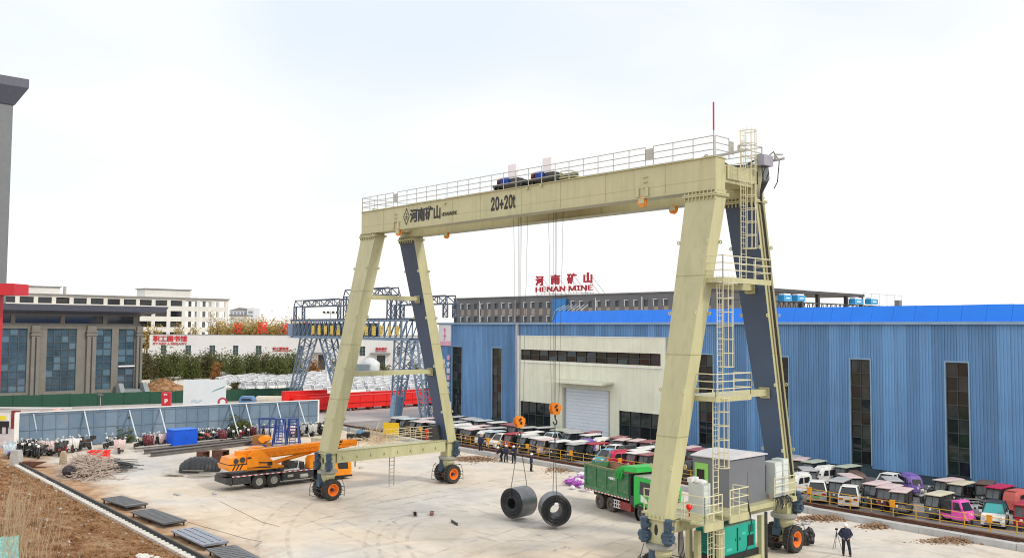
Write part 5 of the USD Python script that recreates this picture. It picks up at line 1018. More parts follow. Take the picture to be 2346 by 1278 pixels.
# ------------------------------------------------------------------ field of white car bodies
CARW = paint('car_primer_white', (.72, .73, .75), .35, var=.04); CARD = paint('car_dark_opening', (.32, .33, .35), .4)
def side_poly(pts, y, th, m): m.prism(pts, (0, y, 0), (1, 0, 0), (0, 0, 1), (0, th, 0))
def car_parts(t, body, roofm, glassm, L=4.3, W=1.72, H=1.5, shell=False):
    h = L / 2; bl = H * .58
    m = MB(); m.prism([(-h, .25), (-h + .05, bl - .02), (-h + .5, bl), (h * .42, bl), (h - .15, bl - .16), (h, .5), (h - .03, .22)], (0, -W / 2, 0), (1, 0, 0), (0, 0, 1), (0, W, 0)); b = m.build('body', body, t)
    r0, r1, r2, r3 = -h * .88, -h * .62, h * .12, h * .48; y0, y1 = W / 2 - .03, W / 2 - .2
    m = MB(); m.hexa([(r0, -y0, bl), (r3, -y0, bl), (r3, y0, bl), (r0, y0, bl), (r1, -y1, H - .06), (r2, -y1, H - .06), (r2, y1, H - .06), (r1, y1, H - .06)]); m.build('windows', glassm, t)
    m = MB(); m.hexa([(r1 - .05, -y1 - .02, H - .06), (r2 + .06, -y1 - .02, H - .06), (r2 + .06, y1 + .02, H - .06), (r1 - .05, y1 + .02, H - .06), (r1 + .1, -y1 + .1, H), (r2 - .1, -y1 + .1, H), (r2 - .1, y1 - .1, H), (r1 + .1, y1 - .1, H)])
    for s_ in (-1, 1):
        for f_ in (0, .44, 1):
            x0 = r0 + (r3 - r0) * f_; x1 = r1 + (r2 - r1) * f_; m.bar((x0, s_ * (y0 + .01), bl), (x1, s_ * (y1 + .01), H - .05), .09 if f_ in (0, 1) else .1, .05)
    m.build('roof', roofm, t)
    m = MB()
    for x in (-h * .62, h * .64):
        for s_ in (-1, 1): m.lathe([(.001, .0), (.30, .0)] if shell else [(.001, .02), (.16, .02), (.20, .0), (.31, .0), (.31, -.2)], (x, s_ * (W / 2 + .012), .31), (0, s_, 0), 16)
    each(m, 'wheel_arch' if shell else 'wheel', CARD if shell else RUBBER, t)
    return b
first_car = None; cnt = 0
CL = 'white bare car body among the tight rows of the car field'
cs = []
for i in range(-60, 60):
    for j in range(-60, 60):
        p = far(740, 215) + np.array([math.cos(-.15), math.sin(-.15), 0]) * (i * 5.0 + (j % 2) * 1.1) + np.array([-math.sin(-.15), math.cos(-.15), 0]) * j * 2.35
        v = p - CAM; dp = v @ FWD; px = 1173 + FPX * (v @ RIGHT) / dp; py = 639 - FPX * (v @ UP) / dp
        if dp > 0 and 505 < px < 1005 and 852 < py < 903 and not (px < 690 and py > 893): cs.append((dp, p))
cs.sort(key=lambda c: c[0])
for k, (dp, p) in enumerate(cs[:285]):
    rr = random.Random(k); p = p + np.array([rr.uniform(-.4, .4), rr.uniform(-.15, .15), 0]); a = -.15 + rr.uniform(-.07, .07) + (math.pi if rr.random() < .3 else 0)
    if first_car is None: first_car = thing('car_body', CL, 'car', p, a, 'white car bodies in the field'); car_parts(first_car, CARW, CARW, CARD, shell=True)
    else: dup(first_car, CL, 'car', p, a, 'white car bodies in the field')
for k, (px, py, lab) in enumerate(((868, 858, 'white car body stacked at the top of the heap beyond the field'), (842, 868, 'white car body at the left of the heap beyond the field'), (735, 870, 'white car body at the far left edge under the hall canopy'))):
    p = at(px, py); dup(first_car, lab, 'car', p + [0, 0, .0], -.3 + k, None)
mx = at(848, 872); t = thing('covered_machine', 'pale mixer shaped machine with a grey grid panel beyond the car field', 'machine', mx, .4); m = MB(); m.ball((0, 0, 3.6), (2.6, 2.2, 2.2), 2, .2); m.build('drum', paint('drum_pale', (.55, .58, .60), .5), t, smooth=True); m = MB(); m.hexa([(-3.4, -2.6, .4), (1.2, -2.9, .4), (1.2, -2.5, .4), (-3.4, -2.3, .4), (-3.0, -2.2, 4.2), (1.4, -2.5, 4.2), (1.4, -2.1, 4.2), (-3.0, -1.9, 4.2)]); m.build('grid_panel', paint('grid_grey', (.22, .26, .30), .5), t)
# iron fence in front of the field
a, b = at(522, 896), at(690, 893); d2 = b - a; L2 = np.linalg.norm(d2); d2 /= L2; t = thing('iron_fence', 'thin grey iron fence in front of the white car field', 'fence', a, math.atan2(d2[1], d2[0])); m = MB(); m.bx(0, L2, -.03, .03, 1.7, 1.76).bx(0, L2, -.03, .03, .2, .26)
for x in np.arange(0, L2, .3): m.bx(x - .015, x + .015, -.015, .015, 0, 1.9)
m.build('railings', paint('fence_grey', (.12, .15, .19), .5), t); m = MB()
for x in np.arange(0, L2, 2.4): m.bx(x - .05, x + .05, -.05, .05, 0, 2.0)
each(m, 'post', paint('fence_grey', (.12, .15, .19), .5), t)
# soil heap
c = far(378, 185); g_ = np.linspace(-1, 1, 30); P_ = np.array([[x * 6.0, y * 7, 0] for x in g_ for y in g_]); rr = np.hypot(P_[:, 0] / 6.0, P_[:, 1] / 7); P_[:, 2] = np.clip(1 - rr, 0, 1) * 3.2 * (.6 + .8 * fbm(P_ * .35 + 7, 4)) - .05; n = 30
q = np.array([[i * n + j, (i + 1) * n + j, (i + 1) * n + j + 1, i * n + j + 1] for i in range(n - 1) for j in range(n - 1)])
m = MB(); m.add(P_ + c, np.vstack([q[:, [0, 1, 2]], q[:, [0, 2, 3]]])); solid('soil_heap', m, BANK, 'reddish soil heap beyond the green hoarding beside the library steps', 'soil heap')
# ------------------------------------------------------------------ plants
def leafmat(name, c0, c1, sc=.8):
    return usdkit.material(stage, f'/World/Looks/{name}', {'g': ('geometry', {}), 'n': ('noise_texture', {'scale': sc, 'detail': 4, 'roughness': .7}), 'r': ('rgb_ramp', {'ramp': [(.3, c0), (.7, c1)]}),
        'p': ('principled_bsdf', {'roughness': .7, 'specular_ior_level': .2}), 't': ('translucent_bsdf', {}), 'm': ('mix_closure', {'fac': .3})},
        [('g.position', 'n.vector'), ('n.fac', 'r.fac'), ('r.color', 'p.base_color'), ('r.color', 't.color'), ('p.BSDF', 'm.closure1'), ('t.BSDF', 'm.closure2')], surface='m.closure')
LEAFG = leafmat('leaf_green', (.065, .09, .028), (.16, .175, .06)); LEAFY = leafmat('leaf_yellow', (.28, .20, .05), (.55, .40, .13)); LEAFD = leafmat('leaf_olive', (.05, .06, .025), (.14, .12, .05)); LEAFR = leafmat('leaf_rust', (.20, .09, .03), (.36, .18, .06)); BARK = paint('bark', (.10, .075, .055), .9, var=.3)
def leaves(rng, pts, size, up=.5):
    n = len(pts); u = rng.normal(size=(n, 3)); u /= np.linalg.norm(u, axis=1, keepdims=True); w = rng.normal(size=(n, 3)); w = np.cross(u, w); w /= np.linalg.norm(w, axis=1, keepdims=True)
    s = size * rng.uniform(.6, 1.3, (n, 1)); v = np.stack([pts - u * s, pts + w * s * .45, pts + u * s, pts - w * s * .45], 1).reshape(-1, 3)
    i = np.arange(n)[:, None] * 4; return v, np.vstack([i + [0, 1, 2], i + [0, 2, 3]])
def shrub(name, label, cat, base, w, h, nleaf, size, mat, seed, group=None, trunk=True, bare=0):
    rng = np.random.default_rng(seed); t = thing(name, label, cat, base, 0, group); m = MB(); tips = []
    ns = max(3, int(w * 1.6))
    for k in range(ns):
        a = rng.uniform(0, 6.28); r_ = rng.uniform(0, .5) * w; e = np.array([r_ * math.cos(a), r_ * math.sin(a) * .7, h * rng.uniform(.7, 1.0)]); s0 = np.array([e[0] * .35, e[1] * .35, 0]); mid = (s0 + e) / 2 + rng.normal(0, .12 * w * .3, 3)
        m.tube(s0, mid, .03 * h * .5, 4, .02 * h * .5).tube(mid, e, .02 * h * .5, 4, .006 * h); tips += [mid, e, (mid + e) / 2]
        for q in range(3 + bare): b = mid + (e - mid) * rng.uniform(.1, .9); tt = b + rng.normal(0, .16 * w, 3) + [0, 0, .12 * h]; m.tube(b, tt, .012 * h * .5, 3, .004 * h); tips.append(tt)
    m.build('trunk' if h > 4 and cat == 'tree' else 'stem', BARK, t)
    tips = np.array(tips + ([[e_[0] * 1.1, e_[1] * 1.1, h * .18] for e_ in tips] + [[e_[0], e_[1], h * .38] for e_ in tips] if cat != 'tree' else [])); P_ = tips[rng.integers(0, len(tips), nleaf)] + rng.normal(0, 1, (nleaf, 3)) * np.array([.13 * w, .11 * w, .10 * h]); P_ = P_[(P_[:, 2] > .1)]
    m = MB(); m.add(*leaves(rng, P_, size)); m.build('crown' if cat == 'tree' else 'foliage', mat, t)
HEDGE = [(338, 818, 'leftmost'), (372, 815, 'second'), (405, 817, 'third'), (438, 819, 'fourth'), (470, 816, 'fifth'), (505, 822, 'sixth'), (540, 824, 'seventh'), (575, 822, 'eighth'), (608, 820, 'ninth'), (640, 819, 'tenth'), (668, 821, 'eleventh')]
for k, (px, ty, od) in enumerate(HEDGE):
    d_ = 232 + 6 * (k % 3); p = far(px, d_); shrub('bamboo_clump', f'{od} green bamboo clump from the library in front of the white hall', 'shrub', p, 5.6, zat(ty, px, d_) + .6, 2800, .30, LEAFG if k % 4 else LEAFD, 50 + k, 'bamboo clumps along the white hall')
    p2 = far(px + 16, d_ + 10); shrub('back_bamboo', f'{od} clump from the left in the back bamboo row by the hall', 'shrub', p2, 5.2, zat(ty + 3, px, d_), 1200, .32, LEAFG, 90 + k, 'bamboo clumps in the back row')
for k, (px, ty, d_, w, mat, lab) in enumerate(((365, 868, 192, 3.4, LEAFD, 'dark round shrub on the soil heap by the library'), (392, 870, 196, 4.4, LEAFD, 'wide dark shrub behind the soil heap'), (500, 834, 226, 3.2, LEAFR, 'rust coloured shrub in front of the bamboo row'), (720, 823, 262, 5.2, LEAFR, 'reddish bush left of the truss legs by the hall'), (770, 826, 262, 4.4, LEAFD, 'dark bush between the truss legs by the hall'), (880, 838, 262, 4.6, LEAFD, 'dark round bush below the right canopy of the hall'), (955, 836, 262, 5.0, LEAFD, 'dark bush right of the hall doors'), (1002, 838, 255, 4.2, LEAFG, 'green bush behind the crane leg at the hall end'), (545, 880, 178, 1.6, LEAFD, 'small dark bush on the iron fence'), (652, 905, 160, 2.2, LEAFG, 'small green bush behind the tanker'))):
    p = far(px, d_); shrub('round_shrub', lab, 'shrub', p, w, max(1.6, zat(ty, px, d_) + .2), 800, .28, mat, 130 + k)
for k in range(17):
    px = 500 + k * 12.2; d_ = 335 + 9 * (k % 3); p = far(px, d_); shrub('autumn_tree', f'yellow autumn tree behind the white hall, {["first","second","third","fourth","fifth","sixth","seventh","eighth","ninth","tenth","eleventh","twelfth","thirteenth","fourteenth","fifteenth","sixteenth","seventeenth"][k]} from the left', 'tree', p, 7.0, zat(741 + 5 * ((k * 7) % 4) / 2, px, d_), 800, .45, LEAFY, 170 + k, 'yellow autumn trees behind the hall', bare=2)
for k, px in enumerate((338, 364, 412, 447, 486)):
    d_ = 338; p = far(px, d_); shrub('small_autumn_tree', f'small yellow tree in front of the unfinished block, {["first","second","third","fourth","fifth"][k]} from the library', 'tree', p, 4.2, zat(752, px, d_), 420, .4, LEAFY, 210 + k, 'small yellow trees by the unfinished block', bare=3)
for k, (px, py, h, w, lab) in enumerate(((272, 1012, 2.2, 3.4, 'tall green weeds growing against the blue hoarding behind the scooter'), (545, 1000, 2.3, 3.0, 'green weeds growing against the blue hoarding behind the motorbikes'))):
    p = at(px, py); shrub('hoarding_weeds', lab, 'weeds', p, w, h * .8, 2600, .20, LEAFG, 230 + k)
# dry reeds on the bank and brushwood by the railing
DRY = paint('dry_reed', (.42, .33, .22), .9, var=.3, scale=3)
m = MB(); rr = random.Random(3)
for k in range(240):
    px = abs(rr.gauss(0, 66)); py = rr.uniform(1170, 1340); s_, t_ = toS(at(px, py, .6)); z = float(bankz(s_, t_)); p = S(s_, t_, z - .05)
    h = rr.uniform(.7, 3.0); e = p + [rr.uniform(-.2, .55), rr.uniform(-.1, .65), h]; md = (p + e) / 2 - [rr.uniform(0, .18), rr.uniform(0, .18), 0]; m.tube(p, md, .012, 3, .010); m.tube(md, e, .010, 3, .003)
    if rr.random() < .5: m.tube(md, md + [rr.uniform(-.35, .35), rr.uniform(-.35, .35), .35], .008, 3, .003)
m.build('dry_reeds', DRY, None, label='dry leafless reeds on the brown bank at the bottom left', category='reeds', kind='stuff')
m = MB(); P_ = []
for i in range(14):
    for j in range(10): s_, t_ = toS(at(-25 + 5.2 * i, 1246 + 6 * j, .9)); P_.append(S(s_, t_, float(bankz(s_, t_)) + .10 + .12 * noise(np.array([i * .7, j * .7, 0]))))
q = np.array([[i * 10 + j, i * 10 + j + 1, (i + 1) * 10 + j + 1, (i + 1) * 10 + j] for i in range(13) for j in range(9)]); P_ = np.array(P_); v = np.vstack([P_, P_ - [0, 0, .03]]); f = np.vstack([q[:, [0, 2, 1]], q[:, [0, 3, 2]]]); m.add(v, np.vstack([f, f[:, ::-1] + len(P_)]))
solid('dust_net', m, paint('net_teal', (.24, .48, .44), .9, var=.35, scale=3), 'torn teal dust net lying on the bank in the bottom left corner', 'net')
m = MB()
for k in range(16): px, py = 340 + rr.uniform(-26, 26), 1268 + rr.uniform(-5, 5); s_, t_ = toS(at(px, py, .8)); z = float(bankz(s_, t_)); m.ball(S(s_, t_, z + .06), (rr.uniform(.1, .3), rr.uniform(.1, .25), rr.uniform(.05, .12)), 1, .5)
m.build('plaster_rubble', WCONC, None, label='white rubble lumps on the brown bank', category='rubble', kind='stuff')
m = MB()
for k in range(2600):
    s_, t_ = rr.uniform(-34, 24), -18.8 - abs(rr.gauss(0, 5)); z = float(bankz(s_, t_)); r_ = rr.uniform(.03, .13) * (2.4 if rr.random() < .07 else 1)
    b = MB(); b.ball((0, 0, 0), (r_, r_ * rr.uniform(.6, 1), r_ * .7), 0); m.add(b.v[0] + S(s_, t_, z + r_ * .3), b.f[0])
_ = 0; m.build('soil_clods', BANK, None, label='loose brown soil clods on the bank', category='soil', kind='stuff')
m = MB()
for k in range(260):
    s_, t_ = rr.uniform(-34, 24), -18.9 - abs(rr.gauss(0, 5)); z = float(bankz(s_, t_)); r_ = rr.uniform(.03, .09) * (2 if rr.random() < .1 else 1); b = MB(); b.ball((0, 0, 0), (r_, r_ * rr.uniform(.6, 1), r_ * .6), 1, .6); m.add(b.v[0] + S(s_, t_, z + r_ * .3), b.f[0])
m.build('bank_stones', CONC, None, label='pale stones strewn over the brown bank', category='stones', kind='stuff')
WEED = paint('dead_weed', (.30, .22, .12), .9, var=.4, scale=3); m = MB()
for k in range(420):
    s_, t_ = rr.uniform(-34, 24), -19.2 - abs(rr.gauss(0, 4)); z = float(bankz(s_, t_)); p = S(s_, t_, z)
    for q in range(4): m.tube(p, p + [rr.uniform(-.3, .3), rr.uniform(-.3, .3), rr.uniform(.1, .45)], .010, 3, .003)
m.build('dead_weeds', WEED, None, label='short broken dead weeds on the brown bank', category='weeds', kind='stuff')
BRUSH = paint('brushwood_tan', (.50, .38, .24), .9, var=.3, scale=4)
m = MB()
for k in range(320):
    px, py = 862 + rr.gauss(0, 26), 1004 + rr.gauss(0, 9); p = at(px, py) + [0, 0, rr.uniform(0, .6)]; dd = np.array([rr.gauss(0, 1), rr.gauss(0, 1), rr.gauss(0, .35)]); dd /= np.linalg.norm(dd); m.tube(p, p + dd * rr.uniform(.6, 2.2), .025, 3)
m.build('brushwood', BRUSH, None, label='tangled tan brushwood between the mobile crane boom and the tricycles', category='brushwood', kind='stuff')

# ------------------------------------------------------------------ yellow railing on the parking strip
yr = thing('yellow_railing', 'long yellow pipe railing with orange boxes in front of the parked tricycles', 'railing', S(0, 23.6, PZ), SA)
xs_ = np.arange(-29, 46, 1.62)
for i, x in enumerate(xs_):
    m = MB(); m.tube((x, 0, 0), (x, 0, 1.12), .032, 6); m.bx(x - .1, x + .1, -.1, .1, 0, .02); m.build('post', YEL, yr)
    if i % 4 == 2: m = MB(); m.bx(x - .16, x + .16, -.18, -.035, .78, 1.22); m.bx(x - .19, x + .19, -.2, -.02, 1.221, 1.25); m.build('orange_box', paint('box_orange', (.80, .33, .01), .4), yr)
for z in (.4, .76, 1.12):
    m = MB(); m.tube((xs_[0], 0, z), (xs_[-1], 0, z), .024, 6); m.build('rail', YEL, yr)
yb = at(896, 998, .4); t = thing('yellow_board', 'yellow sheet board fixed at the left end of the railing', 'board', yb, math.atan2(_r[1], _r[0]) - .15); m = MB(); m.bx(-.95, .95, -.03, .03, .1, 1.55); m.build('sheet', paint('board_yellow', (.72, .47, .01), .45, var=.15), t); m = MB(); m.bx(-.8, -.7, .031, .1, 0, 1.3).bx(.7, .8, .031, .1, 0, 1.3); m.build('post', YEL, t)

# ------------------------------------------------------------------ tricycles and small cars
COLS = {'black': (.018, .019, .021), 'grey': (.11, .115, .12), 'silver': (.42, .425, .43), 'white': (.70, .70, .69), 'maroon': (.13, .018, .03), 'red': (.38, .012, .025), 'rose': (.30, .10, .12), 'magenta': (.48, .01, .07), 'pink': (.64, .50, .50), 'cream': (.60, .55, .42), 'purple': (.19, .11, .42), 'blue': (.06, .20, .42), 'teal': (.05, .30, .34), 'green': (.10, .16, .10), 'palegreen': (.42, .46, .38), 'hotpink': (.80, .10, .48), 'salmon': (.55, .11, .09), 'brown': (.12, .07, .05), 'lightblue': (.20, .42, .56), 'paleblue': (.45, .55, .62)}
def col(n): return paint('vehicle_' + n, COLS[n], .38, var=.12, scale=1.6, dirt=tuple(.5 * c + .12 for c in COLS[n]), damt=.45)
WSH = paint('windscreen_hazy', (.085, .10, .11), .16, var=.6, scale=1.2, spec=.8); SEAT = paint('seat_dark', (.03, .028, .028), .8); VG = paint('vehicle_glass', (.018, .022, .026), .08, spec=.7); LAMP = paint('lamp_pale', (.7, .7, .66), .15); CHROME = paint('chrome', (.5, .5, .5), .2, .8); TAIL = paint('tail_red', (.35, .01, .015), .3)
def wheels(t, spots, r, w=.14):
    for x, y in spots:
        m = MB(); m.lathe([(r * .5, -w / 2), (r * .92, -w / 2), (r, -w / 4), (r, w / 4), (r * .92, w / 2), (r * .5, w / 2)], (x, y, r), (0, 1, 0), 18); wl_ = m.build('wheel', RUBBER, t)
        m = MB(); m.lathe([(.001, -w * .3), (r * .5, -w * .42), (r * .5, w * .42), (.001, w * .3)], (x, y, r), (0, 1, 0), 12); m.build('rim', CHROME, wl_)
def trike(t, kind, body, roof):
    """kinds: cab (closed), open (roof on posts), round (rounded moulded cab), cargo (cab and dark box), bed (flat bed)"""
    B, Rf = col(body), col({'grey': 'silver', 'maroon': 'rose'}.get(roof, roof) if kind in ('cab', 'open') else roof); L, W = 2.7, 1.12; x0, x1 = -1.3, .82; H = 1.68
    m = MB(); m.hexa([(x0, -W / 2, .30), (x1, -W / 2, .30), (x1, W / 2, .30), (x0, W / 2, .30), (x0, -W / 2, .78), (x1, -W / 2 + .02, .72), (x1, W / 2 - .02, .72), (x0, W / 2, .78)]); m.hexa([(x1 + .002, -W / 2 + .02, .36), (1.18, -.28, .42), (1.18, .28, .42), (x1 + .002, W / 2 - .02, .36), (x1 + .002, -W / 2 + .05, .86), (1.12, -.25, .80), (1.12, .25, .80), (x1 + .002, W / 2 - .05, .86)]); m.build('body', B, t)
    if kind in ('cab', 'open'):
        m = MB(); m.hexa([(x1 + .10, -W / 2 + .08, .87), (x1 + .14, -W / 2 + .08, .86), (x1 + .14, W / 2 - .08, .86), (x1 + .10, W / 2 - .08, .87), (x1 - .18, -W / 2 + .1, H - .06), (x1 - .14, -W / 2 + .1, H - .07), (x1 - .14, W / 2 - .1, H - .07), (x1 - .18, W / 2 - .1, H - .06)]); m.build('windscreen', WSH, t)
        m = MB(); a0, a1 = (x1 + .145, .86), (x1 - .135, H - .07)
        for y in (-W / 2 + .1, 0, W / 2 - .1): m.bar((a0[0], y, a0[1]), (a1[0], y, a1[1]), .05 if y else .02, .03)
        m.bar((a0[0], -W / 2 + .1, a0[1] + .02), (a0[0], W / 2 - .1, a0[1] + .02), .05, .05).bar((a1[0], -W / 2 + .1, a1[1] - .04), (a1[0], W / 2 - .1, a1[1] - .04), .05, .05); m.build('windscreen_frame', B if body not in ('grey', 'silver') else BLACK, t)
        m = MB(); m.bx(1.02, 1.14, -.16, .16, .52, .60).bx(.86, .98, -W / 2 + .06, -W / 2 + .2, .6, .74).bx(.86, .98, W / 2 - .2, W / 2 - .06, .6, .74); each(m, 'lamp_unit', CHROME, t)
        m = MB()
        for s in (-1, 1):
            for a, b in (((x1 + .1, .74), (x1 - .17, H - .04)), ((-.05, .76), (-.05, H - .04)), ((x0 + .05, .76), (x0 + .05, H - .04))): m.bar((a[0], s * (W / 2 - .04), a[1]), (b[0], s * (W / 2 - .07), b[1]), .06, .06)
        each(m, 'post', paint('trike_frame', (.03, .03, .034), .45), t)
        if kind == 'cab':
            m = MB()
            for s in (-1, 1): m.hexa([(x0 + .08, s * (W / 2 - .06) - .01, .79), (x1 + .02, s * (W / 2 - .06) - .01, .79), (x1 + .02, s * (W / 2 - .06) + .01, .79), (x0 + .08, s * (W / 2 - .06) + .01, .79), (x0 + .08, s * (W / 2 - .08) - .01, H - .05), (x1 - .2, s * (W / 2 - .08) - .01, H - .05), (x1 - .2, s * (W / 2 - .08) + .01, H - .05), (x0 + .08, s * (W / 2 - .08) + .01, H - .05)])
            m.bx(x0 + .04, x0 + .07, -W / 2 + .1, W / 2 - .1, .79, H - .05); m.build('side_curtain', VG if body in ('black', 'maroon', 'brown', 'green') else SEAT, t)
        m = MB(); m.hexa([(x0 - .12, -W / 2 - .03, H - .05), (x1 + .12, -W / 2 - .03, H - .06), (x1 + .12, W / 2 + .03, H - .06), (x0 - .12, W / 2 + .03, H - .05), (x0 - .1, -W / 2 - .03, H), (x1 + .14, -W / 2 - .03, H - .01), (x1 + .14, W / 2 + .03, H - .01), (x0 - .1, W / 2 + .03, H)]); m.hexa([(x0 - .09, -W / 2 - .02, H + .001), (x1 + .12, -W / 2 - .02, H - .009), (x1 + .12, W / 2 + .02, H - .009), (x0 - .09, W / 2 + .02, H + .001), (x0 + .1, -W / 2 + .2, H + .06), (x1 - .1, -W / 2 + .2, H + .055), (x1 - .1, W / 2 - .2, H + .055), (x0 + .1, W / 2 - .2, H + .06)]); m.build('roof', Rf, t)
    elif kind == 'round':
        m = MB(); lay = [(.60, x1 + .30, x0 - .02, .54), (.95, x1 + .20, x0 - .05, .56), (1.32, x1 - .02, x0 + .02, .53), (1.52, x1 - .2, x0 + .12, .47), (1.62, x1 - .45, x0 + .3, .36)]
        pts = []
        for z, a, b, w in lay: pts.append([(b, -w * .8, z), (b + .12, -w, z), (a - .22, -w, z), (a, -w * .72, z), (a, w * .72, z), (a - .22, w, z), (b + .12, w, z), (b, w * .8, z)])
        v = np.array(pts).reshape(-1, 3); f = []
        for k in range(len(lay) - 1):
            for i in range(8): j = (i + 1) % 8; f += [[k * 8 + i, k * 8 + j, k * 8 + 8 + j], [k * 8 + i, k * 8 + 8 + j, k * 8 + 8 + i]]
        f += [[32, 32 + i, 33 + i] for i in range(1, 7)]; m.add(v, np.array(f)[:, ::-1] if False else f); m.build('cabin_shell', B, t)
        m = MB()
        for s in (-1, 1):
            for a, b, c, d in ((-.95, -.15, -.82, -.15), (-.02, .62, -.02, .42)): m.hexa([(a, s * .572 - .006, .92), (b, s * .572 - .006, .92), (b, s * .572 + .006, .92), (a, s * .572 + .006, .92), (c, s * .545 - .006, 1.36), (d, s * .545 - .006, 1.36), (d, s * .545 + .006, 1.36), (c, s * .545 + .006, 1.36)])
        m.hexa([(x1 + .20, -.34, .97), (x1 + .23, -.34, .97), (x1 + .23, .34, .97), (x1 + .20, .34, .97), (x1 - .03, -.32, 1.36), (x1 + .0, -.32, 1.36), (x1 + .0, .32, 1.36), (x1 - .03, .32, 1.36)]); m.build('windows', VG, t)
        m = MB(); m.hexa([(x0 + .15, -.38, 1.621), (x1 - .42, -.38, 1.621), (x1 - .42, .38, 1.621), (x0 + .15, .38, 1.621), (x0 + .25, -.3, 1.66), (x1 - .5, -.3, 1.66), (x1 - .5, .3, 1.66), (x0 + .25, .3, 1.66)]); m.build('roof', Rf, t)
    elif kind == 'cargo':
        m = MB(); m.hexa([(-1.5, -.58, .6), (.02, -.58, .6), (.02, .58, .6), (-1.5, .58, .6), (-1.45, -.52, 1.42), (.0, -.52, 1.45), (.0, .52, 1.45), (-1.45, .52, 1.42)]); m.build('cargo_cover', col(roof), t)
        m = MB(); m.hexa([(.05, -.56, .3), (1.15, -.5, .35), (1.15, .5, .35), (.05, .56, .3), (.05, -.52, 1.52), (.62, -.46, 1.55), (.62, .46, 1.55), (.05, .52, 1.52)]); m.build('cab', B, t)
        m = MB()
        for s in (-1, 1): m.hexa([(.15, s * .552 - .008, .92), (.78, s * .532 - .008, .92), (.78, s * .532 + .008, .92), (.15, s * .552 + .008, .92), (.15, s * .53 - .008, 1.42), (.55, s * .495 - .008, 1.42), (.55, s * .495 + .008, 1.42), (.15, s * .53 + .008, 1.42)])
        m.hexa([(.93, -.38, .95), (.96, -.38, .95), (.96, .38, .95), (.93, .38, .95), (.67, -.36, 1.45), (.70, -.36, 1.45), (.70, .36, 1.45), (.67, .36, 1.45)]); m.build('windows', VG, t)
    elif kind == 'bed':
        m = MB()
        for z in (.95, 1.15):
            for s in (-1, 1): m.tube((-1.3, s * .52, z), (.2, s * .52, z), .02, 5)
            m.tube((-1.3, -.52, z), (-1.3, .52, z), .02, 5)
        for x in (-1.3, -.55, .2):
            for s in (-1, 1): m.tube((x, s * .52, .75), (x, s * .52, 1.15), .02, 5)
        m.build('side_rails', CHROME, t); m = MB(); m.bx(.3, .62, -.3, .3, .79, .95); m.build('seat', SEAT, t); m = MB(); m.path([(.85, -.35, 1.15), (.95, 0, 1.05), (.85, .35, 1.15)], .02, 5).tube((.95, 0, 1.05), (1.05, 0, .7), .03, 5); m.build('handlebar', STEEL, t)
    m = MB(); m.lathe([(.001, .03), (.07, .03), (.09, 0), (.09, -.05)], (1.16, 0, .72), (1, 0, .15), 12); m.build('headlight', LAMP, t)
    if kind == 'open': m = MB(); m.bx(-1.15, -.75, -.48, .48, .79, .95).bx(-1.22, -1.1, -.48, .48, .95, 1.3).bx(.05, .4, -.3, .3, .79, .93); m.build('seat', SEAT, t)
    if kind != 'bed': m = MB(); m.bx(.98, 1.06, -.62, -.5, 1.02, 1.14).bx(.98, 1.06, .5, .62, 1.02, 1.14); each(m, 'mirror', BLACK, t)
    wheels(t, [(1.0, 0), (-.85, -.5), (-.85, .5)] if kind != 'round' else [(.7, -.47), (.7, .47), (-.85, -.47), (-.85, .47)], .26)
def mini(t, body, roof, glass=None, rear=False):
    car_parts(t, col(body), col(roof), glass or VG, L=2.9, W=1.42, H=1.58)
    m = MB()
    for s in (-1, 1): m.lathe([(.001, .03), (.10, .03), (.13, 0), (.13, -.06)], (1.41, s * .5, .72), (1, 0, .2), 14)
    each(m, 'headlight', LAMP, t); m = MB(); m.bx(1.45, 1.475, -.42, .42, .40, .52).bx(1.45, 1.47, -.5, .5, .27, .33); m.build('grille', BLACK, t)
    m = MB()
    for s in (-1, 1): m.bx(-1.47, -1.44, s * .5 - .14, s * .5 + .14, .66, .80)
    each(m, 'tail_light', TAIL, t); m = MB(); m.bx(-1.475, -1.445, -.2, .2, .52, .66); m.build('number_plate', BLACK if rear else SIGNW, t)
    m = MB()
    for s in (-1, 1): m.bx(.62, .74, s * .80 - .09, s * .80 + .09, .92, 1.04)
    each(m, 'mirror', col(body), t)
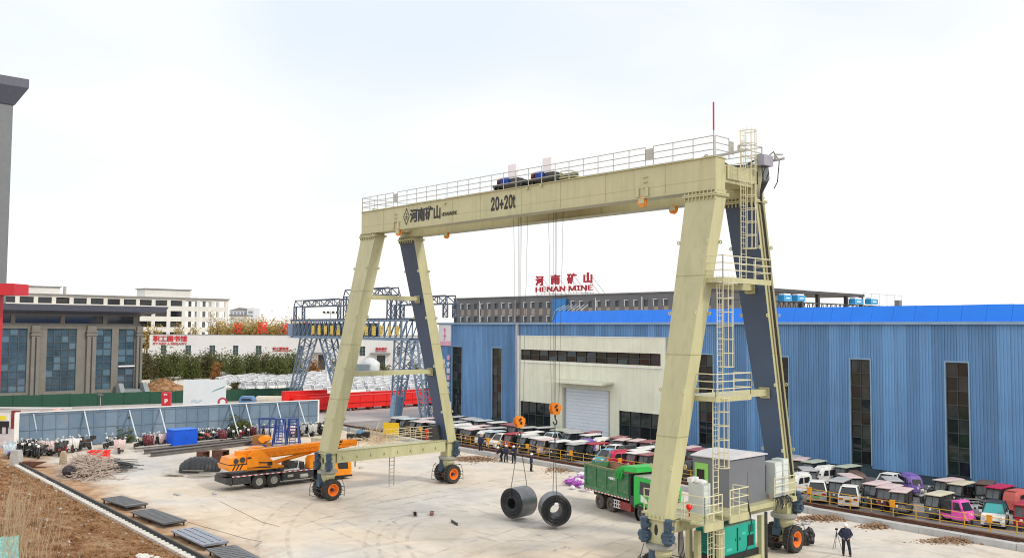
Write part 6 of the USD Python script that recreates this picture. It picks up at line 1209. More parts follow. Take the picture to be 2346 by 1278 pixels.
V = [  # roof centre in the photograph, kind, body, roof, heading offset, own words
 (1826,1088,'round','white','white',.5,'white rounded van with dark side windows just right of the crane leg'),
 (1811,1052,'cab','black','silver',.1,''),(1834,1056,'cab','grey','pink',.1,''),(1862,1062,'cab','black','palegreen',.35,''),(1852,1081,'cab','grey','silver',-.5,''),
 (1886,1072,'round','white','white',.6,'white rounded car with two side windows in the middle of the lot'),(1867,1104,'mini_rear','silver','white',.2,'boxy car with white roof, black windows and green plate behind the railing'),(1916,1105,'cab','grey','silver',.1,''),
 (1938,1073,'cab','black','palegreen',.45,''),(1966,1087,'round','brown','brown',-.8,'dark brown rounded tricycle with pale door posts'),(1952,1098,'open','grey','pink',-.6,''),(1944,1114,'mini_rear','white','white',.25,'white little off-roader seen from behind with red tail lights by the railing'),
 (1996,1113,'cab','grey','pink',.35,''),(2034,1087,'mini','blue','white',.3,'small blue car with a white roof by the blue wall'),(2036,1121,'cab','maroon','pink',.2,''),(2062,1128,'cab','grey','pink',.2,''),(2046,1104,'open','silver','silver',-.4,''),
 (2090,1091,'round','purple','purple',.9,'bright purple rounded tricycle with a pink heart on its side'),(2170,1105,'cab','grey','pink',.5,''),(2206,1112,'open','black','cream',.4,''),(2148,1137,'cab','grey','cream',.45,''),
 (2195,1146,'cargo','hotpink','black',1.25,'hot pink cargo tricycle with a black covered box behind the railing'),(2250,1112,'cab','grey','brown',.2,''),(2286,1120,'cab','black','magenta',.5,''),(2279,1152,'mini','white','black',.1,'white little car with black roof and teal windscreen shade'),
 (2336,1126,'round','salmon','salmon',-.9,'salmon red boxy van with a small rear window at the right edge'),(2350,1160,'cab','red','red',.3,'red tricycle cut by the right edge of the picture'),(2241,1140,'bed','silver','silver',1.0,'flat bed cargo tricycle with pale side rails and no roof'),
 (1165,975,'open','maroon','maroon',.1,''),(1182,978,'open','maroon','maroon',.1,''),(1211,983,'cab','black','grey',.5,''),(1237,983,'cab','black','grey',.5,''),(1252,992,'mini','lightblue','paleblue',.2,'pale blue rounded car in front of the dark low window'),(1281,989,'cab','black','palegreen',.4,''),(1300,991,'cab','black','silver',.5,''),(1318,995,'cab','black','grey',.6,''),
 (1351,994,'open','maroon','maroon',.1,''),(1350,1000,'open','black','white',.5,''),(1170,997,'cab','red','red',.3,''),(1193,999,'cab','black','white',.3,''),(1218,994,'cab','black','white',.3,''),(1210,1004,'cab','black','grey',.4,''),(1234,1007,'cab','grey','white',.4,''),(1250,1011,'open','pink','pink',.2,''),
 (1336,1012,'round','purple','purple',.2,'low purple rounded car in the lot before the roller door'),(1376,1006,'round','white','white',.3,'white rounded car before the right jamb of the roller door'),(1278,1017,'cab','black','white',.3,''),(1301,1016,'cab','black','white',.3,''),(1319,1021,'cab','black','silver',.3,''),(1353,1020,'open','black','red',.4,''),
 (1398,1021,'mini','white','white',.3,'white topped little car behind the pink van'),(1413,1006,'cab','maroon','maroon',.1,''),(1428,1011,'cab','black','pink',.1,''),(1452,1013,'cab','maroon','pink',.1,''),(1484,1016,'open','maroon','maroon',.1,''),(1366,1037,'mini','teal','lightblue',.2,'turquoise little car with its bonnet at the railing'),
 (1397,1037,'round','magenta','red',.9,'hot red rounded van with pink window frames by the railing'),(1482,1030,'open','maroon','white',.3,''),(1436,1035,'cab','silver','white',.3,''),(1459,1040,'open','red','white',.3,''),(1479,1046,'cab','grey','maroon',.2,''),(1433,1025,'round','black','black',.4,'low black rounded car before the dark right window'),
 (898,962,'cab','black','silver',.4,''),(920,963,'cab','grey','paleblue',.3,''),(882,962,'cab','brown','grey',.3,''),(945,969,'cab','black','silver',.3,''),(967,970,'cab','black','pink',.3,''),(989,971,'cab','silver','silver',.3,''),(962,962,'open','maroon','pink',.3,''),(1043,958,'cab','black','grey',.1,''),(1070,962,'cab','black','grey',.2,''),(1083,964,'cab','green','silver',.3,''),(1103,967,'cab','grey','paleblue',.4,''),
 (1135,971,'cab','maroon','white',.4,''),(1043,970,'cab','black','silver',.3,''),(1058,974,'round','white','white',.4,'white rounded car in the far left lot beside the crane leg'),(1041,977,'cab','black','white',.3,''),(1041,983,'cab','grey','silver',.3,''),(1058,984,'cab','black','white',.3,''),(1080,986,'cab','brown','pink',.3,''),(1090,980,'open','maroon','pink',.3,''),
 (1091,992,'round','white','white',.35,'white van with dark windscreen and side door open by the railing'),(1131,984,'cab','black','silver',.5,''),(1117,993,'cab','grey','paleblue',.4,''),(1139,999,'mini','white','white',.35,'white little car with a black windscreen behind the man in the dark jacket'),
 (1578,1029,'cab','grey','pink',.2,''),(1602,1034,'cab','maroon','maroon',.2,''),(1566,1062,'round','black','black',.4,'black rounded car seen through the crane leg frame'),(1628,1035,'cab','grey','white',.2,''),(1750,1058,'cab','black','black',.2,''),(1746,1072,'open','red','pink',.3,'red roofed tricycle showing behind the cable drum'),
]
ve = []
for k, (px, py, kind, bd, rf, ho, lab) in enumerate(V):
    s_, t_ = toS(at(px, py, PZ + 1.45)); ve.append([s_, max(25.0, min(t_, 37.6))])
ve = np.array(ve); hl_ = np.array([1.45 if k[2].startswith('mini') else 1.2 for k in V])
for it in range(60):
    for i in range(len(ve)):
        for j in range(i):
            ds, dt = ve[i] - ve[j]; q = math.hypot(ds / 1.42, dt / 2.55)
            if q < 1: 
                f_ = (1 - q) * .25; sx = (1 if ds >= 0 else -1) * f_ * .8; sy = (1 if dt >= 0 else -1) * f_ * 1.0; ve[i] += [sx, sy]; ve[j] -= [sx, sy]
    ve[:, 1] = np.clip(ve[:, 1], 25.3, 37.6)
rows_ = ['front row along the yellow railing', 'second row from the railing', 'third row from the railing', 'back row against the warehouse']
band = np.digitize(ve[:, 1], [27.6, 30.6, 33.8]); ORD = ['first', 'second', 'third', 'fourth', 'fifth', 'sixth', 'seventh', 'eighth', 'ninth', 'tenth', 'eleventh', 'twelfth', 'thirteenth', 'fourteenth', 'fifteenth', 'sixteenth', 'seventeenth', 'eighteenth', 'nineteenth', 'twentieth'] + [f'{x}' for x in ('twenty-first', 'twenty-second', 'twenty-third', 'twenty-fourth', 'twenty-fifth', 'twenty-sixth', 'twenty-seventh', 'twenty-eighth', 'twenty-ninth', 'thirtieth', 'thirty-first', 'thirty-second', 'thirty-third', 'thirty-fourth', 'thirty-fifth', 'thirty-sixth', 'thirty-seventh', 'thirty-eighth', 'thirty-ninth', 'fortieth', 'forty-first', 'forty-second', 'forty-third', 'forty-fourth')]
protos = {}
for k, (px, py, kind, bd, rf, ho, lab) in enumerate(V):
    od = int((ve[band == band[k], 0] < ve[k, 0]).sum()); s_, t_ = ve[k]; rr = random.Random(k)
    a = SA - math.pi / 2 + (.35 - ho * .9) + rr.uniform(-.08, .08)
    if kind == 'mini_rear': a += math.pi + .3
    elif kind in ('cargo', 'bed'): a = SA - .25 if kind == 'cargo' else SA - .7
    elif bd == 'salmon': a = SA + math.pi / 2 - .15
    elif bd == 'purple' and px > 2000 or bd == 'brown' and kind == 'round': a = SA - .75
    adj = {'palegreen': 'pale green', 'paleblue': 'pale blue', 'lightblue': 'light blue'}
    auto = f'{adj.get(rf, rf)} roofed {bd} {"open" if kind == "open" else "cabin"} tricycle, {ORD[od]} from left in {rows_[band[k]]}'
    lab = lab or auto; name = {'cab': 'cabin_tricycle', 'open': 'open_tricycle', 'round': 'rounded_minicar', 'cargo': 'cargo_tricycle', 'bed': 'flatbed_tricycle', 'mini': 'small_car', 'mini_rear': 'small_car'}[kind]
    cat = 'tricycle' if kind in ('cab', 'open', 'cargo', 'bed') else 'car'; key = (kind, bd, rf); loc = S(s_, t_, PZ)
    if key in protos and kind in ('cab', 'open'): dup(protos[key], lab, cat, loc, a, 'small electric vehicles parked by the warehouse'); continue
    t = thing(name, lab, cat, loc, a, 'small electric vehicles parked by the warehouse'); protos[key] = t
    if kind.startswith('mini'): mini(t, bd, rf, paint('shade_teal', (.05, .34, .36), .35) if px == 2279 else None, kind == 'mini_rear')
    else: trike(t, kind, bd, rf)
    if px == 2090:
        m = MB(); m.prism([(0, -.16), (.17, .03), (.12, .12), (0, .07), (-.12, .12), (-.17, .03)], (.1, -.575, .62), (1, 0, 0), (0, 0, 1), (0, -.012, 0)); m.build('heart_decal', paint('decal_pink', (.75, .2, .4), .4), t)
    if px == 1867:
        m = MB(); m.bx(-1.49, -1.476, -.28, .28, .45, .58); m.build('green_plate', paint('plate_lime', (.15, .5, .14), .4), t)
sc = S(*toS(at(2122, 1150, PZ)), PZ)
# ------------------------------------------------------------------ motorbikes and scooters
def bike(t, kind, body, quilt=None, mirror=True):
    B = col(body)
    for x in (-.62, .62): m = MB(); m.lathe([(.17, -.06), (.27, -.075), (.31, 0), (.27, .075), (.17, .06), (.17, -.06)], (x, 0, .31), (0, 1, 0), 18); m.tube((x, -.08, .31), (x, .08, .31), .06, 6); m.bar((x - .22, 0, .31), (x + .22, 0, .31), .03).bar((x, 0, .09), (x, 0, .53), .03).bar((x - .15, 0, .15), (x + .15, 0, .47), .03).bar((x + .15, 0, .15), (x - .15, 0, .47), .03); m.build('wheel', RUBBER, t)
    m = MB()
    if kind == 'scooter': m.hexa([(-.66, -.2, .36), (-.05, -.18, .32), (-.05, .18, .32), (-.66, .2, .36), (-.82, -.17, .74), (-.1, -.2, .72), (-.1, .2, .72), (-.82, .17, .74)]).bx(-.1, .35, -.2, .2, .26, .35).hexa([(.32, -.24, .28), (.42, -.2, .28), (.42, .2, .28), (.32, .24, .28), (.42, -.28, 1.0), (.56, -.17, 1.0), (.56, .17, 1.0), (.42, .28, 1.0)]).hexa([(.42, -.1, .6), (.92, -.09, .56), (.92, .09, .56), (.42, .1, .6), (.42, -.1, .66), (.88, -.08, .64), (.88, .08, .64), (.42, .1, .66)])
    else: m.hexa([(-.32, -.1, .62), (.25, -.16, .68), (.25, .16, .68), (-.32, .1, .62), (-.30, -.10, .82), (.32, -.17, .94), (.32, .17, .94), (-.30, .10, .82)]).bar((.2, 0, .86), (.45, 0, .92), .24, .2).bar((-.3, 0, .68), (-.9, 0, .76), .18, .1).hexa([(.42, -.09, .58), (.95, -.08, .55), (.95, .08, .55), (.42, .09, .58), (.42, -.09, .63), (.9, -.07, .62), (.9, .07, .62), (.42, .09, .63)])
    m.build('body', B, t)
    if kind != 'scooter':
        m = MB(); m.bx(-.25, .22, -.17, .17, .26, .6); m.tube((-.1, .17, .3), (-.85, .22, .42), .06, 8); m.bar((.25, 0, .6), (.4, 0, .3), .1); m.build('engine', STEEL, t)
    m = MB(); m.hexa([(-.80, -.17, .77), (-.05, -.2, .75), (-.05, .2, .75), (-.80, .17, .77), (-.82, -.15, .90), (-.06, -.16, .86), (-.06, .16, .86), (-.82, .15, .90)]); m.build('seat', SEAT, t)
    m = MB(); m.bx(-1.12, -.84, -.2, .2, .82, 1.1) if len(body) % 2 else m.path([(-.8, -.16, .92), (-1.1, -.16, .95), (-1.1, .16, .95), (-.8, .16, .92)], .02, 5); m.build('rear_rack', STEEL, t)
    m = MB(); m.bar((.62, .09, .32), (.42, .07, 1.05), .06, .05).bar((.62, -.09, .32), (.42, -.07, 1.05), .06, .05).path([(.26, -.40, 1.10), (.40, -.12, 1.06), (.40, .12, 1.06), (.26, .40, 1.10)], .028, 5); m.build('fork', STEEL, t)
    m = MB(); m.ball((.54, 0, .96), (.11, .13, .12), 1); m.build('headlight', LAMP, t)
    if mirror:
        m = MB(); 
        for s in (-1, 1): m.tube((.34, s * .28, 1.08), (.32, s * .36, 1.26), .012, 4); m.ball((.31, s * .38, 1.29), (.03, .085, .055), 1)
        each(m, 'mirror', LAMP, t, 2)
    if quilt:
        m = MB(); n = 8; v = []
        for i in range(n + 1):
            for j in range(n + 1):
                y = (j / n - .5) * .95; fz = i / n; v.append((.66 + .10 * math.sin(fz * 3) - .30 * abs(y) + .035 * math.cos(j * 2.3 + i), y * (1 - .22 * fz), 1.17 - .78 * fz - .10 * abs(y) + .035 * math.sin(j * 1.9 + i)))
        f = []
        for i in range(n):
            for j in range(n): a = i * (n + 1) + j; f += [[a, a + 1, a + n + 2], [a, a + n + 2, a + n + 1]]
        v = np.array(v); m.add(np.vstack([v, v - [.06, 0, 0]]), np.vstack([f, np.array(f)[:, ::-1] + len(v)])); m.build('wind_quilt', col(quilt), t)
BK = [(22,1048,'scooter','purple','paleblue','scooter with a pale blue wind quilt at the far left by the buffer block'),(38,1040,'scooter','black','paleblue','second scooter with pale quilt by the white hoarding post'),(52,1042,'bike','black',None,'black motorbike just right of the buffer block'),(64,1040,'bike','black',None,''),(76,1043,'bike','green',None,''),(84,1048,'bike','black',None,''),(96,1044,'bike','grey',None,''),
 (108,1040,'scooter','silver','pink','scooter with a pink quilt left of the rod pile'),(121,1040,'scooter','silver','pink','second scooter with a pink quilt left of the rod pile'),(142,1043,'scooter','red','black','low red scooter beside the white quilted one'),(158,1035,'scooter','purple','white','scooter with a white quilt beside the red scooter'),(174,1033,'bike','black','white','dark motorbike with white mirrors behind the rod pile'),(194,1030,'bike','brown',None,''),
 (256,1026,'bike','silver',None,'silver motorbike leaning by the green weeds'),(277,1036,'scooter','cream','pink','scooter with a pink quilt parked alone before the weeds'),(324,1026,'bike','cream',None,'olive cream motorbike by the third strut'),(344,1025,'scooter','maroon','maroon','scooter with a dark red quilt left of the blue box'),(357,1023,'bike','black','pink','motorbike with a pink quilt left of the blue box'),(372,1021,'scooter','maroon','pink','maroon scooter with a pink quilt next to the blue box'),
 (410,1022,'scooter','silver','paleblue','scooter with a pale blue quilt parked in front of the blue box'),(454,1014,'bike','black',None,''),(466,1013,'bike','brown',None,''),(477,1014,'bike','salmon',None,''),(489,1012,'bike','black',None,''),(500,1012,'bike','silver',None,''),(515,1012,'bike','maroon','maroon','motorbike with a maroon quilt at the middle of the hoarding'),(532,1010,'bike','black',None,''),(554,1009,'bike','red',None,''),(568,1006,'bike','black',None,''),
 (588,1004,'scooter','maroon','maroon','dark red quilted scooter behind the orange winch frame'),(600,1003,'scooter','silver','white','white quilted scooter left of the blue steel stand'),(612,1002,'bike','black','white','dark motorbike with white mirrors by the blue steel stand'),(672,1000,'scooter','magenta','pink','scooter with a bright pink quilt right of the blue steel stand'),(686,999,'bike','black',None,''),(700,998,'bike','black','silver','motorbike with a grey quilt near the right end of the hoarding'),(712,997,'bike','silver','silver','silver motorbike near the right end of the hoarding'),(724,996,'bike','black',None,''),(735,995,'bike','black',None,'')]
auto_n = 0
for k, (px, py, kind, bd, q, lab) in enumerate(BK):
    p = at(px, py + 1); rr = random.Random(k * 3); a = math.atan2(-_fh[1], -_fh[0]) + rr.uniform(-.7, .7)
    if not lab: lab = f'{bd} motorbike against the blue hoarding, {ORD[min(k, len(ORD)-1)]} two-wheeler from the left end'
    t = thing('scooter' if kind == 'scooter' else 'motorbike', lab, 'scooter' if kind == 'scooter' else 'motorbike', p, a, 'two-wheelers along the blue hoarding'); stage.GetPrimAtPath(t.path); UsdGeom.Xformable(stage.GetPrimAtPath(t.path)).AddScaleOp().Set(Gf.Vec3f(1.28, 1.28, 1.28)); bike(t, kind, bd, q)
t = thing('scooter', 'cream scooter with its basket, standing just behind the railing', 'scooter', S(*toS(at(1244, 1042, PZ)), PZ), SA - math.pi / 2 + .3); bike(t, 'scooter', 'cream', 'cream')
t = thing('scooter', 'silver scooter standing beside the purple tricycle', 'scooter', sc, SA - math.pi / 2); bike(t, 'scooter', 'silver', None)

# ------------------------------------------------------------------ mobile crane
ORG = paint('crane_orange', (.85, .27, .006), .38, var=.10, scale=.9, dirt=(.40, .14, .02), damt=.35); DKC = paint('carrier_dark', (.028, .03, .034), .55, var=.3, scale=2, dirt=(.2, .18, .15), damt=.3)
mc = thing('mobile_crane', 'orange telescopic mobile crane truck with its boom lying over the cab', 'mobile crane', (-7.5, -5.2, 0), math.radians(87))
def mcb(m, n, mat, par=mc, **k): return m.build(n, mat, par, **k)
m = MB(); m.bx(-2.3, 6.3, -.62, .62, .55, 1.10).bx(-2.3, 6.2, -1.24, 1.24, 1.101, 1.24).hexa([(-2.8, -1.15, .62), (-2.3, -1.2, .45), (-2.3, 1.2, .45), (-2.8, 1.15, .62), (-2.8, -1.15, 1.1), (-2.3, -1.2, 1.1), (-2.3, 1.2, 1.1), (-2.8, 1.15, 1.1)])
for s in (-1, 1): m.bx(-2.25, -.72, s * .95 - .25, s * .95 + .25, .52, 1.10).bx(2.05, 4.9, s * .95 - .26, s * .95 + .26, .42, 1.10)
mcb(m, 'carrier', DKC)
m = MB(); m.bx(2.1, 4.8, -1.24, -1.215, .40, .46).bx(2.5, 3.0, -1.24, -1.215, .7, .9).tube((3.6, -1.2, .7), (4.3, -1.2, .7), .18, 12); mcb(m, 'side_step', GALV)
m = MB(); m.bx(-2.3, 5.5, -1.255, -1.241, 1.13, 1.21); st = mcb(m, 'stripe', WHITEP)
m = MB()
for x in np.arange(-2.2, 5.4, .5): m.bx(x, x + .25, -1.26, -1.256, 1.135, 1.205)
each(m, 'red_dash', RED, st)
for x in (0, 1.28, 5.85):
    for s in (-1, 1):
        m = MB(); m.lathe([(.30, -.16), (.50, -.18), (.60, -.13), (.60, .13), (.50, .18), (.30, .16), (.30, -.16)], (x, s * 1.08, .60), (0, 1, 0), 28); w_ = mcb(m, 'wheel', RUBBER)
        m = MB(); m.lathe([(.001, s * .13), (.10, s * .13), (.12, s * .05), (.22, s * .05), (.31, s * .17), (.33, s * .12), (.33, -s * .1)], (x, s * 1.08, .60), (0, 1, 0), 20)
        if s < 0: m.f[0] = m.f[0][:, ::-1]
        mcb(m, 'rim', GALV, w_)
m = MB(); m.ball((-2.5, 0, 1.22), (.5, 1.15, .16), 1, .4); mcb(m, 'tarpaulin', BLACK)
m = MB(); m.lathe([(.1, 0), (.75, 0), (.75, .22), (.1, .22)], (1.2, 0, 1.23), (0, 0, 1), 24); mcb(m, 'turntable', DKC)
m = MB()
for s in (-1, 1): m.prism([(-1.0, 1.55), (.2, 1.46), (2.3, 1.46), (2.4, 1.62), (1.7, 1.85), (1.1, 2.35), (.35, 3.05), (-.35, 3.1), (-1.0, 2.55)], (0, s * .72 - .05, 0), (1, 0, 0), (0, 0, 1), (0, .1, 0))
m.bx(-1.0, 2.4, -.67, .67, 1.46, 1.62); ss_ = mcb(m, 'slewing_frame', ORG)
m = MB()
for x in (-.62, -.22): m.lathe([(.06, 0), (.17, 0), (.17, .03), (.06, .03)], (x, -.775, 2.35), (0, -1, 0), 16)
mcb(m, 'pulley_ring', BLACK, ss_)
m = MB(); m.bx(-.95, .05, -.95, -.78, 1.75, 2.65).bx(.2, 1.6, .78, 1.3, 1.5, 2.4); mcb(m, 'side_box', ORG, ss_)
m = MB(); m.hexa([(-2.45, -1.1, 1.62), (-1.01, -1.1, 1.62), (-1.01, 1.1, 1.62), (-2.45, 1.1, 1.62), (-2.62, -1.1, 2.05), (-1.01, -1.1, 2.02), (-1.01, 1.1, 2.02), (-2.62, 1.1, 2.05)]); cw = mcb(m, 'counterweight', ORG)
m = MB()
for k in range(3): m.prism([(0, 0), (.12, 0), (.35, .42), (.23, .42)], (-2.3 + k * .3, -1.112, 1.65), (1, 0, 0), (0, 0, 1), (0, .009, 0))
mcb(m, 'hazard_stripe', BLACK, cw)
m = MB(); m.hexa([(-2.5, -.95, 2.12), (-1.05, -.95, 2.12), (-1.05, .95, 2.12), (-2.5, .95, 2.12), (-2.35, -.9, 2.6), (-1.05, -.9, 2.75), (-1.05, .9, 2.75), (-2.35, .9, 2.6)]); wn_ = mcb(m, 'winch_cover', ORG); m = MB(); m.tube((-1.9, -1.02, 2.36), (-1.9, 1.02, 2.36), .2, 14).tube((-1.35, -1.02, 2.42), (-1.35, 1.02, 2.42), .22, 14).bx(-2.5, -1.0, -1.0, 1.0, 2.051, 2.119); mcb(m, 'winch_drum', STEEL, wn_)
m = MB(); m.lathe([(.01, .42), (.5, .36), (.95, .1), (1.0, 0)], (.6, .75, 2.85), (0, 0, 1), 18); m.build('rear_hood', ORG, mc)
m = MB(); m.tube((-.6, -.76, 1.75), (1.2, -.76, 1.62), .06, 6).tube((-.2, -.78, 2.1), (.9, -.78, 2.0), .05, 6).bx(.9, 1.3, -.80, -.771, 1.75, 2.05).bx(-.95, -.6, -.97, -.951, 2.45, 2.6); mcb(m, 'hydraulics', BLACK)
B0, B1 = np.array([-1.5, 0, 2.62]), np.array([9.6, 0, 2.95])
def bsec(m, a, b, w, h, t=0.0):
    p, q = B0 + (B1 - B0) * a, B0 + (B1 - B0) * b; m.hexa([p + [0, -w * .6, -h], q + [0, -w * .6, -h], q + [0, w * .6, -h], p + [0, w * .6, -h], p + [0, -w, -h * .5], q + [0, -w, -h * .5], q + [0, w, -h * .5], p + [0, w, -h * .5]]); m.hexa([p + [0, -w, -h * .499], q + [0, -w, -h * .499], q + [0, w, -h * .499], p + [0, w, -h * .499], p + [0, -w, h], q + [0, -w, h], q + [0, w, h], p + [0, w, h]])
m = MB(); bsec(m, 0, .86, .36, .40); bm = mcb(m, 'boom', ORG)
m = MB(); bsec(m, .861, .93, .31, .34); bsec(m, .931, 1.0, .26, .28); mcb(m, 'inner_boom', ORG, bm)
m = MB(); p, q = B0 + (B1 - B0) * .22, B0 + (B1 - B0) * .98; k_ = 26
for z in (-.22, .22): m.bar(p + [0, -.52, z], q + [0, -.52, z * .6], .055)
for k in range(k_): a, b = p + (q - p) * k / k_, p + (q - p) * (k + 1) / k_; z = .22 - .09 * k / k_; m.bar(a + [0, -.52, -z if k % 2 else z], b + [0, -.52, z if k % 2 else -z], .04)
mcb(m, 'lattice_jib', ORG, bm)
m = MB(); L_ = lettering('SW', .36, .012, 4, LATIN); M_ = frame(B0 + (B1 - B0) * .80 + [0, -.372, .02], (1, 0, .03), (0, 0, 1)); m.mesh(L_, M_); L_ = lettering('25', .30, .012, 4, LATIN); m.mesh(L_, frame(B0 + (B1 - B0) * .80 + [0, -.372, -.34], (1, 0, .03), (0, 0, 1))); mcb(m, 'boom_mark', BLACK, bm)
m = MB(); m.tube((1.3, 0, 1.75), (5.2, 0, 2.45), .17, 12); m.tube((4.4, 0, 2.31), (5.6, 0, 2.5), .11, 10); mcb(m, 'lift_cylinder', ORG)
m = MB(); m.prism([(4.5, 1.242), (5.6, 1.242), (5.6, 1.9), (5.3, 2.25), (4.7, 2.25), (4.5, 2.0)], (0, -1.2, 0), (1, 0, 0), (0, 0, 1), (0, .8, 0)); mcb(m, 'operator_cab', ORG)
m = MB(); m.bx(3.3, 4.3, -.6, .6, 1.242, 1.75).tube((3.0, -.95, 1.62), (3.0, .3, 1.62), .36, 16).bx(1.9, 2.6, -1.1, -.5, 1.242, 1.5); mcb(m, 'engine_box', STEEL)
m = MB(); m.bx(2.2, 3.6, -1.15, -.75, 1.242, 1.34).bar((3.5, -1.0, 1.3), (3.6, -1.0, 2.0), .05); mcb(m, 'deck_clutter', SIGNW)
m = MB(); m.prism([(6.2, .72), (6.55, .72), (6.75, .40), (8.45, .36), (8.55, .7), (8.5, 1.35), (8.2, 1.95), (6.25, 1.95)], (0, -1.22, 0), (1, 0, 0), (0, 0, 1), (0, 2.44, 0)); cb = mcb(m, 'lower_cab', ORG)
m = MB(); m.prism([(7.25, .95), (8.2, .90), (8.15, 1.45), (7.9, 1.8), (7.05, 1.8)], (0, -1.235, 0), (1, 0, 0), (0, 0, 1), (0, .014, 0)); m.hexa([(8.53, -1.0, 1.3), (8.56, -1.0, 1.3), (8.56, 1.0, 1.3), (8.53, 1.0, 1.3), (8.23, -1.0, 1.9), (8.26, -1.0, 1.9), (8.26, 1.0, 1.9), (8.23, 1.0, 1.9)]); mcb(m, 'window', GLASS, cb)
m = MB(); m.bx(6.9, 8.62, -1.25, 1.25, .22, .36); m.lathe([(.62, -.2), (.70, -.2), (.70, .2), (.62, .2)], (5.85, -1.05, .6), (0, 1, 0), 20); mcb(m, 'bumper', BLACK, cb)
m = MB(); m.tube((8.6, -.5, .8), (8.6, -.5, 2.2), .03, 5); m.ball((8.65, -.5, .85), (.18, .18, .22), 1).ball((8.7, .6, .85), (.12, .16, .2), 1); mcb(m, 'mirror', BLACK, cb)
m = MB(); m.tube(B1 + [0, 0, -.2], B1 + [0, 0, -1.2], .012, 4).tube(B1 + [.35, 0, .1], B1 + [.35, 0, -1.25], .012, 4); m.path([B0 + [.2, 0, .5], B1 + [0, 0, .32], B1 + [.3, 0, .2]], .012, 4); mcb(m, 'hoist_rope', STEEL)
hb_ = thing('crane_hook', 'hook block hanging from the orange boom tip under the gantry sill beam', 'hook', mc.M[:3, :3] @ (B1 + [0, 0, -1.2]) + mc.M[:3, 3], 1.0); m = MB(); m.bx(-.12, .12, -.2, .2, -.35, 0); m.lathe([(.05, -.13), (.26, -.13), (.26, .13), (.05, .13)], (0, 0, -.18), (1, 0, 0), 14); m.build('block', HOOKO, hb_); m = MB(); m.path([(0, 0, -.35), (0, .05, -.5), (0, .2, -.65), (0, .15, -.85), (0, -.02, -.92), (0, -.18, -.82)], .055, 7); m.build('hook', STEEL, hb_)
hb_ = thing('crane_ball', 'small dark headache ball hanging beside the hook block', 'hook', mc.M[:3, :3] @ (B1 + [.35, 0, -1.25]) + mc.M[:3, 3] + np.array([0, .35, 0]), 1.0); m = MB(); m.ball((0, 0, -.12), .15, 2); m.tube((0, 0, -.2), (0, 0, -.5), .03, 6); m.build('ball', STEEL, hb_)
# ------------------------------------------------------------------ dump truck
DG = paint('tipper_green', (.04, .16, .065), .6, var=.3, scale=.8, dirt=(.24, .24, .17), damt=.75); BG = paint('cab_green', (.02, .44, .065), .35, var=.06); INR = paint('tipper_inside', (.33, .185, .11), .85, var=.3)
dt = thing('dump_truck', 'green dump truck with an empty rusty tipper body behind the crane leg', 'dump truck', (17.63, 10.7, 0), math.radians(-13.3))
m = MB(); m.bx(-1.6, 6.6, -.45, .45, .75, 1.1); m.build('chassis', DKC, dt)
for x, ys in ((0, (-.95, .95, -.62, .62)), (1.42, (-.95, .95, -.62, .62)), (5.15, (-1.02, 1.02))):
    for y in ys:
        s = 1 if y > 0 else -1; m = MB(); m.lathe([(.28, -.14), (.46, -.15), (.54, -.1), (.54, .1), (.46, .15), (.28, .14), (.28, -.14)], (x, y, .54), (0, 1, 0), 28); w_ = m.build('wheel', paint('dusty_tyre', (.10, .085, .075), .9, var=.3, scale=3), dt)
        m = MB(); m.lathe([(.001, s * .05), (.12, s * .1), (.16, s * -.02), (.24, s * .0), (.30, s * .12), (.30, -s * .12)], (x, y, .54), (0, 1, 0), 18)
        if s < 0: m.f[0] = m.f[0][:, ::-1]
        m.build('rim', paint('rim_dusty', (.17, .15, .135), .7), w_)
bx0, bx1, bz0, bz1, bw = -1.75, 3.85, 1.2, 3.05, 1.22
m = MB(); m.bx(bx0, bx1, -bw, -bw + .06, bz0, bz1).bx(bx0, bx1, bw - .06, bw, bz0, bz1).bx(bx1 - .06, bx1, -bw + .061, bw - .061, bz0, bz1).bx(bx0 + .06, bx1 - .061, -bw + .061, bw - .061, bz0, bz0 + .08).hexa([(bx0, -bw + .061, bz0), (bx0 + .06, -bw + .061, bz0), (bx0 + .06, bw - .061, bz0), (bx0, bw - .061, bz0), (bx0 - .15, -bw + .061, bz1), (bx0 - .09, -bw + .061, bz1), (bx0 - .09, bw - .061, bz1), (bx0 - .15, bw - .061, bz1)]); tb = m.build('tipper_body', DG, dt)
m = MB()
for s in (-1, 1):
    y0, y1 = (-bw - .05, -bw - .001) if s < 0 else (bw + .001, bw + .05)
    m.bx(bx0, bx1, y0 - .02, y1 + .02, bz1 - .12, bz1 + .03).bx(bx0, bx1, y0, y1, bz0, bz0 + .35)
    for x in np.linspace(bx0 + .05, bx1 - .25, 5): m.bx(x, x + .2, y0, y1, bz0 + .351, bz1 - .121)
each(m, 'rib', DG, tb)
m = MB(); m.bx(bx0 + .07, bx1 - .07, -bw + .062, -bw + .07, bz0 + .09, bz1).bx(bx0 + .07, bx1 - .07, bw - .07, bw - .062, bz0 + .09, bz1).bx(bx1 - .075, bx1 - .062, -bw + .08, bw - .08, bz0 + .09, bz1).bx(bx0 + .07, bx1 - .08, -bw + .08, bw - .08, bz0 + .081, bz0 + .1).bx(bx0, bx1, -bw - .04, -bw + .09, bz1 + .031, bz1 + .06).bx(bx0, bx1, bw - .09, bw + .04, bz1 + .031, bz1 + .06); m.build('rusty_lining', INR, tb)
m = MB(); m.bx(bx0, bx1, -bw - .065, -bw - .051, bz0 + .02, bz0 + .1); s_ = m.build('reflector_strip', WHITEP, tb); m = MB()
for x in np.arange(bx0 + .1, bx1, .4): m.bx(x, x + .2, -bw - .07, -bw - .066, bz0 + .025, bz0 + .095)
each(m, 'red_dash', RED, s_)
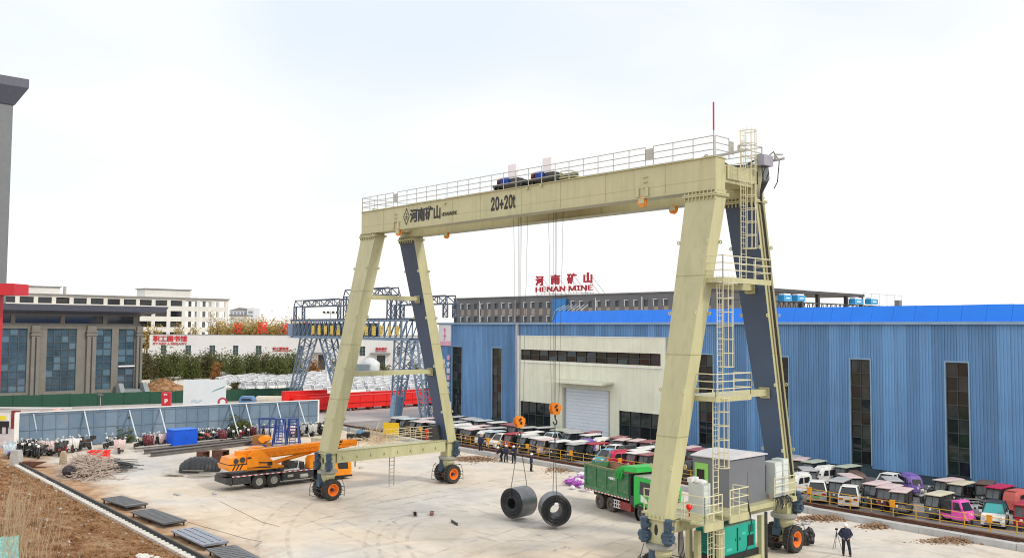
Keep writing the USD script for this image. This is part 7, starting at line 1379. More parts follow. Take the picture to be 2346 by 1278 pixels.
L_ = lettering('中国重汽', .2, .01, 3); m = MB(); m.mesh(L_, frame((1.35, -bw - .002, 2.35), (1, 0, 0), (0, 0, 1))); m.build('white_text', WHITEP, tb)
m = MB(); m.hexa([(2.9, -1.25, 3.14), (4.7, -1.25, 3.25), (4.7, 1.25, 3.25), (2.9, 1.25, 3.14), (2.9, -1.2, 3.5), (4.7, -1.2, 3.62), (4.7, 1.2, 3.62), (2.9, 1.2, 3.5)]); m.build('front_shield', BG, tb)
m = MB(); rr = random.Random(5)
for k in range(60): c = np.array([2.75 + rr.uniform(-.3, .35), -1.28, 3.2 + rr.uniform(-.35, .2)]); m.tube(c, c + [rr.uniform(-.25, .3), rr.uniform(-.15, .02), rr.uniform(-.55, -.15)], .025, 4)
m.build('net_bundle', BG, tb)
m = MB(); m.bx(3.87, 3.95, -1.2, -.2, .95, 2.95).bx(3.9, 4.3, -1.22, -.4, .95, 1.6); m.build('dark_rack', DKC, dt)
m = MB(); m.prism([(4.35, .85), (6.45, .85), (6.62, 1.25), (6.55, 2.0), (6.2, 2.98), (4.35, 2.98)], (0, -1.22, 0), (1, 0, 0), (0, 0, 1), (0, 2.44, 0)); cb = m.build('cab', BG, dt)
m = MB(); m.prism([(5.0, 1.85), (6.4, 1.85), (6.1, 2.72), (5.05, 2.72)], (0, -1.235, 0), (1, 0, 0), (0, 0, 1), (0, .014, 0)).prism([(5.0, 1.85), (6.4, 1.85), (6.1, 2.72), (5.05, 2.72)], (0, 1.221, 0), (1, 0, 0), (0, 0, 1), (0, .014, 0)).hexa([(6.57, -1.05, 2.02), (6.6, -1.05, 2.02), (6.6, 1.05, 2.02), (6.57, 1.05, 2.02), (6.26, -1.05, 2.85), (6.29, -1.05, 2.85), (6.29, 1.05, 2.85), (6.26, 1.05, 2.85)]); m.build('window', GLASS, cb)
m = MB(); m.prism([(5.15, 1.35), (5.95, 1.35), (5.75, 1.6), (5.15, 1.84)], (0, -1.238, 0), (1, 0, 0), (0, 0, 1), (0, .016, 0)); m.build('white_flash', WHITEP, cb)
m = MB(); m.bx(4.4, 6.5, -1.18, 1.18, 2.981, 3.06); m.build('roof_panel', GALV, cb)
m = MB(); m.bx(6.45, 6.72, -1.22, 1.22, .5, .98).bx(4.5, 5.95, -1.26, -1.221, .85, 1.05); 
for z in (1.25, 1.5, 1.75): m.bx(6.6, 6.66, -.9, .9, z, z + .14)
m.build('bumper', BLACK, cb); m = MB()
for z in (1.4, 1.66): m.bx(6.6, 6.68, -.9, .9, z, z + .07)
for s in (-1, 1): m.bx(6.70, 6.75, s * .95 - .2, s * .95 + .2, .62, .82)
each(m, 'grille_bar', CHROME, cb)
m = MB(); m.lathe([(.6, -.18), (.66, -.18), (.66, .18), (.6, .18)], (5.15, -1.1, .58), (0, 1, 0), 24); m.build('wheel_arch', BLACK, cb)
m = MB(); m.bx(2.25, 4.0, -1.2, -.9, .45, 1.0); sg2 = m.build('side_guard', paint('guard_red', (.26, .03, .03), .6, dirt=(.3, .22, .18)), dt); m = MB()
for x in (2.1, 2.35, 2.6): m.bar((x, -1.23, .45), (x, -1.23, 1.05), .05)
for z in (.5, .75, 1.0): m.bar((2.0, -1.23, z), (2.8, -1.23, z), .05)
each(m, 'guard_bar', WHITEP, sg2)
m = MB(); m.bx(6.45, 6.6, -1.5, -1.28, 1.9, 2.5).bar((6.4, -1.22, 2.6), (6.52, -1.38, 2.52), .04); m.build('mirror', BLACK, cb)
# ------------------------------------------------------------------ things lying about the yard
RODM = paint('rod_pale', (.46, .38, .33), .7, var=.35, scale=5); rr = random.Random(11)
m = MB()
for k in range(620):
    px, py = 205 + rr.gauss(0, 27), 1081 + rr.gauss(0, 9); c = at(px, py); q = max(0, 1 - math.hypot((px - 203) / 60, (py - 1078) / 24)); c[2] = .04 + 1.55 * q * rr.uniform(.3, 1.0); a = rr.uniform(0, 6.28); L_ = rr.uniform(.5, 1.4); d = np.array([math.cos(a), math.sin(a), rr.gauss(0, .22)]) * L_ / 1; m.bar(c - d, c + d, .055, .05)
m.build('rod_heap', RODM, None, label='tangled heap of pale scrap rods by the left rail', category='scrap heap', kind='stuff')
m = MB()
for k in range(70):
    px, py = 262 + rr.gauss(0, 18), 1063 + rr.gauss(0, 5); c = at(px, py, .05 + rr.uniform(0, .45)); a = PSI * 0 + math.atan2(_r[1], _r[0]) - .35 + rr.gauss(0, .15); d = np.array([math.cos(a), math.sin(a), rr.gauss(0, .04)]) * rr.uniform(.8, 1.6); m.bar(c - d, c + d, .07, .05)
m.build('dark_bar_heap', STEEL, None, label='heap of dark steel bars behind the pale rod heap', category='scrap heap', kind='stuff')
m = MB(); c = at(272, 1076)
for k in range(7): m.box(c + _r * rr.uniform(-1.2, 1.2) + _fh * rr.uniform(-1, 1) + [0, 0, .03 + .03 * k], (rr.uniform(1, 2.2), .3, .025), rr.uniform(-.9, -.4))
solid('pale_sheets', m, GALV, 'pale metal strips lying beside the scrap rod heap', 'metal strips')
c = at(158, 1093); t = thing('cable_ball', 'round dark tangle of cable at the front of the rod heap', 'cable', c, 0); m = MB()
for k in range(46): a, b = rr.uniform(0, 3.14), rr.uniform(0, 3.14); u = np.array([math.cos(a), math.sin(a), 0]); v = np.array([-math.sin(a) * math.cos(b), math.cos(a) * math.cos(b), math.sin(b)]); R_ = rr.uniform(.45, .62); m.path([np.array([0, 0, .55]) + R_ * (u * math.cos(f) + v * math.sin(f)) * [1, 1, .85] for f in np.linspace(0, 6.28, 9)], .03, 4)
m.build('coils', paint('cable_violet', (.055, .045, .055), .6), t)
c = at(147, 1062); m = MB(); m.prism([(-.3, 0), (.3, 0), (.25, .9), (.12, 1.25), (-.12, 1.25), (-.25, .9)], c, _r, _z, -_fh * .4); solid('stone_stump', m, paint('stump_tan', (.36, .29, .20), .9, var=.3), 'small tan stump standing at the left end of the rod heap', 'stump')
c = at(226, 1050); t = thing('red_crate', 'bright red plastic crate on the sand behind the rod heap', 'crate', c, math.atan2(_r[1], _r[0]) + .08); m = MB(); m.bx(-.95, .95, -.45, .45, 0, .06).bx(-.95, .95, -.45, -.40, .06, .75).bx(-.95, .95, .40, .45, .06, .75).bx(-.95, -.9, -.4, .4, .06, .75).bx(.9, .95, -.4, .4, .06, .75).bx(-1.0, 1.0, -.5, -.451, .68, .8).bx(-1.0, 1.0, .451, .5, .68, .8); m.build('crate_shell', paint('crate_red', (.80, .03, .02), .4), t); m = MB()
for x in np.linspace(-.8, .8, 6): m.bx(x - .03, x + .03, -.48, -.451, .06, .67)
each(m, 'rib', paint('crate_red', (.8, .03, .02), .4), t)
c = at(80, 1070); m = MB(); m.prism([(-1.05, 0), (1.05, 0), (1.05, .06), (.0, .1), (1.05, .5), (1.05, .56), (-1.05, .56), (-1.05, .5), (-.9, .1), (-1.05, .06)], c, _r, _z, -_fh * .35); solid('rusty_beam', m, RUST, 'short rusty steel beam lying by the buffer block', 'steel beam')
# dark roll under tarpaulin
c = at(458, 1079); a = math.atan2(_r[1], _r[0]) + .22; t = thing('tarpaulin_roll', 'big black tarpaulin covered roll lying left of the mobile crane', 'roll', c, a); m = MB(); pr = []; n = 24
for i in range(n + 1):
    x = -1.75 + 3.5 * i / n; r_ = 1.32 * (1 - .75 * abs(x / 1.95) ** 3.2) * (1 + .035 * math.sin(i * 2.4)); pr.append((r_, x))
mm = MB(); mm.lathe(pr, (0, 0, .0), (1, 0, 0), 28); v = mm.v[0]; v[:, 2] = np.where(v[:, 2] < 0, .02 * v[:, 2], v[:, 2] * 1.0); v += .06 * (noise(v * 3.1) - .5)[:, None]; v[:, 2] = np.maximum(v[:, 2], 0); m.add(v, mm.f[0]); m.build('cover', paint('tarp_black', (.028, .031, .036), .45, var=.4, scale=3), t, smooth=50); m = MB()
for x in np.linspace(-1.2, 1.4, 9): r_ = 1.32 * (1 - .75 * abs(x / 1.95) ** 3.2); m.path([(x + .18 * math.sin(f), math.cos(f) * (r_ + .03), abs(math.sin(f)) * (r_ + .03)) for f in np.linspace(.1, 3.04, 9)], .025, 4)
m.build('rope', STEEL, t)
m = MB(); c = at(440, 1090)
for k in range(9): m.box(c + _r * rr.uniform(-2.2, 2.4) + _fh * rr.uniform(-1.0, 1.2) + [0, 0, .03 + .035 * k], (rr.uniform(1.2, 2.8), rr.uniform(.12, .35), .03), -PSI * 0 + math.atan2(_r[1], _r[0]) + rr.uniform(-.3, .5))
solid('loose_planks', m, paint('plank_pale', (.40, .36, .30), .8, var=.3), 'loose pale planks and strips lying in front of the tarpaulin roll', 'planks')
# steel gratings on trestles, four along the left rail
def grating(px0, py0, px1, py1, name, lab, light, holes, w=1.6):
    a, b = at(px0, py0, .4), at(px1, py1, .4); d = b - a; L_ = np.linalg.norm(d); d /= L_; t = thing('steel_plate', lab, 'steel plate', (a[0], a[1], 0), math.atan2(d[1], d[0]), 'stacked plates along the left rail'); mat = paint('plate_' + light[0], light[1], .45, .5, var=.2, scale=3)
    m = MB(); n = 3
    for k in range(n): m.bx(k * .02, L_ - k * .02, -.02 * k, w - .02 * k, .28 + .04 * k, .315 + .04 * k)
    each(m, 'sheet', mat, t)
    m = MB()
    for x in np.arange(.25, L_ - .3, .42):
        for y in ((.3, .75, 1.2) if holes else (.2, .55, .9, 1.25)):
            if holes: m.bx(x, x + .26, y - .05, y + .05, .396, .402)
            else: m.bx(x, x + .05, y - .15, y + .15, .396, .425)
    m.build('slots' if holes else 'ribs', STEEL if holes else mat, t, kind='stuff')
    for x in (.15, L_ / 2, L_ - .25): m = MB(); m.bx(x, x + .1, .08, w - .08, .2, .279).bx(x, x + .08, .1, .18, 0, .2).bx(x, x + .08, w - .18, w - .1, 0, .2); m.build('trestle', STEEL, t)
grating(232, 1140, 290, 1158, '', 'farthest dark plate stack on trestles along the left rail', ('dark', (.15, .155, .165)), False)
grating(299, 1170, 375, 1197, '', 'second dark plate stack on trestles from the rail end', ('dark', (.15, .155, .165)), False)
grating(392, 1213, 466, 1247, '', 'paler blue grey slotted plate stack, third along the left rail', ('pale', (.30, .33, .40)), True)
grating(474, 1255, 545, 1295, '', 'nearest dark plate stack cut by the bottom edge', ('dark', (.15, .155, .165)), False, 1.7)
m = MB()
for q in (((505, 1148), (600, 1195), (640, 1205)), ((430, 1195), (560, 1232), (600, 1240), (585, 1250))):
    m.path([at(x, y, .02) for x, y in q], .011, 4)
solid('long_bar', m, RUST, 'thin rusty bars trailing on the sand right of the plate stacks', 'bars')
# long beams in front of the blue hoarding
for k, (pa, pb, lab) in enumerate((((345, 1046), (580, 1018), 'nearest long grey steel beam lying before the blue hoarding'), ((330, 1040), (575, 1014), 'middle long grey steel beam lying before the blue hoarding'), ((310, 1035), (600, 1006), 'farthest long pale beam lying before the blue hoarding'))):
    a, b = at(*pa), at(*pb); d = (b - a) / np.linalg.norm(b - a); m = MB(); m.bar(a + [0, 0, .04], b + [0, 0, .04], .5, .06).bar(a + [0, 0, .26], b + [0, 0, .26], .06, .37).bar(a + [0, 0, .48], b + [0, 0, .48], .5, .06); solid('steel_beam', m, [paint('beam_grey', (.15, .14, .14), .6, var=.25), RUST, paint('beam_pale', (.38, .36, .33), .7, var=.2)][k if k != 1 else 0], lab, 'steel beam', group='long beams before the hoarding')
for k, (px, py, w, h, lab) in enumerate(((465, 1050, .8, .75, 'left rusty steel block standing behind the tarpaulin roll'), (505, 1056, 1.3, 1.1, 'right bigger rusty steel block behind the tarpaulin roll'))):
    c = at(px, py); t = thing('rusty_block', lab, 'steel block', c, .4, 'rusty blocks'); m = MB(); m.bx(-w / 2, w / 2, -.5, .5, 0, .08).bx(-w / 2, w / 2, -.5, .5, h - .08, h).bx(-w / 2, w / 2, -.5, -.42, .08, h - .08).bx(-w / 2, w / 2, .42, .5, .08, h - .08).bx(-.06, .06, -.42, .42, .08, h - .08); m.build('block', RUST, t)
# blue box, red bucket, blue stand, orange winch frame
c = at(417, 1024); t = thing('blue_box', 'bright blue sheet metal box standing against the grey blue hoarding', 'box', c, math.atan2(d[1], d[0]) - .35 + .25); a = math.atan2((at(727, 986) - at(36, 1030))[1], (at(727, 986) - at(36, 1030))[0]); BX = paint('box_blue', (.0, .085, .62), .45, var=.06)
m = MB(); m.bx(-1.35, 1.35, -.85, .95, .05, 1.95); m.build('body', BX, t); m = MB(); m.bx(-1.42, 1.42, -.92, 1.02, 1.951, 2.03); m.build('lid', paint('box_blue_lid', (.02, .17, .72), .45), t); m = MB(); m.bx(-.01, .01, -.856, -.851, .1, 1.9).bx(.08, .12, -.9, -.851, .9, 1.1); m.build('door_seam', SLATE, t)
c = at(449, 1014); m = MB(); m.lathe([(.01, 0), (.2, 0), (.27, .6), (.24, .6), (.2, .05)], c, (0, 0, 1), 16); solid('red_bucket', m, RED, 'small red bucket right of the blue box', 'bucket')
c = at(425, 1021); t = thing('wooden_stool', 'small wooden stool in front of the blue box', 'stool', c, .5); m = MB(); m.bx(-.3, .3, -.2, .2, .5, .55); m.build('seat', BRUSH, t)
for x, y in ((-.25, -.15), (.25, -.15), (-.25, .15), (.25, .15)): m = MB(); m.bx(x - .03, x + .03, y - .03, y + .03, 0, .499); m.build('leg', BRUSH, t)
NAVY = paint('stand_navy', (.022, .05, .22), .45, var=.1)
for k, (px, py, lab) in enumerate(((641, 1019, 'left dark blue steel ladder stand before the blue hoarding'), (671, 1018, 'right dark blue steel ladder stand before the blue hoarding'))):
    c = at(px, py); t = thing('ladder_stand', lab, 'steel stand', c, math.atan2(_r[1], _r[0]) + .15, 'dark blue ladder stands'); m = MB(); H_ = 2.85
    for s in (-1, 1):
        for y in (-.75, .75): m.bar((s * .75, y * 1.2, 0), (s * .42, y * .5, H_), .14)
        m.bar((s * .7, -.85, .35), (s * .7, .85, .35), .1); m.bar((s * .55, -.6, 1.6), (s * .55, .6, 1.6), .1)
    m.bar((-.75, -.85, .35), (.75, -.85, .35), .1); m.build('frame', NAVY, t); m = MB(); m.bx(-.55, .55, -.5, .5, H_, H_ + .14); m.build('top_plate', NAVY, t); m = MB()
    for z in np.arange(.3, H_, .32): f_ = z / H_; m.bar((-.3, -.92 + .5 * f_, z), (.3, -.92 + .5 * f_, z), .05, .1)
    for s in (-.32, .32): m.bar((s, -.95, .1), (s, -.45, H_), .07)
    m.build('steps', NAVY, t)
c = at(615, 1008); t = thing('truss_frame', 'dark blue open truss frame behind the two ladder stands', 'steel stand', c, math.atan2(_r[1], _r[0]) + .2); m = MB()
for y in (-.5, .5):
    m.bar((-1.2, y, 2.5), (1.2, y, 2.5), .12).bar((-1.1, y, 1.5), (1.2, y, 1.5), .1)
    for x in (-1.1, .1, 1.2): m.bar((x * .9, y, 0), (x, y, 2.5), .12)
    for x in (-1.1, -.3, .5): m.bar((x, y, 1.5), (x + .6, y, 2.5), .07)
for x in (-1.1, .1, 1.2): m.bar((x, -.5, 2.5), (x, .5, 2.5), .08)
m.build('frame', NAVY, t)
c = at(598, 1022); t = thing('winch_frame', 'small orange and brown winch frame beside the blue ladder stands', 'winch', c, .6); m = MB(); m.bx(-.9, .9, -.6, .6, .25, .4).bx(-.9, -.75, -.6, .6, 0, .25).bx(.75, .9, -.6, .6, 0, .25).bx(-.8, .1, -.5, .5, .4, 1.25); m.build('frame', paint('winch_brown', (.30, .13, .03), .6), t); m = MB(); m.tube((.45, -.6, .85), (.45, .6, .85), .4, 16); m.bx(.0, .9, -.62, .62, .7, 1.0); m.build('drum', ORG, t); m = MB(); m.bx(-.9, 1.0, -.7, -.61, .1, .28); m.build('blue_base', NAVY, t)
c = at(646, 1000, .0); 
c = at(622, 0 + 1014)
# little pickup with rack behind the mobile crane
c = at(815, 1008); t = thing('rack_trolley', 'small dark trolley with a pipe rack and blue bundle beyond the boom', 'trolley', c, math.atan2(_r[1], _r[0])); m = MB()
for x in (-.9, .9):
    for y in (-.5, .5): m.tube((x, y, .25), (x, y, 1.5), .03, 5)
for y in (-.5, .5): m.tube((-.9, y, 1.5), (.9, y, 1.5), .03, 5)
m.tube((-.9, -.5, 1.5), (-.9, .5, 1.5), .03, 5).tube((.9, -.5, 1.5), (.9, .5, 1.5), .03, 5); m.build('rack', STEEL, t); m = MB(); m.bx(-1.0, 1.6, -.55, .55, .35, .75).bx(1.0, 1.6, -.5, .5, .75, 1.0); m.build('bed', BLACK, t); m = MB(); m.ball((.5, 0, .95), (.5, .45, .3), 2, .3); m.build('bundle', paint('bundle_blue', (.10, .24, .40), .6), t); wheels(t, [(-.7, -.5), (-.7, .5), (1.2, -.5), (1.2, .5)], .24)
c = at(735, 1022); m = MB(); m.box(c + [0, 0, .45], (2.0, 1.0, .9), .3); m.box(c + [0, 0, .93], (2.1, 1.1, .06), .3); solid('pale_crate', m, paint('crate_pale', (.48, .45, .33), .7), 'pale olive crate behind the left gantry leg', 'crate')
# near debris
c = at(950, 1182); t = thing('steel_offcut', 'small grey steel channel offcut on the bare yard', 'offcut', c, -.5); m = MB(); m.bx(-.28, .28, -.16, .16, 0, .04).bx(-.28, .28, -.16, -.12, .04, .3).bx(-.28, .28, .12, .16, .04, .3); m.build('channel', GALV, t); m = MB(); m.bx(-.29, -.1, -.11, .11, .041, .28); m.build('dark_block', BLACK, t)
c = at(989, 1179); t = thing('wood_block', 'small reddish wooden block lying right of the steel offcut', 'block', c, -.75); m = MB(); m.bx(-.33, .33, -.12, .12, .0, .09).bx(-.33, .33, -.12, .12, .095, .2).bx(-.36, -.2, -.13, .13, .201, .23); m.build('block', paint('wood_red', (.22, .12, .10), .8), t)
c = at(1041, 1199); t = thing('short_bar', 'short dark steel bar lying on the bare yard', 'bar', c, -.35); m = MB(); m.bx(-.65, .65, -.05, .05, 0, .02).bx(-.65, .65, -.01, .01, .02, .14).bx(-.65, .65, -.05, .05, .14, .16); m.build('bar', STEEL, t)
m = MB()
for px, py, s in ((492, 1129, .25), (407, 1132, .3), (832, 1071, .3), (1271, 1259, .1), (1300, 1252, .1), (1288, 1254, .08), (1790, 1240, .2), (1845, 1198, .25), (1852, 1192, .2), (900, 1196, .12), (870, 1192, .1)):
    for q in range(3): b = MB(); b.ball((0, 0, 0), (s * rr.uniform(.4, .9), s * .5, s * .3), 1, .6); m.add(b.v[0] + at(px + rr.uniform(-6, 6), py + rr.uniform(-2, 2), s * .2), b.f[0])
m.build('scattered_stones', CONC, None, label='small stones scattered over the sandy yard', category='stones', kind='stuff')
m = MB()
for px, py, w_, n_ in ((1085, 1052, 30, 1000), (1400, 1105, 24, 300), (1370, 1075, 30, 300), (1885, 1188, 34, 800), (2010, 1206, 22, 350), (1450, 1100, 30, 250), (2180, 1240, 40, 400), (1280, 1078, 18, 200)):
    for q in range(n_):
        gx_ = rr.gauss(0, w_); gy_ = rr.gauss(0, 3.2); h = max(0, .28 * (1 - (gx_ / w_ / 2) ** 2 - (gy_ / 7) ** 2)); s = rr.uniform(.03, .10) * (1.7 if rr.random() < .07 else 1); b = MB(); b.ball((0, 0, 0), (s, s * .8, s * .6), 0); m.add(b.v[0] + at(px + gx_, py + gy_, 0) + [0, 0, h * rr.random()], b.f[0])
m.build('soil_lumps', paint('lump_soil', (.30, .19, .12), .95, var=.45, scale=2), None, label='low heaps of brown soil lumps along the concrete kerb', category='soil', kind='stuff')
# purple striped sacks
t = thing('sack_heap', 'crumpled heap of purple and white striped sacks behind the dump truck', 'sacks', at(1325, 1110), 0); PUR = paint('sack_purple', (.36, .08, .42), .7, var=.4, scale=6); SKW = paint('sack_white', (.66, .63, .68), .7, var=.12, scale=4)
for k in range(26):
    px, py = 1323 + rr.gauss(0, 14), 1106 + rr.gauss(0, 5); 
    if k > 17: px, py = 1330 + rr.gauss(0, 18), 1122 + rr.gauss(0, 4)
    c = at(px, py); m = MB(); b = MB(); b.ball((0, 0, 0), (rr.uniform(.35, .7), rr.uniform(.16, .3), rr.uniform(.12, .3)), 2, .9); a = rr.uniform(0, 3.14); M_ = tmat(c + [0, 0, .15 + (.35 * rr.random() if k < 18 else 0)], a); v = b.v[0] @ M_[:3, :3].T + M_[:3, 3]; m.add(v, b.f[0]); m.build('sack', SKW if (k > 17 or k % 3 == 0) else PUR, t, world=True)
    if k < 18:
        m = MB(); v2 = b.v[0].copy(); sel = np.abs(((v2[:, 0] * 4.5) % 1) - .5) < .2; v2 = v2 * 1.03; 
        f2 = b.f[0][np.array([sel[f].all() for f in b.f[0]])]
        if len(f2): m.add(v2 @ M_[:3, :3].T + M_[:3, 3], f2); m.build('stripe', PUR if k % 3 == 0 else SKW, t, world=True, kind='stuff')
TYRE = usdkit.material(stage, '/World/Looks/tyre_marks', {'g': ('geometry', {}), 'n': ('noise_texture', {'scale': 1.1, 'detail': 9, 'roughness': .72}), 'r': ('rgb_ramp', {'ramp': [(.42, (0, 0, 0)), (.70, (.40, .40, .40))]}),
    'd': ('diffuse_bsdf', {'color': (.27, .25, .235)}), 't': ('transparent_bsdf', {}), 'm': ('mix_closure', {})}, [('g.position', 'n.vector'), ('n.fac', 'r.fac'), ('r.color', 'm.fac'), ('t.BSDF', 'm.closure1'), ('d.BSDF', 'm.closure2')], surface='m.closure')
m = MB()
def track(pts, w, zz):
    pts = np.array(pts, float); d = np.gradient(pts, axis=0); d /= np.linalg.norm(d, axis=1, keepdims=True); nrm = np.stack([-d[:, 1], d[:, 0], 0 * d[:, 0]], 1)
    v = np.vstack([pts + nrm * w / 2, pts - nrm * w / 2]); v[:, 2] = zz; n = len(pts); m.add(v, [f for i in range(n - 1) for f in ([i, n + i, n + i + 1], [i, n + i + 1, i + 1])])
def bez(q, n=40):
    q = [at(x, y) for x, y in q]; t = np.linspace(0, 1, n)[:, None]; return (1 - t) ** 3 * q[0] + 3 * (1 - t) ** 2 * t * q[1] + 3 * (1 - t) * t * t * q[2] + t ** 3 * q[3]
for k, q in enumerate((((700, 1210), (830, 1165), (1000, 1120), (1290, 1096)), ((640, 1190), (800, 1180), (1010, 1125), (1250, 1085)), ((880, 1278), (850, 1215), (880, 1190), (1010, 1175)), ((960, 1330), (850, 1230), (900, 1180), (1060, 1165)), ((1010, 1278), (1130, 1230), (1240, 1215), (1330, 1165)), ((1080, 1290), (1180, 1245), (1290, 1225), (1400, 1190)), ((905, 1150), (1000, 1130), (1120, 1150), (1300, 1240)), ((770, 1160), (900, 1120), (1000, 1090), (1080, 1045)), ((690, 1150), (640, 1180), (600, 1230), (640, 1300)), ((1560, 1240), (1500, 1220), (1420, 1240), (1330, 1300)), ((1840, 1275), (1960, 1225), (2080, 1240), (2300, 1290)), ((520, 1130), (640, 1150), (760, 1190), (980, 1290)))):
    c = bez(q); d = np.gradient(c, axis=0); d /= np.linalg.norm(d, axis=1, keepdims=True); nrm = np.stack([-d[:, 1], d[:, 0], 0 * d[:, 0]], 1)
    for s in (-1, 1): track(c + nrm * s * .9, .26, .004 + .0004 * (2 * k + (s > 0)))
m.build('tyre_marks', TYRE, None, label='faint curving tyre tracks across the sandy yard', category='tyre marks', kind='stuff')
# ------------------------------------------------------------------ people
import manifold3d as mf
SKIN = paint('skin', (.46, .27, .19), .6, var=.08); HELM = paint('helmet_white', (.78, .78, .77), .3); NAVYC = paint('jacket_navy', (.012, .018, .055), .75, var=.3, scale=6); BLK = paint('trousers_black', (.014, .015, .02), .8, var=.3, scale=6); SHOE = paint('shoe_dark', (.03, .028, .028), .6); REDC = paint('jacket_red', (.42, .03, .05), .7); HAIR = paint('hair_black', (.012, .010, .009), .6)
def sph(c, r): return mf.Manifold.sphere(r, 16).translate(tuple(map(float, c)))
def hull(a, ra, b, rb): return mf.Manifold.batch_hull([sph(a, ra), sph(b, rb)])
def mtri(M_, it=6, ref=.035):
    k = M_.refine_to_length(ref).to_mesh(); t = trimesh.Trimesh(np.array(k.vert_properties[:, :3]), np.array(k.tri_verts)); trimesh.smoothing.filter_taubin(t, iterations=it); return t
def person(p, face, label, pose='stand', jacket=NAVYC, legs=BLK, helmet=True, h=1.75, group='workers in the yard'):
    s = h / 1.75; J = dict(pel=(0, 0, .95), ch=(0, 0, 1.30), nk=(0, 0, 1.47), hd=(0.03, 0, 1.62))
    J.update({'hl': (0, .10, .92), 'hr': (0, -.10, .92), 'kl': (.04, .13, .50), 'kr': (.0, -.12, .50), 'al': (.0, .15, .09), 'ar': (-.05, -.14, .09), 'sl': (0, .19, 1.40), 'sr': (0, -.19, 1.40), 'el': (-.02, .27, 1.13), 'er': (-.02, -.27, 1.13), 'wl': (.10, .26, .88), 'wr': (.10, -.26, .88)})
    if pose == 'pockets': J.update({'el': (-.08, .33, 1.14), 'er': (-.08, -.33, 1.14), 'wl': (.08, .17, .98), 'wr': (.08, -.17, .98), 'al': (.08, .22, .09), 'kl': (.07, .17, .50), 'ar': (-.06, -.12, .09)})
    if pose == 'walk': J.update({'kl': (.16, .11, .52), 'al': (.20, .11, .10), 'kr': (-.04, -.11, .50), 'ar': (-.24, -.11, .12), 'wl': (-.10, .25, .90), 'wr': (.18, -.25, .92)})
    if pose == 'bend': J.update(dict(pel=(-.12, 0, .88), ch=(.16, 0, 1.12), nk=(.28, 0, 1.24), hd=(.38, 0, 1.33), sl=(.18, .19, 1.18), sr=(.18, -.19, 1.18), el=(.30, .24, .93), er=(.30, -.24, .93), wl=(.48, .14, .78), wr=(.48, -.14, .78), hl=(-.12, .1, .86), hr=(-.12, -.1, .86), kl=(.08, .14, .50), kr=(.06, -.13, .50)))
    if pose == 'arms': J.update({'el': (.14, .28, 1.16), 'er': (.14, -.28, 1.16), 'wl': (.32, .12, 1.14), 'wr': (.32, -.10, 1.18)})
    J = {k: np.array(v, float) for k, v in J.items()}; B_ = []
    hd = J['hd']; B_ += [sph(hd, .10).scale((1.0, .86, 1.18)).translate(tuple(hd * (1 - np.array([1.0, .86, 1.18])))) if True else None]
    B_ += [hull(J['nk'], .055, hd - [0, 0, .05], .06), hull(hd + [.095, 0, -.01], .014, hd + [.105, 0, -.035], .018), sph(hd + [0, .088, -.01], .025), sph(hd + [0, -.088, -.01], .025), hull(hd + [.07, .02, -.075], .014, hd + [.07, -.02, -.075], .014)]
    arms, leg_, tor = [], [], []
    for q in 'lr':
        arms += [hull(J['s' + q], .058, J['e' + q], .046), hull(J['e' + q], .046, J['w' + q], .034)]; leg_ += [hull(J['h' + q], .088, J['k' + q], .062), hull(J['k' + q], .062, J['a' + q], .045)]
    tor += [mf.Manifold.batch_hull([sph(J['pel'] + [0, .09, 0], .105), sph(J['pel'] + [0, -.09, 0], .105), sph(J['ch'] + [0, .11, 0], .115), sph(J['ch'] + [0, -.11, 0], .115)]), mf.Manifold.batch_hull([sph(J['ch'] + [0, .11, 0], .115), sph(J['ch'] + [0, -.11, 0], .115), sph(J['sl'], .06), sph(J['sr'], .06), sph(J['nk'] - [0, 0, .03], .06)])]
    hands = []
    for q, sg in (('l', 1), ('r', -1)):
        w = J['w' + q]; d = w - J['e' + q]; d /= np.linalg.norm(d); sd = np.cross(d, [0, 1.0, 0]); sd /= np.linalg.norm(sd) + 1e-9; pc = w + d * .06; hands.append(hull(w, .028, pc, .032))
        for k in range(4): o = sd * (.027 - .018 * k); L_ = (.062, .072, .067, .052)[k]; k1 = pc + o + d * (.03 + L_ * .5); hands += [hull(pc + o + d * .02, .0095, k1, .009), hull(k1, .009, k1 + d * L_ * .5 + np.array([0, -sg * .015, 0]), .008)]
        hands.append(hull(w + d * .03 + sd * .03, .011, w + d * .075 + sd * .055, .009))
    feet = [hull(J['a' + q] - [0.02, 0, .03], .045, J['a' + q] + [.17, 0, -.055], .032) for q in 'lr']
    body = mf.Manifold.batch_boolean(B_ + arms + leg_ + tor + hands + feet, mf.OpType.Add)
    t = thing('person', label, 'person', p, face, group)
    bt = mtri(body, 3, .03); bt.apply_scale(s); m = MB(); m.mesh(bt); b_ = m.build('body', SKIN, t, smooth=True)
    infl = lambda a, ra, b, rb, e=.016: hull(a, ra + e, b, rb + e)
    jk = mf.Manifold.batch_boolean([infl(J['s' + q], .058, J['e' + q], .048, .02) for q in 'lr'] + [infl(J['e' + q], .048, J['w' + q] + (J['e' + q] - J['w' + q]) * .06, .036, .018) for q in 'lr'] + [mf.Manifold.batch_hull([sph(J['pel'] + [0, .09, -.02], .128), sph(J['pel'] + [0, -.09, -.02], .128), sph(J['ch'] + [0, .11, 0], .135), sph(J['ch'] + [0, -.11, 0], .135)]), mf.Manifold.batch_hull([sph(J['ch'] + [0, .11, 0], .135), sph(J['ch'] + [0, -.11, 0], .135), sph(J['sl'], .078), sph(J['sr'], .078), sph(J['nk'] - [0, 0, .02], .07)])], mf.OpType.Add)
    jt = mtri(jk, 5); jt.apply_scale(s); m = MB(); m.mesh(jt); m.build('jacket', jacket, t, smooth=True)
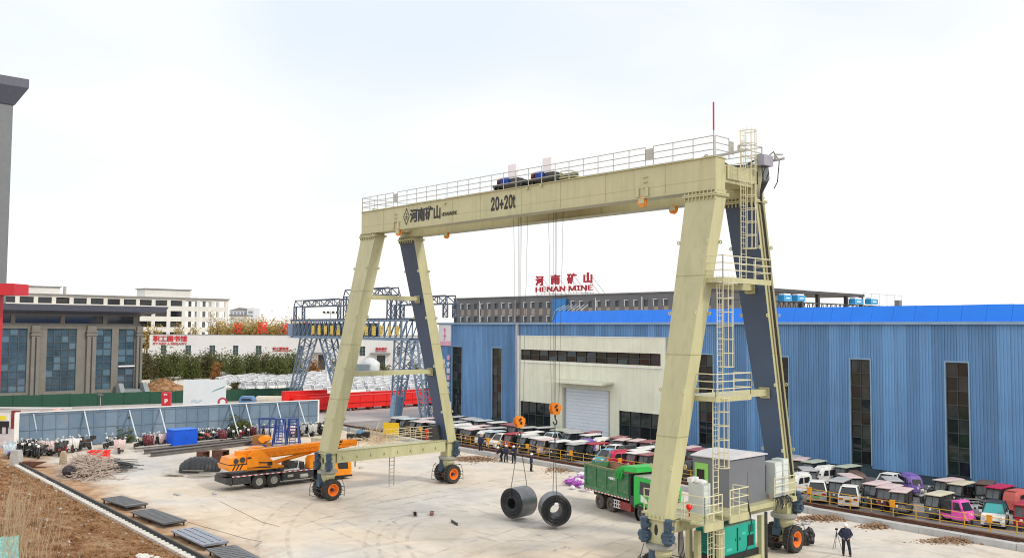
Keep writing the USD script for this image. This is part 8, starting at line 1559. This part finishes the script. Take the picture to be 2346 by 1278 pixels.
    tr_ = mf.Manifold.batch_boolean([infl(J['h' + q], .090, J['k' + q], .064, .018) for q in 'lr'] + [infl(J['k' + q], .064, J['a' + q] + [0, 0, .02], .052, .018) for q in 'lr'] + [hull(J['hl'], .105, J['hr'], .105)], mf.OpType.Add); tt = mtri(tr_, 4); tt.apply_scale(s); m = MB(); m.mesh(tt); m.build('trousers', legs, t, smooth=True)
    ft = mf.Manifold.batch_boolean([hull(J['a' + q] - [.02, 0, .03], .055, J['a' + q] + [.17, 0, -.05], .04) for q in 'lr'], mf.OpType.Add); tt = mtri(ft, 2); tt.vertices[:, 2] = np.maximum(tt.vertices[:, 2], .005); tt.apply_scale(s); m = MB(); m.mesh(tt); m.build('shoes', SHOE, t, smooth=True)
    m = MB()
    for y in (-.035, .035): m.ball((hd + [.088, y, .012]) * s, .011 * s, 1)
    m.build('eyes', BLACK, t)
    m = MB(); 
    if helmet:
        m.lathe([(.001, .150), (.06, .142), (.105, .11), (.128, .055), (.132, .02), (.150, .012), (.150, .0), (.12, .0)], hd * s, (0, 0, 1), 18); m.bx(hd[0] * s + .10, hd[0] * s + .19, -.07, .07, hd[2] * s + .0, hd[2] * s + .014); m.build('helmet', HELM, t, smooth=40)
    else: m.lathe([(.001, .130), (.06, .122), (.097, .08), (.104, .03), (.098, .0)], (hd - [.012, 0, 0]) * s, (-.25, 0, 1), 14); m.build('hair', HAIR, t, smooth=True)
    return t
tocam = lambda p: math.atan2(CAM[1] - p[1], CAM[0] - p[0])
for px, py, z, pose, face, lab, jk, lg, he, h in (
    (1938, 1272, 0, 'pockets', .1, 'person in white helmet, navy jacket and black trousers standing by the tripod', NAVYC, BLK, True, 1.88),
    (1217, 1079, 0, 'stand', 1.4, 'person in white helmet and dark clothes standing alone right of the group by the kerb', NAVYC, BLK, True, 1.66),
    (1177, 1061, 0, 'arms', -.4, 'person in white helmet and navy jacket, rightmost of the group of three by the kerb', NAVYC, BLK, True, 1.74),
    (1159, 1058, 0, 'stand', .6, 'person in white helmet standing in the middle of the group by the kerb', NAVYC, BLK, True, 1.7),
    (1149, 1056, 0, 'bend', -1.2, 'person in white helmet bending forward in the group by the kerb', NAVYC, BLK, True, 1.75),
    (1101, 1036, .2, 'stand', -.5, 'bareheaded person in dark clothes standing at the yellow railing', NAVYC, BLK, False, 1.9),
    (1042, 1050, 0, 'walk', -.9, 'person in a red and dark jacket beside the rear left gantry wheel leg', NAVYC, BLK, False, 1.75)):
    p = at(px, py, z); q_ = person(p, tocam(p) + face, lab, pose, REDC if 'red and' in lab else jk, lg, he, h)
# camera tripod and black umbrella bag
c = at(1917, 1256); t = thing('tripod', 'small black camera tripod standing left of the person in navy', 'tripod', c, .2); m = MB()
for k in range(3): a = k * 2.094; m = MB(); m.tube((.02 * math.cos(a), .02 * math.sin(a), .98), (.30 * math.cos(a), .30 * math.sin(a), 0), .016, 5); m.build('leg', BLACK, t)
m = MB(); m.tube((0, 0, .7), (0, 0, 1.12), .02, 6); m.bx(-.07, .07, -.06, .06, 1.12, 1.22); m.build('head', BLACK, t)
c = at(1853, 1248); t = thing('black_bag', 'black bag and cloth bundle behind the rear right gantry wheels', 'bag', c, 0); m = MB(); m.ball((0, 0, .55), (.42, .38, .5), 2, .7); m.build('cloth', BLACK, t); m = MB(); m.ball((-.15, -.1, .15), (.3, .25, .18), 2, .5); m.build('bag', STEEL, t)
